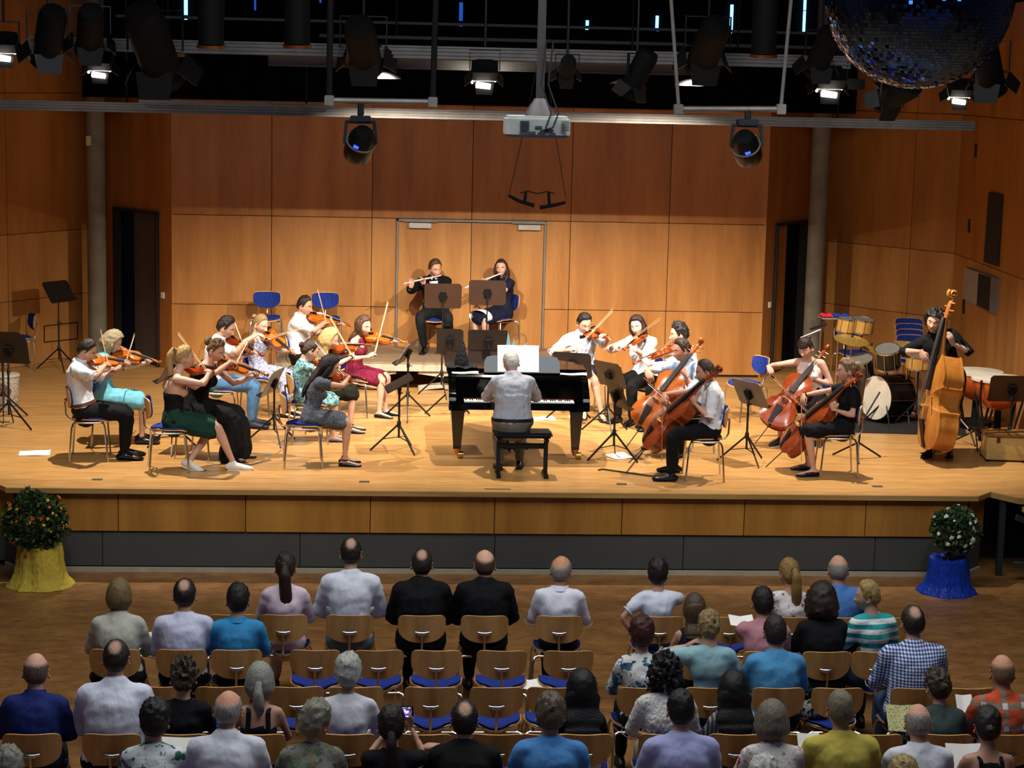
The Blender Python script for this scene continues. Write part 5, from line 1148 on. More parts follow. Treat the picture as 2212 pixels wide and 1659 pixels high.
    def add_arm(s, m, sd, grow, f0, f1, shoulder=True):
        A, E, W = s.arms[sd][:3]; k = s.k * (0.9 + 0.1 * s.g); f = 0.9 if s.fem else 1.0
        prof = [(0.0, 0.055), (0.25, 0.051), (0.5, 0.044), (0.78, 0.0385), (1.0, 0.037), (1.2, 0.0395), (1.5, 0.034), (1.8, 0.0265), (2.0, 0.0245)]
        pos = lambda t: A.lerp(E, t) if t <= 1 else E.lerp(W, t - 1)
        ts = sorted({f0, f1} | {a for a, _ in prof if f0 < a < f1}); P, R = [], []
        for t in ts:
            for (a, ra), (b, rb) in zip(prof, prof[1:]):
                if a <= t <= b: P.append(pos(t)); R.append((ra + (rb - ra) * (t - a) / (b - a)) * k * f + grow); break
        m.cap_tube(P, R, 12)
        if shoulder: 
            m.cap_tube([s.sp(0.93) + (A - s.c7) * 0.12, s.sp(0.95).lerp(A, 0.62) , A], [(0.052 if not s.fem else 0.042) * k + grow, 0.055 * k * f + grow, 0.056 * k * f + grow], 12)
    def add_leg(s, m, i, grow, f0, f1):
        K, An, _ = s.L2[i]; q = 1 if i == 0 else -1; k = s.k; Hj = s.hip + V((q * 0.085 * k, 0.0, -0.005)); g = 0.75 + 0.25 * s.g; f = 1.0
        prof = [(0.0, 0.088), (0.3, 0.082), (0.7, 0.064), (0.95, 0.055), (1.05, 0.054), (1.3, 0.055), (1.6, 0.043), (1.88, 0.032), (2.0, 0.033)]
        pos = lambda t: Hj.lerp(K, t) if t <= 1 else K.lerp(An, t - 1)
        ts = sorted({f0, f1} | {a for a, _ in prof if f0 < a < f1}); P, R = [], []
        for t in ts:
            for (a, ra), (b, rb) in zip(prof, prof[1:]):
                if a <= t <= b: P.append(pos(t)); R.append((ra + (rb - ra) * (t - a) / (b - a)) * k * g + grow); break
        m.cap_tube(P, R, 12)
    def foot_path(s, i, grow):
        K, An, toe = s.L2[i]; k = s.k; td = V(toe).normalized() if toe is not None else V((0.12 * (1 if i == 0 else -1), 1, -0.0)).normalized(); dn = V((0, 0, -1))
        dn = (dn - td * dn.dot(td)).normalized(); h = 0.05 * k
        P = [An + td * a * k + dn * (h + b) for a, b in ((-0.055, 0.0), (-0.02, -0.008), (0.05, -0.004), (0.12, 0.006), (0.165, 0.012), (0.195, 0.016))]
        R = [(0.024 * k + grow, 0.026 * k + grow), (0.030 * k + grow, 0.034 * k + grow), (0.033 * k + grow, 0.032 * k + grow), (0.040 * k + grow, 0.022 * k + grow), (0.034 * k + grow, 0.016 * k + grow), (0.018 * k + grow, 0.010 * k + grow)]
        return P, R, td, dn
    def build(s, label, skin='d9a688', hair=None, wear=(), voxel=0.015, hairc='3a2616', lips=None, mouth=None):
        s.rest_hands(); m = MB(); s.add_torso(m, 0.0)
        m.cap_tube([s.sp(0.95), s.c7 + (s.hc - s.c7) * 0.3, s.hc + s.HR @ V((0, -0.022, -0.05)) * s.hk], [(0.068, 0.06), ((0.057, 0.058) if not s.fem else (0.048, 0.05)), (0.054, 0.056) if not s.fem else (0.047, 0.05)], 14, side=s.right)
        for sd in 'RL': s.add_arm(m, sd, 0, 0, 2.0)
        for i in (0, 1):
            s.add_leg(m, i, 0, 0, 2.0); P, R, td, dn = s.foot_path(i, 0); m.cap_tube(P, R, 10, side=td.cross(dn))
            m.cap_tube([s.L2[i][1], P[1]], [0.032 * s.k, 0.034 * s.k], 10)
        bm = bmesh.new(); me = remesh(m, voxel, 3); bm.from_mesh(me); bpy.data.meshes.remove(me)
        def app(src, M):
            c = src.copy(); c.transform(M); bm.from_mesh(c); bpy.data.meshes.remove(c)
        app((HEADLOW if voxel > 0.018 else HEAD)[s.fem], s.HM); s.low = voxel > 0.018
        for sd in 'RL':
            A, E, W, hd, b, cu, spd = s.arms[sd]; x = hd.cross(b); sc = (0.93 if s.fem else 1.0) * s.k; M = frame(W, x, hd, b) @ Matrix.Scale(sc, 4); app(hand(sd, cu, spd), M)
        out = bpy.data.meshes.new('person'); bm.to_mesh(out); bm.free()
        sk = skin_mat(skin); a = lin(skin)
        lm = plain('lips_' + skin, tuple(x * y for x, y in zip(a, (0.78, 0.5, 0.5))) if not lips else lips, 0.4)
        for q in (sk, M_EYE, M_IRIS, lm, hair_mat(hairc)): out.materials.append(q)
        o = link('person', out); o.matrix_world = s.M; s.o = o; tag(o, label, 'person')
        if hair: s.do_hair(hair, hair_mat(hairc, skin if hair.get('cap') in ('spot', 'thin', 'bald') else None))
        for w in wear: w(s)
        return o
    def do_hair(s, spec, mat):
        seed = rng.random() * 20; m = MB(); m.M = s.HM; st = spec.get('cap', 'short'); hair_cap(m, st, spec.get('th', 0.014), s.fem, seed, spec.get('curl', 0), *((44, 32) if s.low else (56, 40)))
        m.M = Matrix(); H = lambda x, y, z: s.HM @ V((x, y, z)); bk = -s.sf; k = s.k
        if spec.get('long'):          # length along the back: 1 = down to mid back
            L = spec['long']; w = spec.get('w', 0.085); n = int(4 + 5 * L)
            pts = [H(0, -0.02, 0.075), H(0, -0.03, 0.03), H(0, -0.052, -0.04), H(0, -0.07, -0.11)]; rad = [(0.062, 0.066), (0.084, 0.085), (max(0.088, w * 0.95), 0.072), (w, 0.05)]
            for i in range(1, n): t = 0.98 - L * 0.62 * i / (n - 1); pts.append(s.sp(t) + bk * (0.085 + 0.05 * sm(1, 0.6, t)) * k); rad.append((w * (1.05 - 0.45 * (i / (n - 1)) ** 2), 0.035 * (1 - 0.5 * i / (n - 1))))
            lock(m, pts, rad, seed, 18, 0.14, s.sr)
        for q in spec.get('front', ()):                                    # locks falling past the face
            pts = [H(q * 0.06, 0.0, 0.06), H(q * 0.082, 0.012, -0.03), H(q * 0.085, 0.0, -0.11), s.sp(0.86) + s.sr * q * 0.10 * k + s.sf * 0.07 * k]; rad = [(0.02, 0.03), (0.022, 0.035), (0.022, 0.035), (0.012, 0.02)]
            if spec.get('frontlong'): pts.append(s.sp(0.70) + s.sr * q * 0.10 * k + s.sf * 0.12 * k); rad[-1] = (0.02, 0.03); rad.append((0.008, 0.012))
            lock(m, pts, rad, seed + q, 12, 0.18, s.sr)
        if spec.get('tail'):
            L = spec['tail']; z = spec.get('tz', 0.05); pts = [H(0, -0.075, z), H(0, -0.125, z + 0.01), H(0, -0.15, z - 0.05), H(0.005, -0.145, z - 0.13)] + [H(0.01, -0.135, z - 0.13) + V((0, -0.02, -1)) * (L - 0.13) * q for q in (0.5, 1.0)]
            tw = spec.get('tw', 1); lock(m, pts, [(a * tw, b * tw) for a, b in ((0.02, 0.02), (0.022, 0.022), (0.034, 0.03), (0.038, 0.032), (0.034, 0.026), (0.012, 0.010))], seed, 14, 0.2, s.sr)
        if spec.get('bun'):
            r = spec['bun']; c = V((0, -0.105 - r * 0.4, spec.get('bz', 0.045))); b = MB(); b.ball(c, (r, r * 0.85, r), 18, 12)
            for p in b.v: m.v.append(s.HM @ (c + (p - c) * (1 + 0.22 * noise.noise(p * 60) + 0.1 * noise.noise(p * 130))))
            o = len(m.v) - len(b.v); m.f += [[i + o for i in f] for f in b.f]; m.m += [0] * len(b.f)
        if spec.get('puff'):
            n0 = len(m.v); r = spec['puff']; b = MB(); b.ball((0, -0.02, 0.03), (0.095 + r, 0.105 + r, 0.10 + r), 30, 20)
            for p in b.v:
                d = V(p).normalized(); q = V(p) * (1 + 0.16 * noise.noise(d * 6 + V((seed, 0, 0))) + 0.07 * noise.noise(d * 16)); 
                if d.y > 0.35 and d.z < 0.62: q = V((q.x, min(q.y, 0.03), q.z))
                m.v.append(s.HM @ q)
            m.f += [[i + n0 for i in f] for f in b.f]; m.m += [0] * len(b.f)
        ho = m.build('hair', mat, s.o)
        if max(m.thin) > 0: at = ho.data.attributes.new('thin', 'FLOAT', 'POINT'); at.data.foreach_set('value', m.thin + [0.0] * (len(m.v) - len(m.thin)))
        if spec.get('tail') and spec.get('tie', 1): t = MB(); t.M = s.HM; z = spec.get('tz', 0.05); t.tube([(0, -0.112, z + 0.008), (0, -0.126, z + 0.006)], [0.027, 0.027], 12); t.build('hair_tie', plain('hair_tie', '241a18', 0.8), s.o)
    def child(s, name, me, mat):
        me.materials.clear(); me.materials.append(mat); o = link(name, me, s.o); return o
# clothes: each returns a function that dresses a person
VX = 0.015
def shirt(mat, sleeve=0.72, t0=0.02, t1=0.985, grow=0.013, name='shirt', collar=True, cmat=None, fold=0.007, loose=0.008, shoulder=True, vx=None):
    def f(s):
        m = MB(); s.add_torso(m, grow + 0.004, t0, t1)
        if sleeve > 0:
            for sd in 'RL': s.add_arm(m, sd, grow + (loose if sleeve < 1.1 else 0.004), 0, sleeve, True)
        elif shoulder:
            for q in (-1, 1): m.cap_tube([s.sp(0.93) + s.sr * q * 0.03, s.sp(0.93) + s.sr * q * 0.115 * s.k], [0.055 * s.k] * 2, 10)
        s.child(name, remesh(m, vx or VX, 3, fold, rng.random() * 30), mat)
        if sleeve > 0 and sleeve < 1.1:
            for sd in 'RL':
                A, E = s.arms[sd][:2]; p = A.lerp(E, sleeve + 0.09); q = A.lerp(E, sleeve + 0.13); r = 0.047 * s.k * (0.9 if s.fem else 1) * (0.9 + 0.1 * s.g) + grow + loose * 0.8
                h = MB(); h.tube([p, q], [r, r], 14, cap=False); h.build('sleeve_hem', mat, s.o)
        if collar:
            c = MB(); r = []; n = 26; up = (s.hc - s.c7).normalized(); ctr = s.c7 + up * 0.018
            kx = 0.066 if not s.fem else 0.057
            for j, (e, hh) in enumerate(((1.0, -0.022), (1.02, 0.012), (0.97, 0.036), (1.09, 0.034), (1.24, -0.004))):
                for i in range(n + 1):
                    a = pi / 2 + 0.22 + (2 * pi - 0.44) * i / n
                    r.append(ctr + s.sr * (cos(a) * kx * e) + s.sf * (sin(a) * (kx + 0.004) * e + 0.006) + up * (hh - 0.014 * max(0, sin(a))))
            w = n + 1; c.add(r, [[j * w + i, j * w + i + 1, (j + 1) * w + i + 1, (j + 1) * w + i] for j in range(4) for i in range(n)]); c.build('collar', cmat or mat, s.o)
    return f
def trousers(mat, end=1.93, name='trousers', grow=0.012):
    def f(s):
        m = MB(); r = s.torso_rings(grow + 0.012, -0.12, 0.08); m.cap_tube([p for p, _ in r], [q for _, q in r], 16, side=s.right)
        for i in (0, 1): s.add_leg(m, i, grow + (0.008 if end > 1.2 else 0.012), 0, end)
        s.child(name, remesh(m, VX, 3, 0.006, rng.random() * 30, fscale=(12, 12, 12)), mat)
    return f
def skirt(mat, end=0.95, flare=0.0, name='skirt', hem=None, top=0.16, wide=1.0):
    """end: along hip -> knee -> ankle, 1 = knee, 2 = ankle"""
    def f(s):
        k = s.k; m = MB(); Kc = (s.L2[0][0] + s.L2[1][0]) / 2; Ac = (s.L2[0][1] + s.L2[1][1]) / 2; hw = abs(s.L2[0][0].x - s.L2[1][0].x) / 2 + 0.07 * k
        pos = lambda t: (s.hip + V((0, 0.03, 0))).lerp(Kc, t) if t <= 1 else Kc.lerp(Ac, t - 1) + V((0, 0.03, 0.02)) * min(1, (t - 1) * 4)
        r = s.torso_rings(0.018, -0.10, top); m.cap_tube([p for p, _ in r], [q for _, q in r], 16, side=s.right)
        P, R = [], []
        for i in range(13):
            t = end * i / 12; hx = (0.175 * k * (1 - min(1, t)) + hw * min(1, t)) * wide
            if t > 1: hx = hw * (1 + flare * (t - 1))
            P.append(pos(t) + V((0, 0, -0.012 * flare * i))); R.append((hx + 0.02, (0.12 - 0.035 * min(1, t)) * k + (0.02 * flare * min(t, 1)) + (0.05 * flare * max(0, t - 1))))
        m.cap_tube(P, R, 22, side=(1, 0, 0))
        for i in (0, 1): s.add_leg(m, i, 0.020, 0, min(end, 1.0) * 0.97 if end < 1.3 else min(end, 1.6))
        me = remesh(m, VX, 3, 0.010 + 0.004 * flare, rng.random() * 30, fscale=(20, 8, 8)); o = s.child(name, me, mat)
        if hem is not None:
            h = MB(); p = pos(end * 0.97); q = pos(end); dd = (q - p).normalized(); h.tube([q - dd * 0.035, q - dd * 0.0, q + dd * 0.055], [(R[-1][0] + 0.006, R[-1][1] + 0.006), (R[-1][0] + 0.010, R[-1][1] + 0.008), (R[-1][0] + 0.006, R[-1][1] * 0.98)], 30, side=(1, 0, 0), cap=False); h.build('hem', hem, s.o)
    return f
def dress(mat, end=0.9, top=0.80, sleeve=0, flare=0.3, hem=None, skirt_mat=None, straps=True, strap_mat=None):
    def f(s):
        shirt(mat, sleeve, -0.08, top, 0.010, 'bodice', False, fold=0.004, shoulder=top > 0.93)(s); skirt(skirt_mat or mat, end, flare, 'skirt', hem)(s)
        if straps and top < 0.93:
            for q in (-1, 1):
                a = s.sp(top - 0.02) + s.sr * q * 0.085 * s.k
                m = MB(); m.tube([a + s.sf * 0.105 * s.k, s.sp(0.9) + s.sr * q * 0.088 * s.k + s.sf * 0.082 * s.k, s.sp(0.985) + s.sr * q * 0.085 * s.k + s.sf * 0.01, s.sp(0.92) + s.sr * q * 0.08 * s.k - s.sf * 0.085 * s.k, a - s.sf * 0.11 * s.k], [(0.008, 0.003)] * 5, 6, side=s.sr); m.build('strap', strap_mat or mat, s.o)
    return f
def straps(mat, top=0.8, w=0.008):
    def f(s):
        for q in (-1, 1):
            a = s.sp(top - 0.02) + s.sr * q * 0.085 * s.k; m = MB()
            m.tube([a + s.sf * 0.105 * s.k, s.sp(0.9) + s.sr * q * 0.088 * s.k + s.sf * 0.082 * s.k, s.sp(1.0) + s.sr * q * 0.085 * s.k + s.sf * 0.0, s.sp(0.93) + s.sr * q * 0.08 * s.k - s.sf * 0.092 * s.k, a - s.sf * 0.125 * s.k], [(w, 0.005)] * 5, 6, side=s.sr); m.build('strap', mat, s.o)
    return f
def shoes(mat, kind='shoe', sole=None, high=0.0):
    def f(s):
        for i in (0, 1):
            P, R, td, dn = s.foot_path(i, 0.009); P = [p - V((0, 0, 0)) for p in P]; m = MB(); sd = td.cross(dn)
            if kind in ('shoe', 'sneaker'):
                m.cap_tube(P, R, 12, side=sd); m.cap_tube([s.L2[i][1] + dn * 0.012, P[1]], [0.040 * s.k, 0.042 * s.k], 12)
                me = remesh(m, 0.011, 2); o = s.child(kind, me, mat)
            else:                                                        # ballet flats and sandals leave the instep bare
                n = len(P); q = [p + dn * 0.010 for p in P]; m.cap_tube(q, [(a, b * 0.72) for a, b in R], 12, side=sd); me = remesh(m, 0.010, 2)
                if kind == 'sandal':
                    me2 = MB(); me2.tube([P[2] + dn * 0.0, P[2] - dn * 0.004], [(R[2][0], R[2][0])] * 2, 10)
                o = s.child(kind, me, mat)
                if kind == 'sandal':
                    for pp, rr in ((s.L2[i][1] + dn * 0.005, 0.039 * s.k), (P[3] + dn * -0.002, 0.0)):
                        if rr: b = MB(); b.tube([pp + dn * 0.008, pp - dn * 0.008], [rr, rr], 12, cap=False); b.build('ankle_strap', mat, s.o)
            so = MB(); pts = [p + dn * (r[1] * 0.9) for p, r in zip(P, R)]; L = [p + sd * r[0] * 0.98 for p, r in zip(pts, R)]; Rr = [p - sd * r[0] * 0.98 for p, r in zip(pts, R)]; ring = L + Rr[::-1]; n = len(ring)
            so.add([p - dn * 0.004 for p in ring] + [p + dn * 0.008 for p in ring], [list(range(n)), list(range(n, 2 * n))[::-1]] + [[j, (j + 1) % n, n + (j + 1) % n, n + j] for j in range(n)])
            for p in range(len(so.v)): so.v[p].z = max(0.001, so.v[p].z)
            so.build('sole', sole or M_RUBBER, o, smooth=False)
            if high: hb = MB(); hh = P[0] + dn * 0.02; hb.tube([hh, V((hh.x, hh.y, 0.002))], [0.02, 0.013], 8); hb.build('heel', mat, o)
    return f
def belt(mat, t=0.13):
    def f(s):
        r = s.torso_rings(0.026, t, t + 0.07); m = MB(); m.tube([r[0][0], r[-1][0]], [r[0][1], r[-1][1]], 28, side=s.right, cap=False); m.build('belt', mat, s.o)
    return f
def front_and_tie(sm_, tie, bow_tie=False):
    """shirt front in the opening of a jacket, with a tie"""
    def f(s):
        if not bow_tie:
            m = MB(); vs = []; n = 8
            for j in range(n + 1):
                t = 0.97 - 0.42 * j / n; w = 0.062 * s.k * (1 - (j / n) ** 1.2) + 0.002
                for q in (-1, -0.35, 0.35, 1): vs.append(s.sp(t) + s.sf * (0.098 * s.k + 0.034 - 0.012 * q * q + 0.02 * sin(pi * j / n)) + s.sr * q * w)
            m.add(vs, [[j * 4 + i, j * 4 + i + 1, (j + 1) * 4 + i + 1, (j + 1) * 4 + i] for j in range(n) for i in range(3)]); m.build('shirt_front', sm_, s.o)
            m = MB(); m.tube([s.sp(0.985) + s.sf * 0.10 * s.k, s.sp(0.94) + s.sf * 0.128 * s.k, s.sp(0.75) + s.sf * 0.152 * s.k, s.sp(0.58) + s.sf * 0.158 * s.k], [(0.018, 0.01), (0.012, 0.008), (0.024, 0.006), (0.028, 0.006)], 8, side=s.sr); m.build('tie', tie, s.o)
        else:
            m = MB(); c = s.c7 + s.sf * 0.085 * s.k + V((0, 0, -0.015))
            for q in (-1, 1): m.tube([c, c + s.sr * q * 0.03, c + s.sr * q * 0.055], [(0.008, 0.010), (0.010, 0.018), (0.010, 0.024)], 8, side=s.sf)
            m.ball(c, 0.013, 8, 6); m.build('bow_tie', tie, s.o)
    return f
def lapels(mat):
    def f(s):
        for q in (-1, 1):
            m = MB(); vs = []
            for j in range(7):
                t = 0.985 - 0.44 * j / 6; w = 0.066 * s.k * (1 - (j / 6) ** 1.2) + 0.006
                for e in (0, 0.042 * (1 - 0.75 * j / 6)): vs.append(s.sp(t) + s.sf * (0.10 * s.k + 0.032 - e * 0.35 + 0.02 * sin(pi * j / 6)) + s.sr * q * (w + e))
            m.add(vs, [[j * 2, j * 2 + 1, j * 2 + 3, j * 2 + 2] for j in range(6)]); m.build('lapel', mat, s.o)
    return f
def wristband(mat, sd, t=1.9):
    def f(s):
        A, E, W = s.arms[sd][:3]; p = E.lerp(W, t - 1.04); q = E.lerp(W, t - 1); m = MB(); m.tube([p, q], [0.031 * s.k] * 2, 12); m.build('wristband', mat, s.o)
    return f
def cuffs(mat):
    def f(s):
        for sd in 'RL': A, E, W = s.arms[sd][:3]; m = MB(); m.tube([E.lerp(W, 0.9), E.lerp(W, 1.0)], [0.036, 0.038], 12); m.build('cuff', mat, s.o)
    return f
def backless(mat):
    """band of cloth across the lower back under crossing straps"""
    return straps(mat, 0.7, 0.012)

# ---- playing
def ray_len(a, px, py, L, far=True):
    """the point on the sight line of a pixel at distance L from a (farther or nearer root)"""
    d = _ray(px, py).normalized(); o = CAM - V(a); b = d.dot(o); c = o.dot(o) - L * L; q = b * b - c
    t = -b + (sqrt(q) if far else -sqrt(q)) if q > 0 else -b
    p = CAM + d * t; return V(a) + (p - V(a)).normalized() * L
def play_violin(s, chin, scroll, far, mats, label, bt=0.3, bowup=0.0, tilt=0.5, kind='violin', bowcol='c98a4a', bow_label=None, dfor=0.075, rh=None):
    """violin from under the chin towards a scroll pixel; the bow crosses it with bt metres on the frog side"""
    Lt = {'violin': 0.356 + 0.13 + 0.09, 'viola': 0.41 + 0.15 + 0.10}[kind]; ks = 0.95 if s.k < 0.9 else 1.0
    B = s.M @ (s.c7 + (s.sf * dfor - s.sr * 0.075 + V((0, 0, 0.03))) * s.k) if chin is None else on_y(*chin, (s.M @ s.c7).y + 0.0)
    P = ray_len(B, *scroll, Lt, far); ax = (P - B).normalized(); rt = s.M.to_3x3() @ s.sr
    nrm = (V((0, 0, 1)) + rt * tilt); nrm = (nrm - ax * nrm.dot(ax)).normalized()
    t = fiddle(kind, label, mats, kind + 's of the players'); fiddle_at(t, B, ax, nrm, kind)
    u = ax.cross(nrm).normalized(); u = (u + V((0, 0, -bowup)) ).normalized()
    C = B + ax * (0.205 if kind == 'violin' else 0.235) + nrm * 0.062; fr = C + u * bt; tip = fr - u * 0.73
    b = bow(fr, tip, bow_label or ('bow of the ' + label.split(' held by the ')[-1]), col=bowcol)
    Nk = B + ax * ({'violin': 0.455, 'viola': 0.52}[kind]); hd = (nrm * 0.8 + u * 0.25 + ax * 0.1).normalized(); Wl = Nk - hd * 0.075 - u * 0.028
    s.arm('L', s.loc(Wl), s.locd(V((0, 0, -1)) + ax * 0.25 - rt * 0.2), s.locd(hd), s.locd(-u), 1.0)
    hr = (ax * 0.35 - u * 0.75 + V((0, 0, -0.35))).normalized(); Wr = fr - hr * 0.085 + V((0, 0, 0.035))
    s.arm('R', s.loc(Wr), s.locd(rt * 1.0 - ax * 0.45 + V((0, 0, -0.55))), s.locd(hr), s.locd(V((0, 0, 1)) + ax * 0.5), 0.85)
    return s
def play_cello(s, bottom, by, scroll, far, mats, label, bt=0.35, face=None, kind='cello', lh=0.84, bow_label=None, bowdir=None, has_bow=True, dz=0.0):
    Lb, nk = (0.755, 0.28) if kind == 'cello' else (1.10, 0.43); Lt = Lb + nk + (0.19 if kind == 'cello' else 0.28)
    B = on_y(*bottom, s.base.y + by); P = ray_len(B, *scroll, Lt, far); ax = (P - B).normalized(); M3 = s.M.to_3x3(); fw, rt = M3 @ V((0, 1, 0)), M3 @ V((1, 0, 0))
    nrm = V(face) if face is not None else fw + V((0, 0, 0.5)); nrm = (nrm - ax * nrm.dot(ax)).normalized()
    t = fiddle(kind, label, mats, 'cellos of the players' if kind == 'cello' else None); fiddle_at(t, B, ax, nrm, kind); s.fid = t
    u = ax.cross(nrm); u = u if u.dot(rt) > 0 else -u
    if bowdir is not None: u = (u + V(bowdir)).normalized()
    rib = 0.118 if kind == 'cello' else 0.2
    C = B + ax * (Lb * 0.56) + nrm * (rib * 0.5 + 0.085); fr = C + u * bt; tip = fr - u * 0.72
    if has_bow: bow(fr, tip, bow_label or ('bow of the ' + label.split(' held by the ')[-1]), col='8a4a24')
    Nk = B + ax * (Lb + nk * lh) + nrm * (rib * 0.5 - 0.0); hd = (nrm * 0.55 + u * 0.75 + V((0, 0, 0.25))).normalized(); Wl = Nk - hd * 0.095
    s.arm('L', s.loc(Wl), s.locd(-rt * 0.4 + V((0, 0, -1)) - fw * 0.15), s.locd(hd), s.locd(nrm * 0.8 + V((0, 0, 0.5))), 0.9, 0.3)
    hr = (-u * 0.8 + nrm * 0.15 - V((0, 0, 0.5))).normalized(); Wr = fr - hr * 0.09 + V((0, 0, 0.03))
    s.arm('R', s.loc(Wr), s.locd(rt + V((0, 0, -0.2)) - fw * 0.2), s.locd(hr), s.locd(nrm + V((0, 0, 0.6))), 0.75)
    return s
# ---------------------------------------------------------------- the players
BLK = cloth('0b0b0d', weave=1.2); BLKSHOE = plain('black_shoe_leather', '0c0c0e', 0.25); WSHIRT = cloth('dbdce2', 'white_shirt'); GSHIRT = cloth('a9adb8', 'grey_shirt', weave=1.5)
G_CH, G_PL = 'blue-padded chairs of the players', 'seated players on the stage'
WHO = {}
def seat_of(p, label, group=G_CH, back=0.05):
    f = p.M.to_3x3() @ V((0, 1, 0)); return chair(p.base.x + f.x * back, p.base.y + f.y * back, p.base.z, ang(p.h), label, group)
def player(g, heading, head, label, chair_label=None, mode='lean', zf=ST, kr=(0.82, 1.1), cb=0.05, **kw):
    b = on_z(*g, zf); p = Person(b, heading, **kw); p.aim_head(*head, mode, kr)
    if chair_label: seat_of(p, chair_label, back=cb)
    return p
SH_B = shoes(BLKSHOE); SANDAL = shoes(BLKSHOE, 'sandal', high=0.04); FLAT = shoes(BLKSHOE, 'flat')
# left group
p = player((185, 990), 4, (187, 757), '', 'blue-padded chair of the bearded violinist at the far left front', lean=8, look=(5, 28, 8))
play_violin(p, None, (297, 787), True, M_VARN, 'violin held by the man in white shirt at the far left', bt=0.22)
p.build('violinist in short-sleeved white shirt, brown belt and black trousers, farthest left', 'd2a083', dict(cap='short', th=0.008), [shirt(WSHIRT, 0.85), trousers(BLK), belt(plain('brown_belt', '5a3018', 0.5)), SH_B], hairc='2a1c14')
p = player((228, 957), 8, (243, 738), '', 'blue-padded chair of the violinist in the light blue dress', lean=10, look=(8, 30, 5), fem=1)
play_violin(p, None, (352, 786), True, M_VARN, 'violin held by the woman in the light blue dress', bt=0.40)
p.build('violinist in light blue dress, fluffy ash-blond hair over her face, second from the left', 'dcb09a', dict(cap='bob', th=0.03, curl=0.35, front=(1, -1)), [dress(cloth('6fb4c8', 'aqua_dress'), 0.9, 0.97, 0.25, 0.3), shoes(BLKSHOE, 'shoe')], hairc='8f7f62')
p = player((378, 1014), 8, (398, 772), '', 'wooden-backed chair of the violinist in the green skirt', cb=-0.07, lean=8, look=(-10, 8, 0), fem=1,
           legs=[((0.12, 0.44, 0.50), (0.10, 0.62, 0.09), (0.15, 1, 0)), ((-0.10, 0.45, 0.50), (0.02, 0.16, 0.10), (0.5, 1, -0.35))])
play_violin(p, None, (492, 800), True, M_VARN3, 'violin held by the blond woman in the green skirt', bt=0.16, bowup=0.15)
p.build('violinist with long blond ponytail, backless black top and dark green skirt', 'dcae94', dict(cap='short', th=0.010, tail=0.58, tz=0.06, tw=1.25), [shirt(BLK, 0, -0.08, 0.55, 0.008, 'top', False, shoulder=False), backless(BLK), skirt(cloth('17382c', 'green_skirt'), 0.86, 0.5), shoes(cloth('e2ded2', 'white_canvas'), 'sneaker', plain('white_rubber', 'e8e4da', 0.6)), wristband(plain('watch_white', 'd8d4cc', 0.4), 'R')], hairc='a5824e')
p = player((424, 985), -20, (467, 752), '', 'chair hidden under the long black dress', lean=14, look=(8, 26, 5), fem=1)
play_violin(p, None, (578, 812), True, M_VARN, 'violin held by the woman in the long black dress', bt=0.12, bowup=-0.2)
p.build('violinist in floor-length black dress with curly pinned-up dark blond hair', 'd8a88e', dict(cap='short', th=0.012, bun=0.05, bz=0.04, curl=1), [dress(BLK, 1.86, 0.78, 0, 0.8), shoes(BLKSHOE, 'flat')], hairc='5c4428')
p = player((468, 921), 0, (488, 707), '', 'chair of the violinist in jeans', lean=10, look=(6, 25, 5))
play_violin(p, None, (566, 770), True, M_VARN3, 'violin held by the young man in jeans', bt=0.2, bowup=-0.1)
p.build('dark-haired young violinist in white shirt and blue jeans', 'd6a488', dict(cap='short', th=0.017), [shirt(WSHIRT, 0.8), trousers(cloth('4a6f94', 'denim')), shoes(plain('navy_shoe', '1b2338', 0.6))], hairc='241812')
p = player((560, 893), -25, (563, 700), '', 'chair of the violinist in the grey patterned dress', lean=10, look=(10, 22, 5), fem=1, kr=(0.78, 1.1))
play_violin(p, None, (637, 766), False, M_VARN, 'violin held by the girl in the grey patterned dress', bt=0.16, bowup=-0.25)
p.build('blond girl violinist in strapless grey and white patterned dress', 'e0b8a0', dict(cap='short', th=0.009, bun=0.032), [dress(pattern('grey_paisley', blotch('d9d8dc', ('8f90a8', 0.44, 3.2), ('62647e', 0.54, 5))), 1.45, 0.74, 0, 0.35), FLAT], hairc='8a6c44')
p = player((650, 856), -10, (658, 660), '', 'blue-padded chair of the viola player before the riser', lean=4, look=(12, 14, 6), girth=1.12)
play_violin(p, None, (758, 705), True, M_VARN, 'viola held by the man in white shirt before the riser', bt=0.2, bowup=0.2, kind='viola')
p.build('dark-haired man in white short-sleeved shirt playing viola before the riser', 'd29c80', dict(cap='short', th=0.010), [shirt(WSHIRT, 0.8), trousers(BLK), SH_B], hairc='1f1512')
p = player((690, 932), 0, (712, 732), '', 'chair of the blond violinist in black skirt', lean=6, look=(5, 18, 6), fem=1)
play_violin(p, None, (800, 747), True, M_VARN2, 'violin held by the blond woman with black skirt', bt=0.26, bowup=0.25)
p.build('violinist with wavy shoulder-length blond hair, dark top and black skirt', 'dcae94', dict(cap='bob', th=0.026, curl=0.3, front=(1,)), [shirt(cloth('6a5a4a', 'taupe_top'), 0.5, collar=False), skirt(cloth('17160f', 'black_skirt'), 1.0, 0.4), SANDAL, wristband(BLK, 'R')], hairc='b0905a')
p = player((765, 895), -20, (785, 703), '', 'chair of the violinist in the maroon dress', lean=8, look=(20, 14, 5), fem=1)
play_violin(p, None, (878, 741), False, M_VARN, 'violin held by the woman in the maroon dress', bt=0.3, bowup=1.3)
p.build('violinist in maroon lace dress and black heels with brown curly hair', 'dcae94', dict(cap='long', th=0.02, long=0.3, curl=0.9, w=0.09), [dress(cloth('6d1630', 'maroon_lace', weave=3), 0.82, 0.80, 0, 0.35), shoes(BLKSHOE, 'flat', high=0.05)], hairc='4a3220')
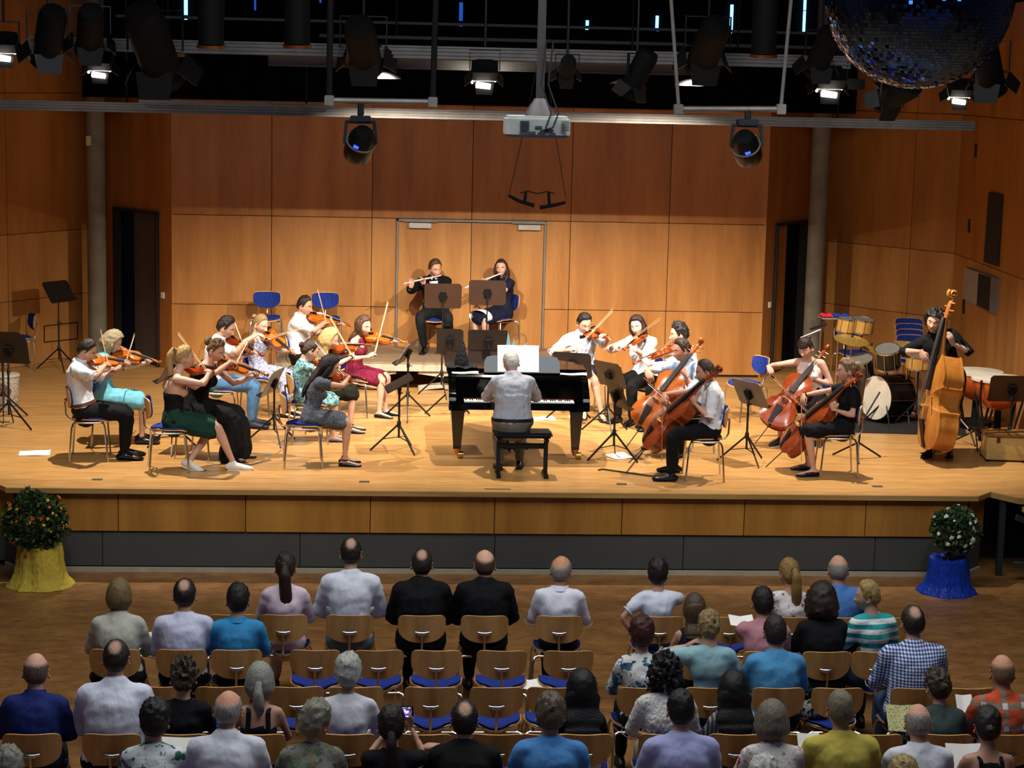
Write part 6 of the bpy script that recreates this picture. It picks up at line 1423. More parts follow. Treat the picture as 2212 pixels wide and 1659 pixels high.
p = player((655, 953), 10, (669, 757), '', 'blue-padded chair of the violinist in the turquoise patterned dress', lean=16, look=(-12, 26, 0), fem=1)
play_violin(p, None, (722, 800), True, M_VARN3, 'violin mostly hidden behind the woman in turquoise', bt=0.3)
p.build('violinist in turquoise and grey patterned dress with brown hair tied up', 'd8a88e', dict(cap='short', th=0.014, bun=0.035, bz=0.02), [dress(pattern('turquoise_print', blotch('7fb0ae', ('3d6a70', 0.52, 1.6), ('a9c8cc', 0.58, 2.4), ('4f6470', 0.6, 3))), 0.95, 0.97, 0.35, 0.3), shoes(plain('grey_heel', '5b5a60', 0.5), 'flat', high=0.06)], hairc='35241a')
p = player((672, 1004), 4, (712, 790), '', 'blue-padded chair of the long-haired violinist in the grey dress', cb=-0.09, lean=12, look=(0, 28, 0), fem=1)
play_violin(p, None, (788, 822), True, M_VARN3, 'violin held by the woman in the grey speckled dress', bt=0.12, bowup=0.1)
p.build('violinist in grey speckled dress with very long dark hair', 'd6a488', dict(cap='long', th=0.018, long=0.85, w=0.085, front=(1,)), [dress(pattern('grey_speckle', blotch('41454c', ('7c828c', 0.56, 9), ('24272c', 0.6, 7))), 0.85, 0.97, 0.35, 0.25), SANDAL], hairc='1c1210')
# flutes on the riser
ZR = ST + 0.4
p = player((940, 756), -95, (940, 580), '', 'blue-padded chair under the flute player in the black suit', 'side', ZR, lean=2, look=(-30, 14, 6),
           legs=[((0.20, 0.40, 0.53), (0.14, 0.36, 0.09), None), ((-0.20, 0.40, 0.53), (-0.20, 0.40, 0.09), None)])
mo = p.M @ (p.HM @ V((0.02, 0.105, -0.068))); en = ray_len(mo, 872, 613, 0.60, False); fa = mo + (mo - en).normalized() * 0.07
flute(fa, en, 'silver flute held by the man in the black suit'); ax = (en - mo).normalized()
for sd, q, dz in (('L', 0.24, 0.0), ('R', 0.46, 0.0)):
    hp = mo + ax * q; hd = V((0.1, -0.35, 0.95)) if sd == 'R' else V((-0.3, -0.5, 0.85)); hd = (hd - ax * hd.dot(ax)).normalized(); w = hp - hd * 0.09 + V((0, -0.02, 0)) * (1 if sd == 'R' else -1)
    p.arm(sd, p.loc(w), (1, -0.1, -0.9) if sd == 'R' else (-0.2, 0.6, -1), p.locd(hd), p.locd(V((0, -1, 0.2)) if sd == 'R' else V((0.6, 0.5, 0.2))), 0.75)
p.build('young man in black suit and tie playing the flute on the riser', 'd8a68a', dict(cap='short', th=0.013), [shirt(BLK, 1.86, -0.10, 0.975, 0.028, 'jacket', True, WSHIRT), front_and_tie(WSHIRT, BLK), lapels(BLK), cuffs(WSHIRT), trousers(cloth('1d1e22', 'charcoal_trousers')), SH_B], hairc='4a3018')
p = player((1083, 757), -140, (1083, 596), '', 'blue-padded chair under the girl playing the flute', 'side', ZR, kr=(0.74, 1.0), lean=2, look=(-38, 6, 5), fem=1, hk=0.95)
mo = p.M @ (p.HM @ V((0.02, 0.10, -0.068))); en = ray_len(mo, 1004, 622, 0.56, False); fa = mo + (mo - en).normalized() * 0.06
flute(fa, en, 'silver flute held by the girl on the riser'); ax = (en - mo).normalized()
for sd, q in (('L', 0.22), ('R', 0.44)):
    hp = mo + ax * q; hd = V((0.0, -0.4, 0.9)); hd = (hd - ax * hd.dot(ax)).normalized(); w = hp - hd * 0.085
    p.arm(sd, p.loc(w), (1, -0.1, -0.9) if sd == 'R' else (-0.5, 0.5, -1), p.locd(hd), p.locd(V((0, -1, 0.2)) if sd == 'R' else V((0.6, 0.5, 0.2))), 0.75)
p.build('long-haired girl in navy dress with white hem playing the flute on the riser', 'dcb09a', dict(cap='long', th=0.012, long=0.45, w=0.08, front=(1, -1)), [dress(cloth('14182e', 'navy_dress'), 0.95, 0.97, 0.25, 0.3, hem=cloth('e4e2de', 'white_hem')), FLAT], hairc='38221a')
# pianist
p = Person((PX + 0.0, 0.90, ST), 90, 1.0, seat=0.50, lean=10, look=(-14, 22, 0), girth=1.25, legs=[((0.13, 0.40, 0.55), (0.11, 0.30, 0.10), None), ((-0.13, 0.40, 0.55), (-0.12, 0.22, 0.10), None)])
p.aim_head(1104, 784, 'x', (0.9, 1.1))
for sd, q in (('R', 1), ('L', -1)): p.arm(sd, (q * 0.20, 0.47, 0.79), (q * 1.0, -0.2, -0.9), (-q * 0.15, 1, -0.12), (0, 0.1, 1), 0.55, 0.2)
p.build('grey-haired pianist in grey shirt seen from behind on the piano bench', 'dba58c', dict(cap='short', th=0.009), [shirt(GSHIRT, 1.75, 0.02, 0.985, 0.016), trousers(cloth('6d6a5e', 'khaki_trousers')), belt(plain('black_belt', '0c0c0e', 0.4), 0.04), SH_B], hairc='c9c4bc')
# right group
p = player((1258, 893), -76, (1262, 688), '', 'chair of the young violinist with bow tie', 'side', lean=8, look=(-8, 26, 6),
           legs=[((0.02, 0.44, 0.53), (-0.06, 0.55, 0.10), None), ((0.10, 0.46, 0.60), (0.22, 0.62, 0.22), (0.2, 1, -0.5))], kr=(0.82, 1.05))
play_violin(p, None, (1312, 731), False, M_VARN2, 'violin held by the player with the bow tie', bt=0.38, bowup=0.4)
p.build('young violinist with bow tie, pale shirt, navy shorts and bare crossed legs', 'd8a68c', dict(cap='short', th=0.014), [shirt(cloth('d4dcec', 'pale_blue_shirt'), 0.9), front_and_tie(None, BLK, True), trousers(cloth('1a1d38', 'navy_shorts'), 0.72, 'shorts'), SANDAL], hairc='1a1312')
p = player((1388, 906), -130, (1377, 704), '', 'chair of the woman in the white blouse', 'side', lean=6, look=(-12, 10, 10), fem=1, kr=(0.85, 1.1))
play_violin(p, None, (1350, 756), False, M_VARN2, 'violin held by the woman in the white blouse', bt=0.3, bowup=0.2)
p.build('violinist in white blouse and black trousers with dark bobbed hair', 'dcb098', dict(cap='bob', th=0.026, front=(-1,)), [shirt(WSHIRT, 1.2, -0.05, 0.97, 0.02, 'blouse', False), trousers(BLK), SH_B], hairc='2a1a16')
p = player((1480, 930), 180, (1466, 722), '', 'chair hidden behind the cellist in the blue shirt', lean=8, look=(0, 8, 0))
play_violin(p, None, (1371, 787), False, M_VARN2, 'viola held by the dark-haired man behind the cellist', bt=0.3, kind='viola')
p.build('dark-haired man in white shirt playing viola, mostly hidden behind the cellist', 'dab096', dict(cap='short', th=0.026), [shirt(WSHIRT, 0.9), trousers(BLK), SH_B], hairc='191312')
LEGS_C = [((0.27, 0.38, 0.53), (0.26, 0.30, 0.09), (0.3, 1, 0)), ((-0.27, 0.38, 0.53), (-0.26, 0.34, 0.09), (-0.3, 1, 0))]
p = player((1495, 975), -155, (1473, 756), '', 'chair of the cellist in the light blue shirt', lean=10, look=(12, 14, 0), legs=LEGS_C, girth=1.1)
play_cello(p, (1385, 922), -0.42, (1517, 741), True, M_CELLO, 'orange cello held by the man in the light blue shirt', bt=0.22, face=(-0.55, -0.78, 0.4), bowdir=(0, 0, 0.25), lh=0.25)
p.build('cellist in light blue shirt and black trousers with short brown hair', 'd79c82', dict(cap='short', th=0.012), [shirt(cloth('a9c0dc', 'light_blue_shirt'), 1.45), trousers(BLK), SH_B, wristband(plain('watch_steel', 'c8c8c4', 0.3, 0.8), 'L')], hairc='2c1d16')
p = player((1528, 1033), 176, (1524, 803), '', 'blue-padded chair of the front cellist in the white shirt', lean=6, look=(0, 14, 0), legs=[((0.24, 0.40, 0.54), (0.26, 0.34, 0.09), (0.1, 1, 0)), ((-0.24, 0.42, 0.53), (-0.22, 0.42, 0.09), (0, 1, 0))])
play_cello(p, (1397, 962), 0.20, (1560, 803), False, M_CELLO2, 'red-brown cello held by the front man in the white shirt', bt=0.12, face=(-0.72, -0.25, 0.62), bowdir=(0.1, 0.0, 0.55), lh=0.15)
p.build('cellist in white short-sleeved shirt nearest the stage edge, right of the piano', 'd79c82', dict(cap='short', th=0.009), [shirt(cloth('dfe2e6', 'white_check_shirt'), 0.85), trousers(BLK), SH_B], hairc='3a281c')
p = player((1748, 955), -122, (1740, 765), '', 'chair of the girl cellist with fringe', 'side', kr=(0.78, 1.0), lean=10, look=(6, 26, 4), fem=1, legs=[((0.25, 0.36, 0.50), (0.22, 0.42, 0.09), (0.3, 1, 0)), ((-0.24, 0.36, 0.50), (-0.16, 0.34, 0.09), (0.3, 1, 0))])
play_cello(p, (1662, 918), -0.42, (1787, 756), True, M_CELLO2, 'red cello held by the girl with the fringe', bt=0.30, face=(-0.42, -0.85, 0.36), bowdir=(0, 0, 0.35), lh=0.25)
p.build('girl cellist with dark fringe, pale pink strap top and black skirt', 'dcae98', dict(cap='fringe', th=0.013, bun=0.03, bz=0.07), [shirt(cloth('e6d2cc', 'pale_pink_top'), 0, -0.08, 0.78, 0.010, 'top', False, shoulder=False), straps(cloth('ecdcd6', 'pink_strap'), 0.78, 0.009), skirt(BLK, 0.7, 0.2), shoes(plain('black_canvas', '121214', 0.7), 'sneaker', plain('white_rubber', '', 0.6))], hairc='2a1a16')
p = player((1815, 1024), 176, (1829, 800), '', 'wooden-backed chair of the front right cellist', lean=2, look=(0, 8, 0), fem=1, legs=[((0.22, 0.40, 0.53), (0.16, 0.34, 0.09), None), ((-0.22, 0.42, 0.53), (-0.18, 0.33, 0.09), None)])
play_cello(p, (1694, 972), 0.20, (1862, 817), False, M_CELLO2, 'dark red cello held by the woman in black at the right', bt=0.18, face=(-0.72, -0.2, 0.62), bowdir=(0.1, 0.0, 0.6), lh=0.12)
p.build('cellist in black dress and flat shoes with long dark blond ponytail, rightmost at the front', 'd8a890', dict(cap='short', th=0.016, tail=0.62, tz=0.04, tw=1.7), [dress(BLK, 1.05, 0.97, 0.55, 0.2), FLAT, wristband(BLK, 'R')], hairc='6e573c')
b = on_z(2040, 985, ST); p = Person(b, -112, 1.0, hip=0.93, lean=4, look=(4, 8, -10), legs=[((0.14, 0.06, 0.50), (0.16, 0.10, 0.09), (0.3, 1, 0)), ((-0.08, 0.03, 0.50), (-0.05, -0.05, 0.09), (-0.1, 1, 0))]); p.aim_head(2018, 676, 'side', (0.88, 1.08))
play_cello(p, (2018, 972), -0.42, (2076, 636), True, M_BASS, 'large honey-brown double bass at the right of the stage', bt=0.0, face=(-1, -0.08, 0.12), kind='bass', has_bow=False, lh=0.70)
C = on_y(1993, 778, p.base.y - 0.28); p.arm('R', p.loc(C + V((-0.02, 0, 0.1))), (1, -0.3, -0.2), p.locd(V((0.35, -0.3, -0.9))), p.locd(V((-0.6, -0.8, 0.1))), 0.5)
C = on_y(2058, 742, p.base.y - 0.22); p.arm('L', p.loc(C), p.locd(V((1, -0.5, -0.9))), p.locd(V((-0.45, -0.2, 0.9))), p.locd(V((0.3, -1, 0.2))), 0.8)
p.build('curly-haired man in black standing behind the double bass', 'd6a68c', dict(cap='short', th=0.02, puff=0.02, curl=1.5), [shirt(BLK, 1.1), trousers(cloth('10121a', 'dark_trousers')), SH_B], hairc='1b1310')

# empty chairs on the stage
def lone(g, z, heading, label): b = on_z(*g, z); return chair(b.x, b.y, z, ang(heading), label, G_CH)
c = on_y(575, 695, 7.45); chair(c.x, 7.42, ZR, ang(-90), 'empty blue-padded chair on the riser, left of the two', G_CH)
c = on_y(703, 698, 7.45); chair(c.x, 7.42, ZR, ang(-88), 'empty blue-padded chair on the riser behind the viola player', G_CH)
lone((1610, 905), ST, -160, 'empty blue chair between the front cellist and the girl cellist')
for k in range(4):
    q = on_z(1965, 850, ST); chair(q.x, q.y + 0.04 * k, ST + 0.075 * k, ang(-95), ['lowest', 'second', 'third', 'topmost'][k] + ' blue chair of the stack left of the bass player', 'stacked blue chairs')
q = on_z(1985, 822, ST); chair(q.x + 0.1, q.y, ST, ang(-85), 'blue chair right behind the bass player', G_CH)
q = on_z(1835, 830, ST); chair(q.x, q.y, ST, ang(-80), 'blue chair behind the crash cymbal', G_CH)
q = on_z(2212, 850, ST); chair(q.x, q.y, ST, ang(-110), 'blue chair behind the copper timpani at the right edge', G_CH)
q = on_z(40, 800, ST); chair(q.x, q.y, ST, ang(-160), 'blue chair by the left wall', G_CH)
# music stands
def stand(base, hz, yaw, tilt, label, leg=0.0, z=ST, **kw): b = on_z(*base, z); return music_stand(b, hz, yaw, tilt, label, leg_rot=leg, **kw)
stand((8, 905), 0.92, 80, 20, 'black music stand cut by the left picture edge', 0.3, col='0e0d0d')
stand((20, 925), 0.94, 75, 15, 'black music stand just inside the left picture edge', 1.2, col='100f0f')
stand((128, 800), 1.12, -35, 34, 'tilted black music stand alone before the left wall', 0.5, col='2b2119')
stand((372, 975), 0.95, 168, 28, 'music stand of the two leftmost violinists, seen edge-on', 0.2, col='6e6862', sheet=dict(label='pale sheet on the stand of the two leftmost violinists'))
stand((592, 958), 0.72, 166, 26, 'low music stand with sheet before the black dress', 0.4, col='8a867c', sheet=dict(label='sheet music on the low stand before the black dress'))
stand((880, 905), 0.84, 166, 32, 'black music stand of the maroon-dressed violinist', 0.1, col='1d1a19', sheet=dict(label='sheet on the stand of the maroon-dressed violinist'))
stand((861, 975), 0.78, 185, 62, 'low flat black music stand left of the piano', 0.7, col='0f0e0e')
def stand_at(px, py, yy, yaw, tilt, label, leg=0.3, **kw): c = on_y(px, py, yy); return music_stand((c.x, yy, ST), c.z - ST, yaw, tilt, label, leg_rot=leg, **kw)
stand_at(957, 640, 6.05, 90, 8, 'brown music stand before the flute player in the suit', col='3a2418')
stand_at(1053, 633, 6.05, 88, 6, 'brown music stand before the girl with the flute', col='3a2418')
stand_at(972, 738, 4.5, 85, 20, 'black music stand just behind the piano at left', 0.2, col='151212', w=0.34)
stand_at(1055, 740, 4.5, 88, 22, 'black music stand just behind the piano in the middle', 0.5, col='151212', w=0.52)
stand((1232, 910), 0.72, 70, 22, 'black music stand right of the piano before the player with bow tie', 0.2, col='17151a')
stand((1311, 935), 0.72, 35, 22, 'brown music stand before the woman in the white blouse', 0.2, col='3c2c1e')
stand((1325, 993), 0.75, 15, 22, 'music stand with sheet between piano and cellists', 1.0, col='2a2420', sheet=dict(label='sheet music on the stand between piano and cellists'))
stand((1611, 1000), 0.80, 30, 28, 'grey music stand before the girl cellist', 0.4, col='77706a')
stand((2178, 985), 0.80, 90, 18, 'brown music stand at the right edge before the timpani', 0.2, col='4a2c1a', w=0.55)
stand((690, 893), 0.72, 175, 28, 'dark music stand between the viola player and the blond woman', 0.2, col='3a2c24')
# loose things on the stage
b = on_z(14, 888, ST); t = thing('bin', 'pale speckled bin behind the stands at the left picture edge', 'bin', b); m = MB(); m.lathe([(0.0, 0.02), (0.13, 0.0), (0.15, 0.03), (0.165, 0.46), (0.155, 0.47), (0.14, 0.05), (0.0, 0.04)], 24); m.build('tub', pattern('speckled', blotch('b9b0a2', ('6a6258', 0.55, 5), ('8a7f72', 0.55, 3))), t)
m = MB(); m.lathe([(0.17, 0.44), (0.175, 0.46), (0.165, 0.475)], 24); m.build('rim', plain('bin_rim', 'a39a8c', 0.6), t)
b = on_z(577, 984, ST); m = MB(); m.prism([(-0.05, -0.02), (0.05, -0.025), (0.055, 0.02), (-0.045, 0.025)], 0.001, 0.03); o = m.build('small_box', plain('pale_card', 'c9c0a8', 0.7), bevel=0.004); o.location = b; tag(o, 'small pale box on the floor beside the low music stand', 'box')
b = on_z(75, 981, ST); paper_sheet('sheet_music', 'loose white sheets on the floor left of the first chair', 'sheet music', b.x, b.y, ST, 0.34, 0.24, 0.1, th=0.012)
b = on_z(1338, 986, ST); paper_sheet('sheet_music', 'white sheet on the floor under the stand between piano and cellists', 'sheet music', b.x, b.y, ST, 0.28, 0.3, 0.4)
b = on_z(1165, 905, ST); paper_sheet('sheet_music', 'pale sheet on the floor under the right of the piano', 'sheet music', b.x, b.y, ST, 0.4, 0.2, 0.1)
a, b = on_z(1292, 1014, ST + 0.012), on_z(1420, 1030, ST + 0.012); t = thing('endpin_stop', 'thin dark T-shaped endpin stop lying before the cellists', 'stick', (a + b) / 2)
o = (a + b) / 2; m = MB(); m.tube([a - o + V((0, -0.03, 0)), a - o + V((0.05, 0.02, 0)), b - o], 0.009, 8); m.build('bar', plain('dark_wood_bar', '2a1810', 0.6), t); q = on_z(1392, 970, ST + 0.012); m = MB(); m.tube([V((-0.02, 0, 0)), q - o], 0.006, 6); m.build('cross_strap', M_RUBBER, t)
# ---------------------------------------------------------------- the audience, seen from behind
VX = 0.022
ROWY = {1: -4.18, 2: -5.17, 3: -6.09, 4: -7.12, 5: -8.12, 6: -9.12}
G_AU = 'wooden-backed audience chairs'; RN = {1: 'front', 2: 'second', 3: 'third', 4: 'fourth', 5: 'fifth', 6: 'last'}
DT = cloth('15161c', 'dark_trousers_audience', weave=1.2); JEANS = cloth('2b3a52', 'dark_jeans')
def tr(m=DT, end=1.9): return trousers(m, end)
def top(c, sl=0.75, col=True, **kw): return shirt(cloth(c) if isinstance(c, str) else c, sl, collar=col, **kw)
SH_A = shoes(plain('dark_shoe', '141312', 0.5))
def guest(row, head, label, short, wear, hair, hairc, skin='d3a184', fem=0, girth=1.0, look=(0, 4, 0), heading=90, lean=3, k=1.0, kr=(0.72, 1.12), arms=None, twist=0, chair_x=None, hk=None):
    p = Person((on_y(head[0], head[1], ROWY[row]).x, ROWY[row] - 0.06, 0), heading, k, fem, lean=lean, look=look, girth=girth, twist=twist, hk=hk)
    p.aim_head(head[0], head[1], 'x', kr)
    if arms: arms(p)
    p.build(label, skin, hair, wear + [SH_A], voxel=0.022, hairc=hairc)
    x = p.base.x if chair_x is None else on_y(chair_x, 1400, ROWY[row] - 0.23).x
    chair(x, ROWY[row], 0, rng.uniform(-0.04, 0.04), 'chair occupied by the ' + short, G_AU); return p
def akimbo(p): p.arm('L', (-0.23 * p.k, 0.02, p.seat + 0.12), (-1, -0.35, 0.1), (0.3, 0.6, -0.3), (-1, 0, 0.3), 0.5)
def on_chin(p): p.arm('R', p.hc + V((0.05, 0.09, -0.15)), (0.9, 0.2, -0.5), (-0.4, 0.1, 0.9), (1, 0.3, 0), 0.9)
def neck_hand(p): p.arm('L', p.hc + V((-0.14, 0.06, -0.16)), (-1, 0.1, -0.3), (0.6, -0.4, 0.5), (-0.6, 0.3, 0.5), 0.7)
def hold_left(p): W = on_y(1612, 1352, -4.66); p.arm('L', p.loc(W), (-1, -0.2, -0.6), (-0.2, 0.8, 0.1), (-0.4, 0, 1), 0.8)
S_, SP, TH, BA = (lambda th=0.013, **k: dict(cap='short', th=th, **k)), dict(cap='spot', th=0.012), dict(cap='thin', th=0.010), dict(cap='bald', th=0.007)
WH = 'dfe0e6'
# front row
guest(1, (617, 1228), 'woman in pale pink blouse with long dark ponytail, leftmost in the front row', 'woman in the pale pink blouse', [top('d9c2cc', 1.2, False), tr(cloth('cdb8bf', 'pink_trousers'))], S_(0.014, tail=0.46, tz=0.02, tw=1.4), '2a1c14', fem=1)
guest(1, (758, 1196), 'tall man in white shirt with thinning dark crown in the front row', 'tall front-row man in the white shirt', [top('d8dae2', 1.85), tr(cloth('66747a', 'grey_jeans'))], SP, '241a14', girth=0.95)
guest(1, (911, 1220), 'man in black suit with short dark hair in the front row', 'dark-haired man in the black suit', [shirt(BLK, 1.9, -0.10, 0.985, 0.03, 'jacket', True, WSHIRT, vx=0.02), tr(BLK)], SP, '2a2019', girth=1.15)
guest(1, (1047, 1221), 'man in black suit with bald crown in the front row', 'bald-crowned man in the black suit', [shirt(BLK, 1.9, -0.10, 0.985, 0.03, 'jacket', True, WSHIRT, vx=0.02), tr(BLK)], TH, '4a3626', 'd8a48a', girth=1.08)
guest(1, (1212, 1234), 'grey-haired balding man in white shirt, arms folded, at the right of the two black suits', 'balding man right of the suits', [top('dcdce4', 1.0), tr()], TH, '8a8078', 'c98f6a', look=(12, 4, 0), heading=84)
guest(1, (1421, 1240), 'dark-haired boy in white t-shirt with his left hand on his hip', 'boy in the white t-shirt', [top('d6d9e4', 0.6, False), tr(JEANS)], S_(0.018), '231a15', arms=lambda p: (akimbo(p), on_chin(p)), look=(8, 0, 0), lean=8, girth=0.78, hk=0.94)
guest(1, (1704, 1240), 'girl with blond ponytail and bare back in flowered top in the front row', 'girl with the blond ponytail', [shirt(pattern('flower_white', blotch('d9d2cc', ('7a2f3a', 0.62, 2), ('3f4a6a', 0.64, 2.4))), 0.5, 0.02, 0.72, 0.012, 'top', False, shoulder=False), tr()], S_(0.012, tail=0.36, tz=0.04, tw=1.2), '8a6a36', fem=1, look=(-12, 6, 0))
guest(1, (1810, 1232), 'bald grey-haired man in blue polo shirt in the front row', 'bald man in the blue polo shirt', [top('4a78b8', 0.85), tr()], BA, '8a847a', 'c99478', girth=1.1)
# second row
guest(2, (257, 1286), 'woman in beige linen shirt with straight olive-blond hair, leftmost of the second row', 'woman in the beige linen shirt', [top('b3b1a2', 1.3), tr()], dict(cap='bob', th=0.018), '6b5a34', fem=1, girth=1.2)
guest(2, (399, 1287), 'man in pale lilac-white shirt with small bald spot in the second row', 'man in the lilac-white shirt', [top('c9cade', 1.0), tr()], SP, '1e1713', girth=1.1)
guest(2, (514, 1298), 'young dark-haired man in bright blue polo shirt in the second row', 'young man in the bright blue polo shirt', [top('3486b8', 0.85), tr()], S_(0.014), '1a1411')
guest(2, (1500, 1316), 'woman in navy sleeveless top with long dark blond hair', 'woman in the navy sleeveless top', [shirt(cloth('14182a', 'navy_top'), 0, 0.02, 0.95, 0.012, 'top', False), tr()], dict(cap='long', th=0.014, long=0.25, w=0.085), '4a3a26', fem=1)
guest(2, (1647, 1304), 'man in dusty pink t-shirt with short dark hair, bending forward', 'man in the dusty pink t-shirt', [top('b07a80', 0.85, False), tr(cloth('8a8478', 'grey_shorts'))], S_(0.011), '1d1613', lean=10, girth=1.1, arms=hold_left)
guest(2, (1775, 1298), 'woman in black top with big dark brown bob hair', 'woman with the big dark bob', [top('0e0e10', 0.8, False), tr()], dict(cap='bob', th=0.042, curl=0.15), '2a1e16', fem=1, girth=1.25)
guest(2, (1874, 1304), 'blond boy in teal and white striped t-shirt turning to the left', 'boy in the striped t-shirt', [top(pattern('teal_stripes', stripes('dfe6e4', '2f9a98', 2, 13, 0.5)), 0.75, False), tr(JEANS)], S_(0.016), '9a7d4a', 'd8a88e', look=(-62, 4, 0), heading=100, kr=(0.66, 1), girth=0.62, hk=0.9)
# third row
guest(3, (1386, 1372), 'auburn-haired woman in white and blue flowered blouse', 'auburn-haired woman in the flowered blouse', [top(pattern('blue_flowers', blotch('d3d2cc', ('3a6a7c', 0.57, 0.9), ('2c3f78', 0.61, 1.2), ('b98a6a', 0.66, 1.6))), 1.35, False), tr()], S_(0.022), '3a1a12', fem=1)
guest(3, (1531, 1406), 'small blond boy in pale aqua t-shirt, left hand at his neck', 'small boy in the pale aqua t-shirt', [top('8fb4ba', 0.7, False), tr(JEANS)], S_(0.016, curl=0.4), '8a7248', 'd8a88e', arms=neck_hand, kr=(0.66, 1.0), girth=0.68, hk=0.9)
guest(3, (1674, 1368), 'broad man in light blue shirt with dark hair in the third row', 'broad man in the light blue shirt', [top('4c8dba', 0.9), tr()], S_(0.010), '2a201c', girth=1.2)
guest(3, (1971, 1346), 'man in blue and white checked shirt in the third row', 'man in the checked shirt', [top(pattern('gingham', checks('d9dde6', '26386c', '8290b4', 42)), 0.9), tr(JEANS)], SP, '2a2018', girth=1.15)
# fourth row
guest(4, (78, 1452), 'bald man in dark blue shirt at the left end of the fourth row', 'bald man in the dark blue shirt', [top('1d2a66', 1.5), tr()], BA, '5a4a40', 'd3a088', girth=1.15)
guest(4, (251, 1424), 'large man in white shirt with round bald spot in the fourth row', 'large man with the round bald spot', [top('d6d8e4', 1.4), tr()], SP, '2a1f18', girth=1.2)
guest(4, (397, 1466), 'woman in black round-necked top with short curly dark hair', 'woman in the black round-necked top', [shirt(cloth('0c0d14', 'black_top'), 0.6, 0.02, 0.93, 0.012, 'top', False), tr()], S_(0.02, curl=1.2), '3a2c1c', fem=1)
guest(4, (561, 1472), 'woman with grey half-tied hair and black strap top', 'grey-haired woman in the strap top', [shirt(cloth('0c0d14', 'black_top'), 0, 0.02, 0.6, 0.012, 'top', False, shoulder=False), straps(cloth('0c0d14', 'black_top'), 0.6, 0.016), tr()], dict(cap='bob', th=0.02, tail=0.2, tz=0.0, tie=0), '8a8a80', 'c99a80', fem=1)
guest(4, (752, 1456), 'white-haired woman in white jumper in the fourth row', 'white-haired woman in the white jumper', [shirt(cloth('cfcfd6', 'white_jumper'), 1.6, 0.02, 0.955, 0.014, 'jumper', False), tr()], S_(0.022), 'a3a39a', 'd3a48c', fem=1)
guest(4, (1257, 1490), 'woman with very long straight black hair in the fourth row', 'woman with the very long black hair', [top('141418', 0.6, False), tr(cloth('9a9488', 'pale_trousers'))], dict(cap='long', th=0.03, long=1.12, w=0.125), '0d0b0b', fem=1, girth=0.85)
guest(4, (1437, 1452), 'woman in white lace top with dark curly hair', 'woman in the white lace top', [top(cloth('d9d6ce', 'white_lace', weave=4), 0.9, False), tr(cloth('8a7f6c', 'khaki'))], dict(cap='bob', th=0.026, curl=1.3), '1a1413', fem=1)
guest(4, (1584, 1492), 'woman with long dark hair and grey striped sleeves', 'woman with the grey striped sleeves', [shirt(pattern('grey_stripes', stripes('9a9a98', '4c4e52', 0, 40, 0.5)), 0.9, 0.02, 0.62, 0.018, 'top', False), tr()], dict(cap='long', th=0.028, long=0.66, w=0.125), '15100e', fem=1)
guest(4, (2164, 1454), 'bald man in orange plaid shirt at the right end', 'bald man in the orange plaid shirt', [top(pattern('orange_plaid', lambda k: k.mix(0.85, k.mix(k.ramp(k.noise(k.coord(), 3, 1), [(0.4, '000000'), (0.6, '333333')]), 'b8482a', '8a3a24'), checks('c2502c', 'd8d0c4', '77776a', 7, 0.74)(k))), 0.9), tr()], BA, '7a5a40', 'c9906f', girth=1.15)
guest(4, (2025, 1486), 'woman with pinned-up brown hair and dark grey-green top', 'woman in the dark grey-green top', [top('3f4a48', 0.8, False), tr()], S_(0.016, bun=0.03, bz=0.01, curl=0.6), '3a2c20', fem=1, girth=1.2, look=(-8, 14, 0))
# fifth row
guest(5, (335, 1560), 'woman with short black hair and white top printed with green leaves', 'woman in the leaf-printed top', [shirt(pattern('leaf_print', blotch('d2d6d4', ('2f6a58', 0.55, 0.75), ('4a7a9a', 0.63, 1.0), ('1f4a3c', 0.64, 1.9))), 0.7, 0.02, 0.955, 0.014, 'top', False), tr()], S_(0.024), '1a1513', fem=1, girth=1.1)
guest(5, (493, 1536), 'grey bald-crowned man in white shirt in the fifth row', 'bald-crowned man in the fifth row', [top('d0d2da', 1.2), tr()], TH, '8c8a86', 'cf9474', girth=1.2, look=(4, 10, 0))
guest(5, (683, 1562), 'grey-haired woman in olive flowered top turning right', 'woman in the olive flowered top', [shirt(pattern('olive_flowers', blotch('77776a', ('5a6a4a', 0.52, 1.0), ('9a6a58', 0.62, 1.2), ('4a5058', 0.6, 1.6))), 0.8, 0.02, 0.945, 0.014, 'top', False), tr()], S_(0.026), '7c7868', 'cf9a80', fem=1, girth=1.25, look=(38, 6, 0))
def hold_phone(p):
    W = on_y(886, 1566, p.base.y + 0.34); p.arm('R', p.loc(W), (0.7, 0.2, -1), (-0.1, 0.15, 1), (0.6, 0.7, 0), 0.5)
    p.arm('L', p.loc(W + V((-0.14, 0, -0.02))), (-0.7, 0.2, -1), (0.1, 0.15, 1), (-0.6, 0.7, 0), 0.5)
ph = guest(5, (845, 1570), 'woman in black with low dark ponytail holding up a phone', 'woman holding up the phone', [top('0c0c0e', 0.7, False), tr()], S_(0.016, tail=0.26, tz=-0.03), '221812', fem=1, arms=hold_phone)
def arm_out(p): W = on_y(945, 1612, p.base.y + 0.25); p.arm('L', p.loc(W), (-0.4, -0.3, -1), (-0.9, 0.3, -0.1), (0, -0.2, 1), 0.5)
guest(5, (1003, 1558), 'broad man in black shirt with thinning dark hair, his left arm stretched out', 'broad man in the black shirt', [top('0b0b0c', 1.0, False), tr()], SP, '1c1512', girth=1.3, arms=arm_out)
guest(5, (1188, 1546), 'person with short grey-brown hair in bright blue t-shirt', 'guest in the bright blue t-shirt', [top('4d86c2', 0.9, False), tr()], S_(0.022), '5a4c3c', girth=1.15)
guest(5, (1470, 1536), 'man in lavender shirt with short black hair', 'man in the lavender shirt', [top('a3a6d0', 1.2), tr()], S_(0.012), '171210', girth=1.1)
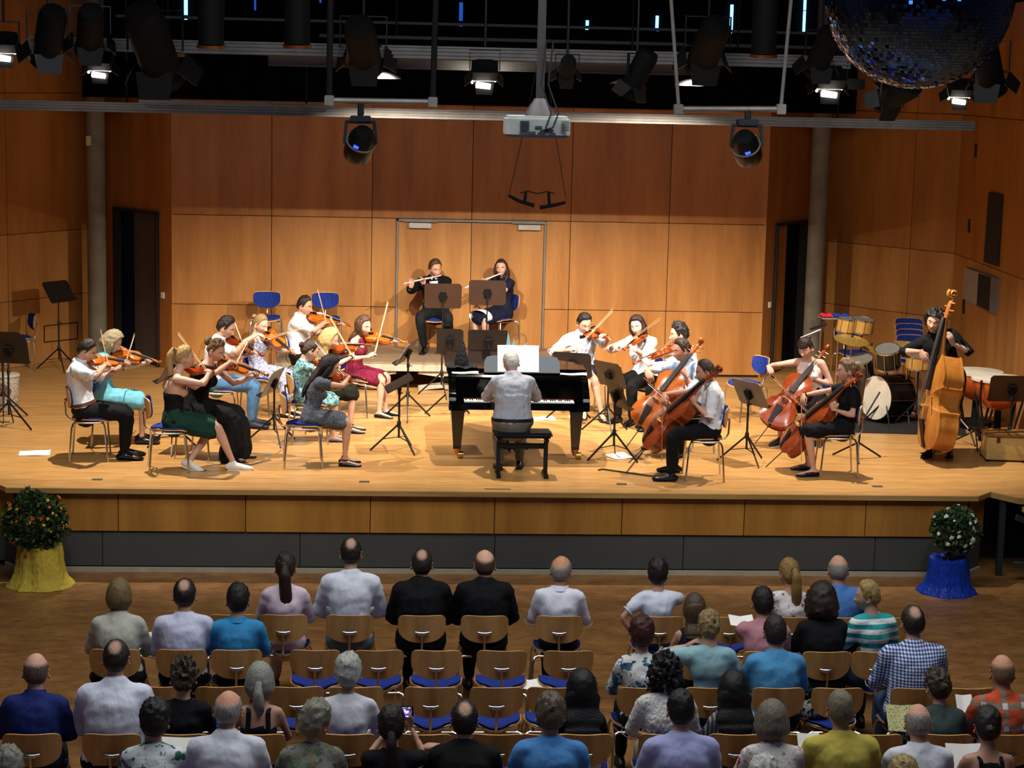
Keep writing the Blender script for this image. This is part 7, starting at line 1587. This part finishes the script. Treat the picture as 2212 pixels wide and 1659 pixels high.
guest(5, (1668, 1558), 'woman with ash-grey bob and white top with red flowers', 'woman in the red-flowered top', [shirt(pattern('red_flowers', blotch('cfc8c2', ('a8304a', 0.64, 0.8), ('9a8a7c', 0.6, 2.0))), 0.9, 0.02, 0.965, 0.014, 'top', False), tr()], dict(cap='bob', th=0.026), '6a6252', fem=1, girth=1.15)
guest(5, (1815, 1536), 'grey-haired man in yellow shirt', 'man in the yellow shirt', [top('b8a648', 0.95), tr()], S_(0.010), '6f6450', 'c9946f', girth=1.15)
guest(5, (1983, 1564), 'bald man in white polo shirt in the fifth row', 'bald man in the white polo shirt', [top('ccccd2', 0.95), tr()], BA, '8a8078', 'c9967c', girth=1.15, look=(6, 14, 0))
guest(5, (2133, 1572), 'woman with pinned-up dark hair, bare shoulders and black straps', 'woman with bare shoulders', [shirt(cloth('0c0d14', 'black_top'), 0, 0.02, 0.68, 0.012, 'top', False, shoulder=False), straps(cloth('0c0d14', 'black_top'), 0.68, 0.014), tr()], S_(0.016, bun=0.035, bz=0.0), '1f1714', 'c99678', fem=1, look=(10, 10, 0), girth=1.1)
guest(6, (15, 1668), 'grey-haired guest cut by the bottom left corner', 'guest at the bottom left corner', [top('bdbdc2', 0.9), tr()], S_(0.022), '77756a')
guest(6, (1650, 1684), 'white-haired guest cut by the bottom edge below the red-flowered top', 'white-haired guest at the bottom edge', [top('8a8c90', 0.9), tr()], S_(0.02), 'b9b6ac')
guest(6, (1950, 1684), 'blond guest cut by the bottom edge below the white polo shirt', 'blond guest at the bottom edge', [top('6a6e7c', 0.9), tr()], S_(0.02), '9a8452', fem=1)
# empty chairs
for row, px, py, lab in ((1, 500, 1330, 'empty chair at the left end of the front row beside the pink blouse'), (1, 1575, 1334, 'empty front-row chair left of the girl with the blond ponytail'), (1, 1924, 1334, 'empty front-row chair right of the striped boy'),
                         (2, 682, 1402, 'empty chair directly behind the woman in the pale pink blouse'), (2, 815, 1403, 'empty chair behind the tall front-row man in white'), (2, 945, 1402, 'empty chair behind the dark-haired man in the black suit'), (2, 1087, 1408, 'empty chair behind the bald-crowned man in the black suit'), (2, 1228, 1408, 'empty chair behind the balding man right of the suits'),
                         (3, 345, 1487, 'empty third-row chair left of the curly-haired woman in black'), (3, 478, 1483, 'empty third-row chair before the grey-haired woman in the strap top'), (3, 638, 1484, 'empty third-row chair between the grey ponytail and the white-haired woman'), (3, 768, 1486, 'empty chair right before the white-haired woman in the jumper'), (3, 933, 1486, 'empty third-row chair left of two, behind the black suit chairs'), (3, 1073, 1487, 'empty third-row chair right of two, behind the black suit chairs'), (3, 1200, 1487, 'empty third-row chair before the very long black hair'), (3, 1812, 1487, 'empty third-row chair between the broad blue man and the checked shirt'), (3, 2098, 1492, 'empty third-row chair before the orange plaid shirt'),
                         (4, 918, 1577, 'empty fourth-row chair beside the raised phone'), (4, 1075, 1580, 'empty fourth-row chair before the broad man in black'), (4, 1180, 1583, 'empty fourth-row chair before the bright blue t-shirt'), (4, 1745, 1588, 'empty fourth-row chair before the man in the yellow shirt'), (4, 1893, 1591, 'empty fourth-row chair right of the yellow shirt')):
    chair(on_y(px, py, ROWY[row] - 0.23).x, ROWY[row], 0, rng.uniform(-0.05, 0.05), lab, G_AU)
# things the guests hold or left on the chairs
def programme(px, py, yy, label, w=0.15, h=0.21, col=None, rz=0.0, tilt=0.9):
    c = on_y(px, py, yy); m = MB(); M = Matrix.Translation(c) @ Matrix.Rotation(rz, 4, 'Z') @ Matrix.Rotation(tilt, 4, 'X'); m.M = M
    m.sheet(lambda u, v: (V(((u - 0.5) * w, (v - 0.5) * h, 0.02 * abs(u - 0.5) * 2)), V((0, 0, 1))), 8, 3, 0.003)
    tag(m.build('concert_programme', col or M_PAPER), label, 'programme', 'programmes in the guests\' hands')
programme(321, 1392, -4.75, 'white programme at the right elbow of the beige linen shirt'); programme(398, 1625, -7.75, 'white programme held by the woman in the leaf-printed top', 0.3, 0.2)
programme(1601, 1343, -4.58, 'white programme held by the man in the dusty pink t-shirt', 0.2, 0.14, tilt=0.4); programme(1950, 1552, -6.75, 'pale green printed sheet held by the woman in grey-green', 0.24, 0.2, pattern('green_print', blotch('c9c68a', ('6a6a4a', 0.58, 6))))
programme(2083, 1530, -6.75, 'pale blue programme beside the orange plaid shirt', 0.12, 0.2); programme(1747, 1617, -7.7, 'white programme left of the yellow shirt'); programme(2088, 1638, -7.75, 'white programme held by the woman with bare shoulders', 0.28, 0.2)
programme(1145, 1480, -5.15, 'white sheets left on the empty chair behind the suits', 0.2, 0.2, tilt=0.1)
c = on_y(868, 1538, ph.base.y + 0.33); t = thing('phone', 'phone with glowing violet screen held up before the stage', 'phone', c); m = MB(); m.box((0, 0, 0), (0.15, 0.009, 0.078)); m.build('case', M_BLACK, t, smooth=False, bevel=0.003)
k = N('phone_screen'); v = k.coord((30, 30, 45)); cc = k.ramp(k.noise(v, 1.4, 3), [(0.35, '1a1238'), (0.5, '5a4a9a'), (0.62, 'd9ccf0')]); k.l(cc, k.b.inputs['Emission Color']); k.b.inputs['Emission Strength'].default_value = 1.0; k.col('000000'); SCR = k.done(0.2)
m = MB(); m.box((0.0, -0.0052, 0), (0.128, 0.002, 0.066)); m.build('screen', SCR, t, smooth=False)
q = chair_bag = V((on_y(1757, 1535, ROWY[3]).x, ROWY[3] + 0.02, 0.47)); t = thing('handbag', 'zebra-patterned bag lying on the empty third-row chair', 'bag', q, 0.3)
m = MB(); m.tube([(-0.14, 0, 0.08), (-0.10, 0, 0.085), (0.0, 0, 0.09), (0.1, 0, 0.085), (0.14, 0, 0.08)], [(0.02, 0.05), (0.06, 0.075), (0.065, 0.08), (0.06, 0.075), (0.02, 0.05)], 14, side=(0, 1, 0)); m.build('bag_body', pattern('zebra', blotch('b5b0a4', ('26241f', 0.5, 2.6))), t)
m = MB(); m.tube([(-0.1, 0, 0.15), (-0.07, 0.02, 0.22), (0.0, 0.03, 0.24), (0.07, 0.02, 0.22), (0.1, 0, 0.15)], 0.008, 8); m.build('handle', plain('strap_black', '17150f', 0.6), t)
bpy.data.scenes.remove(TMP)
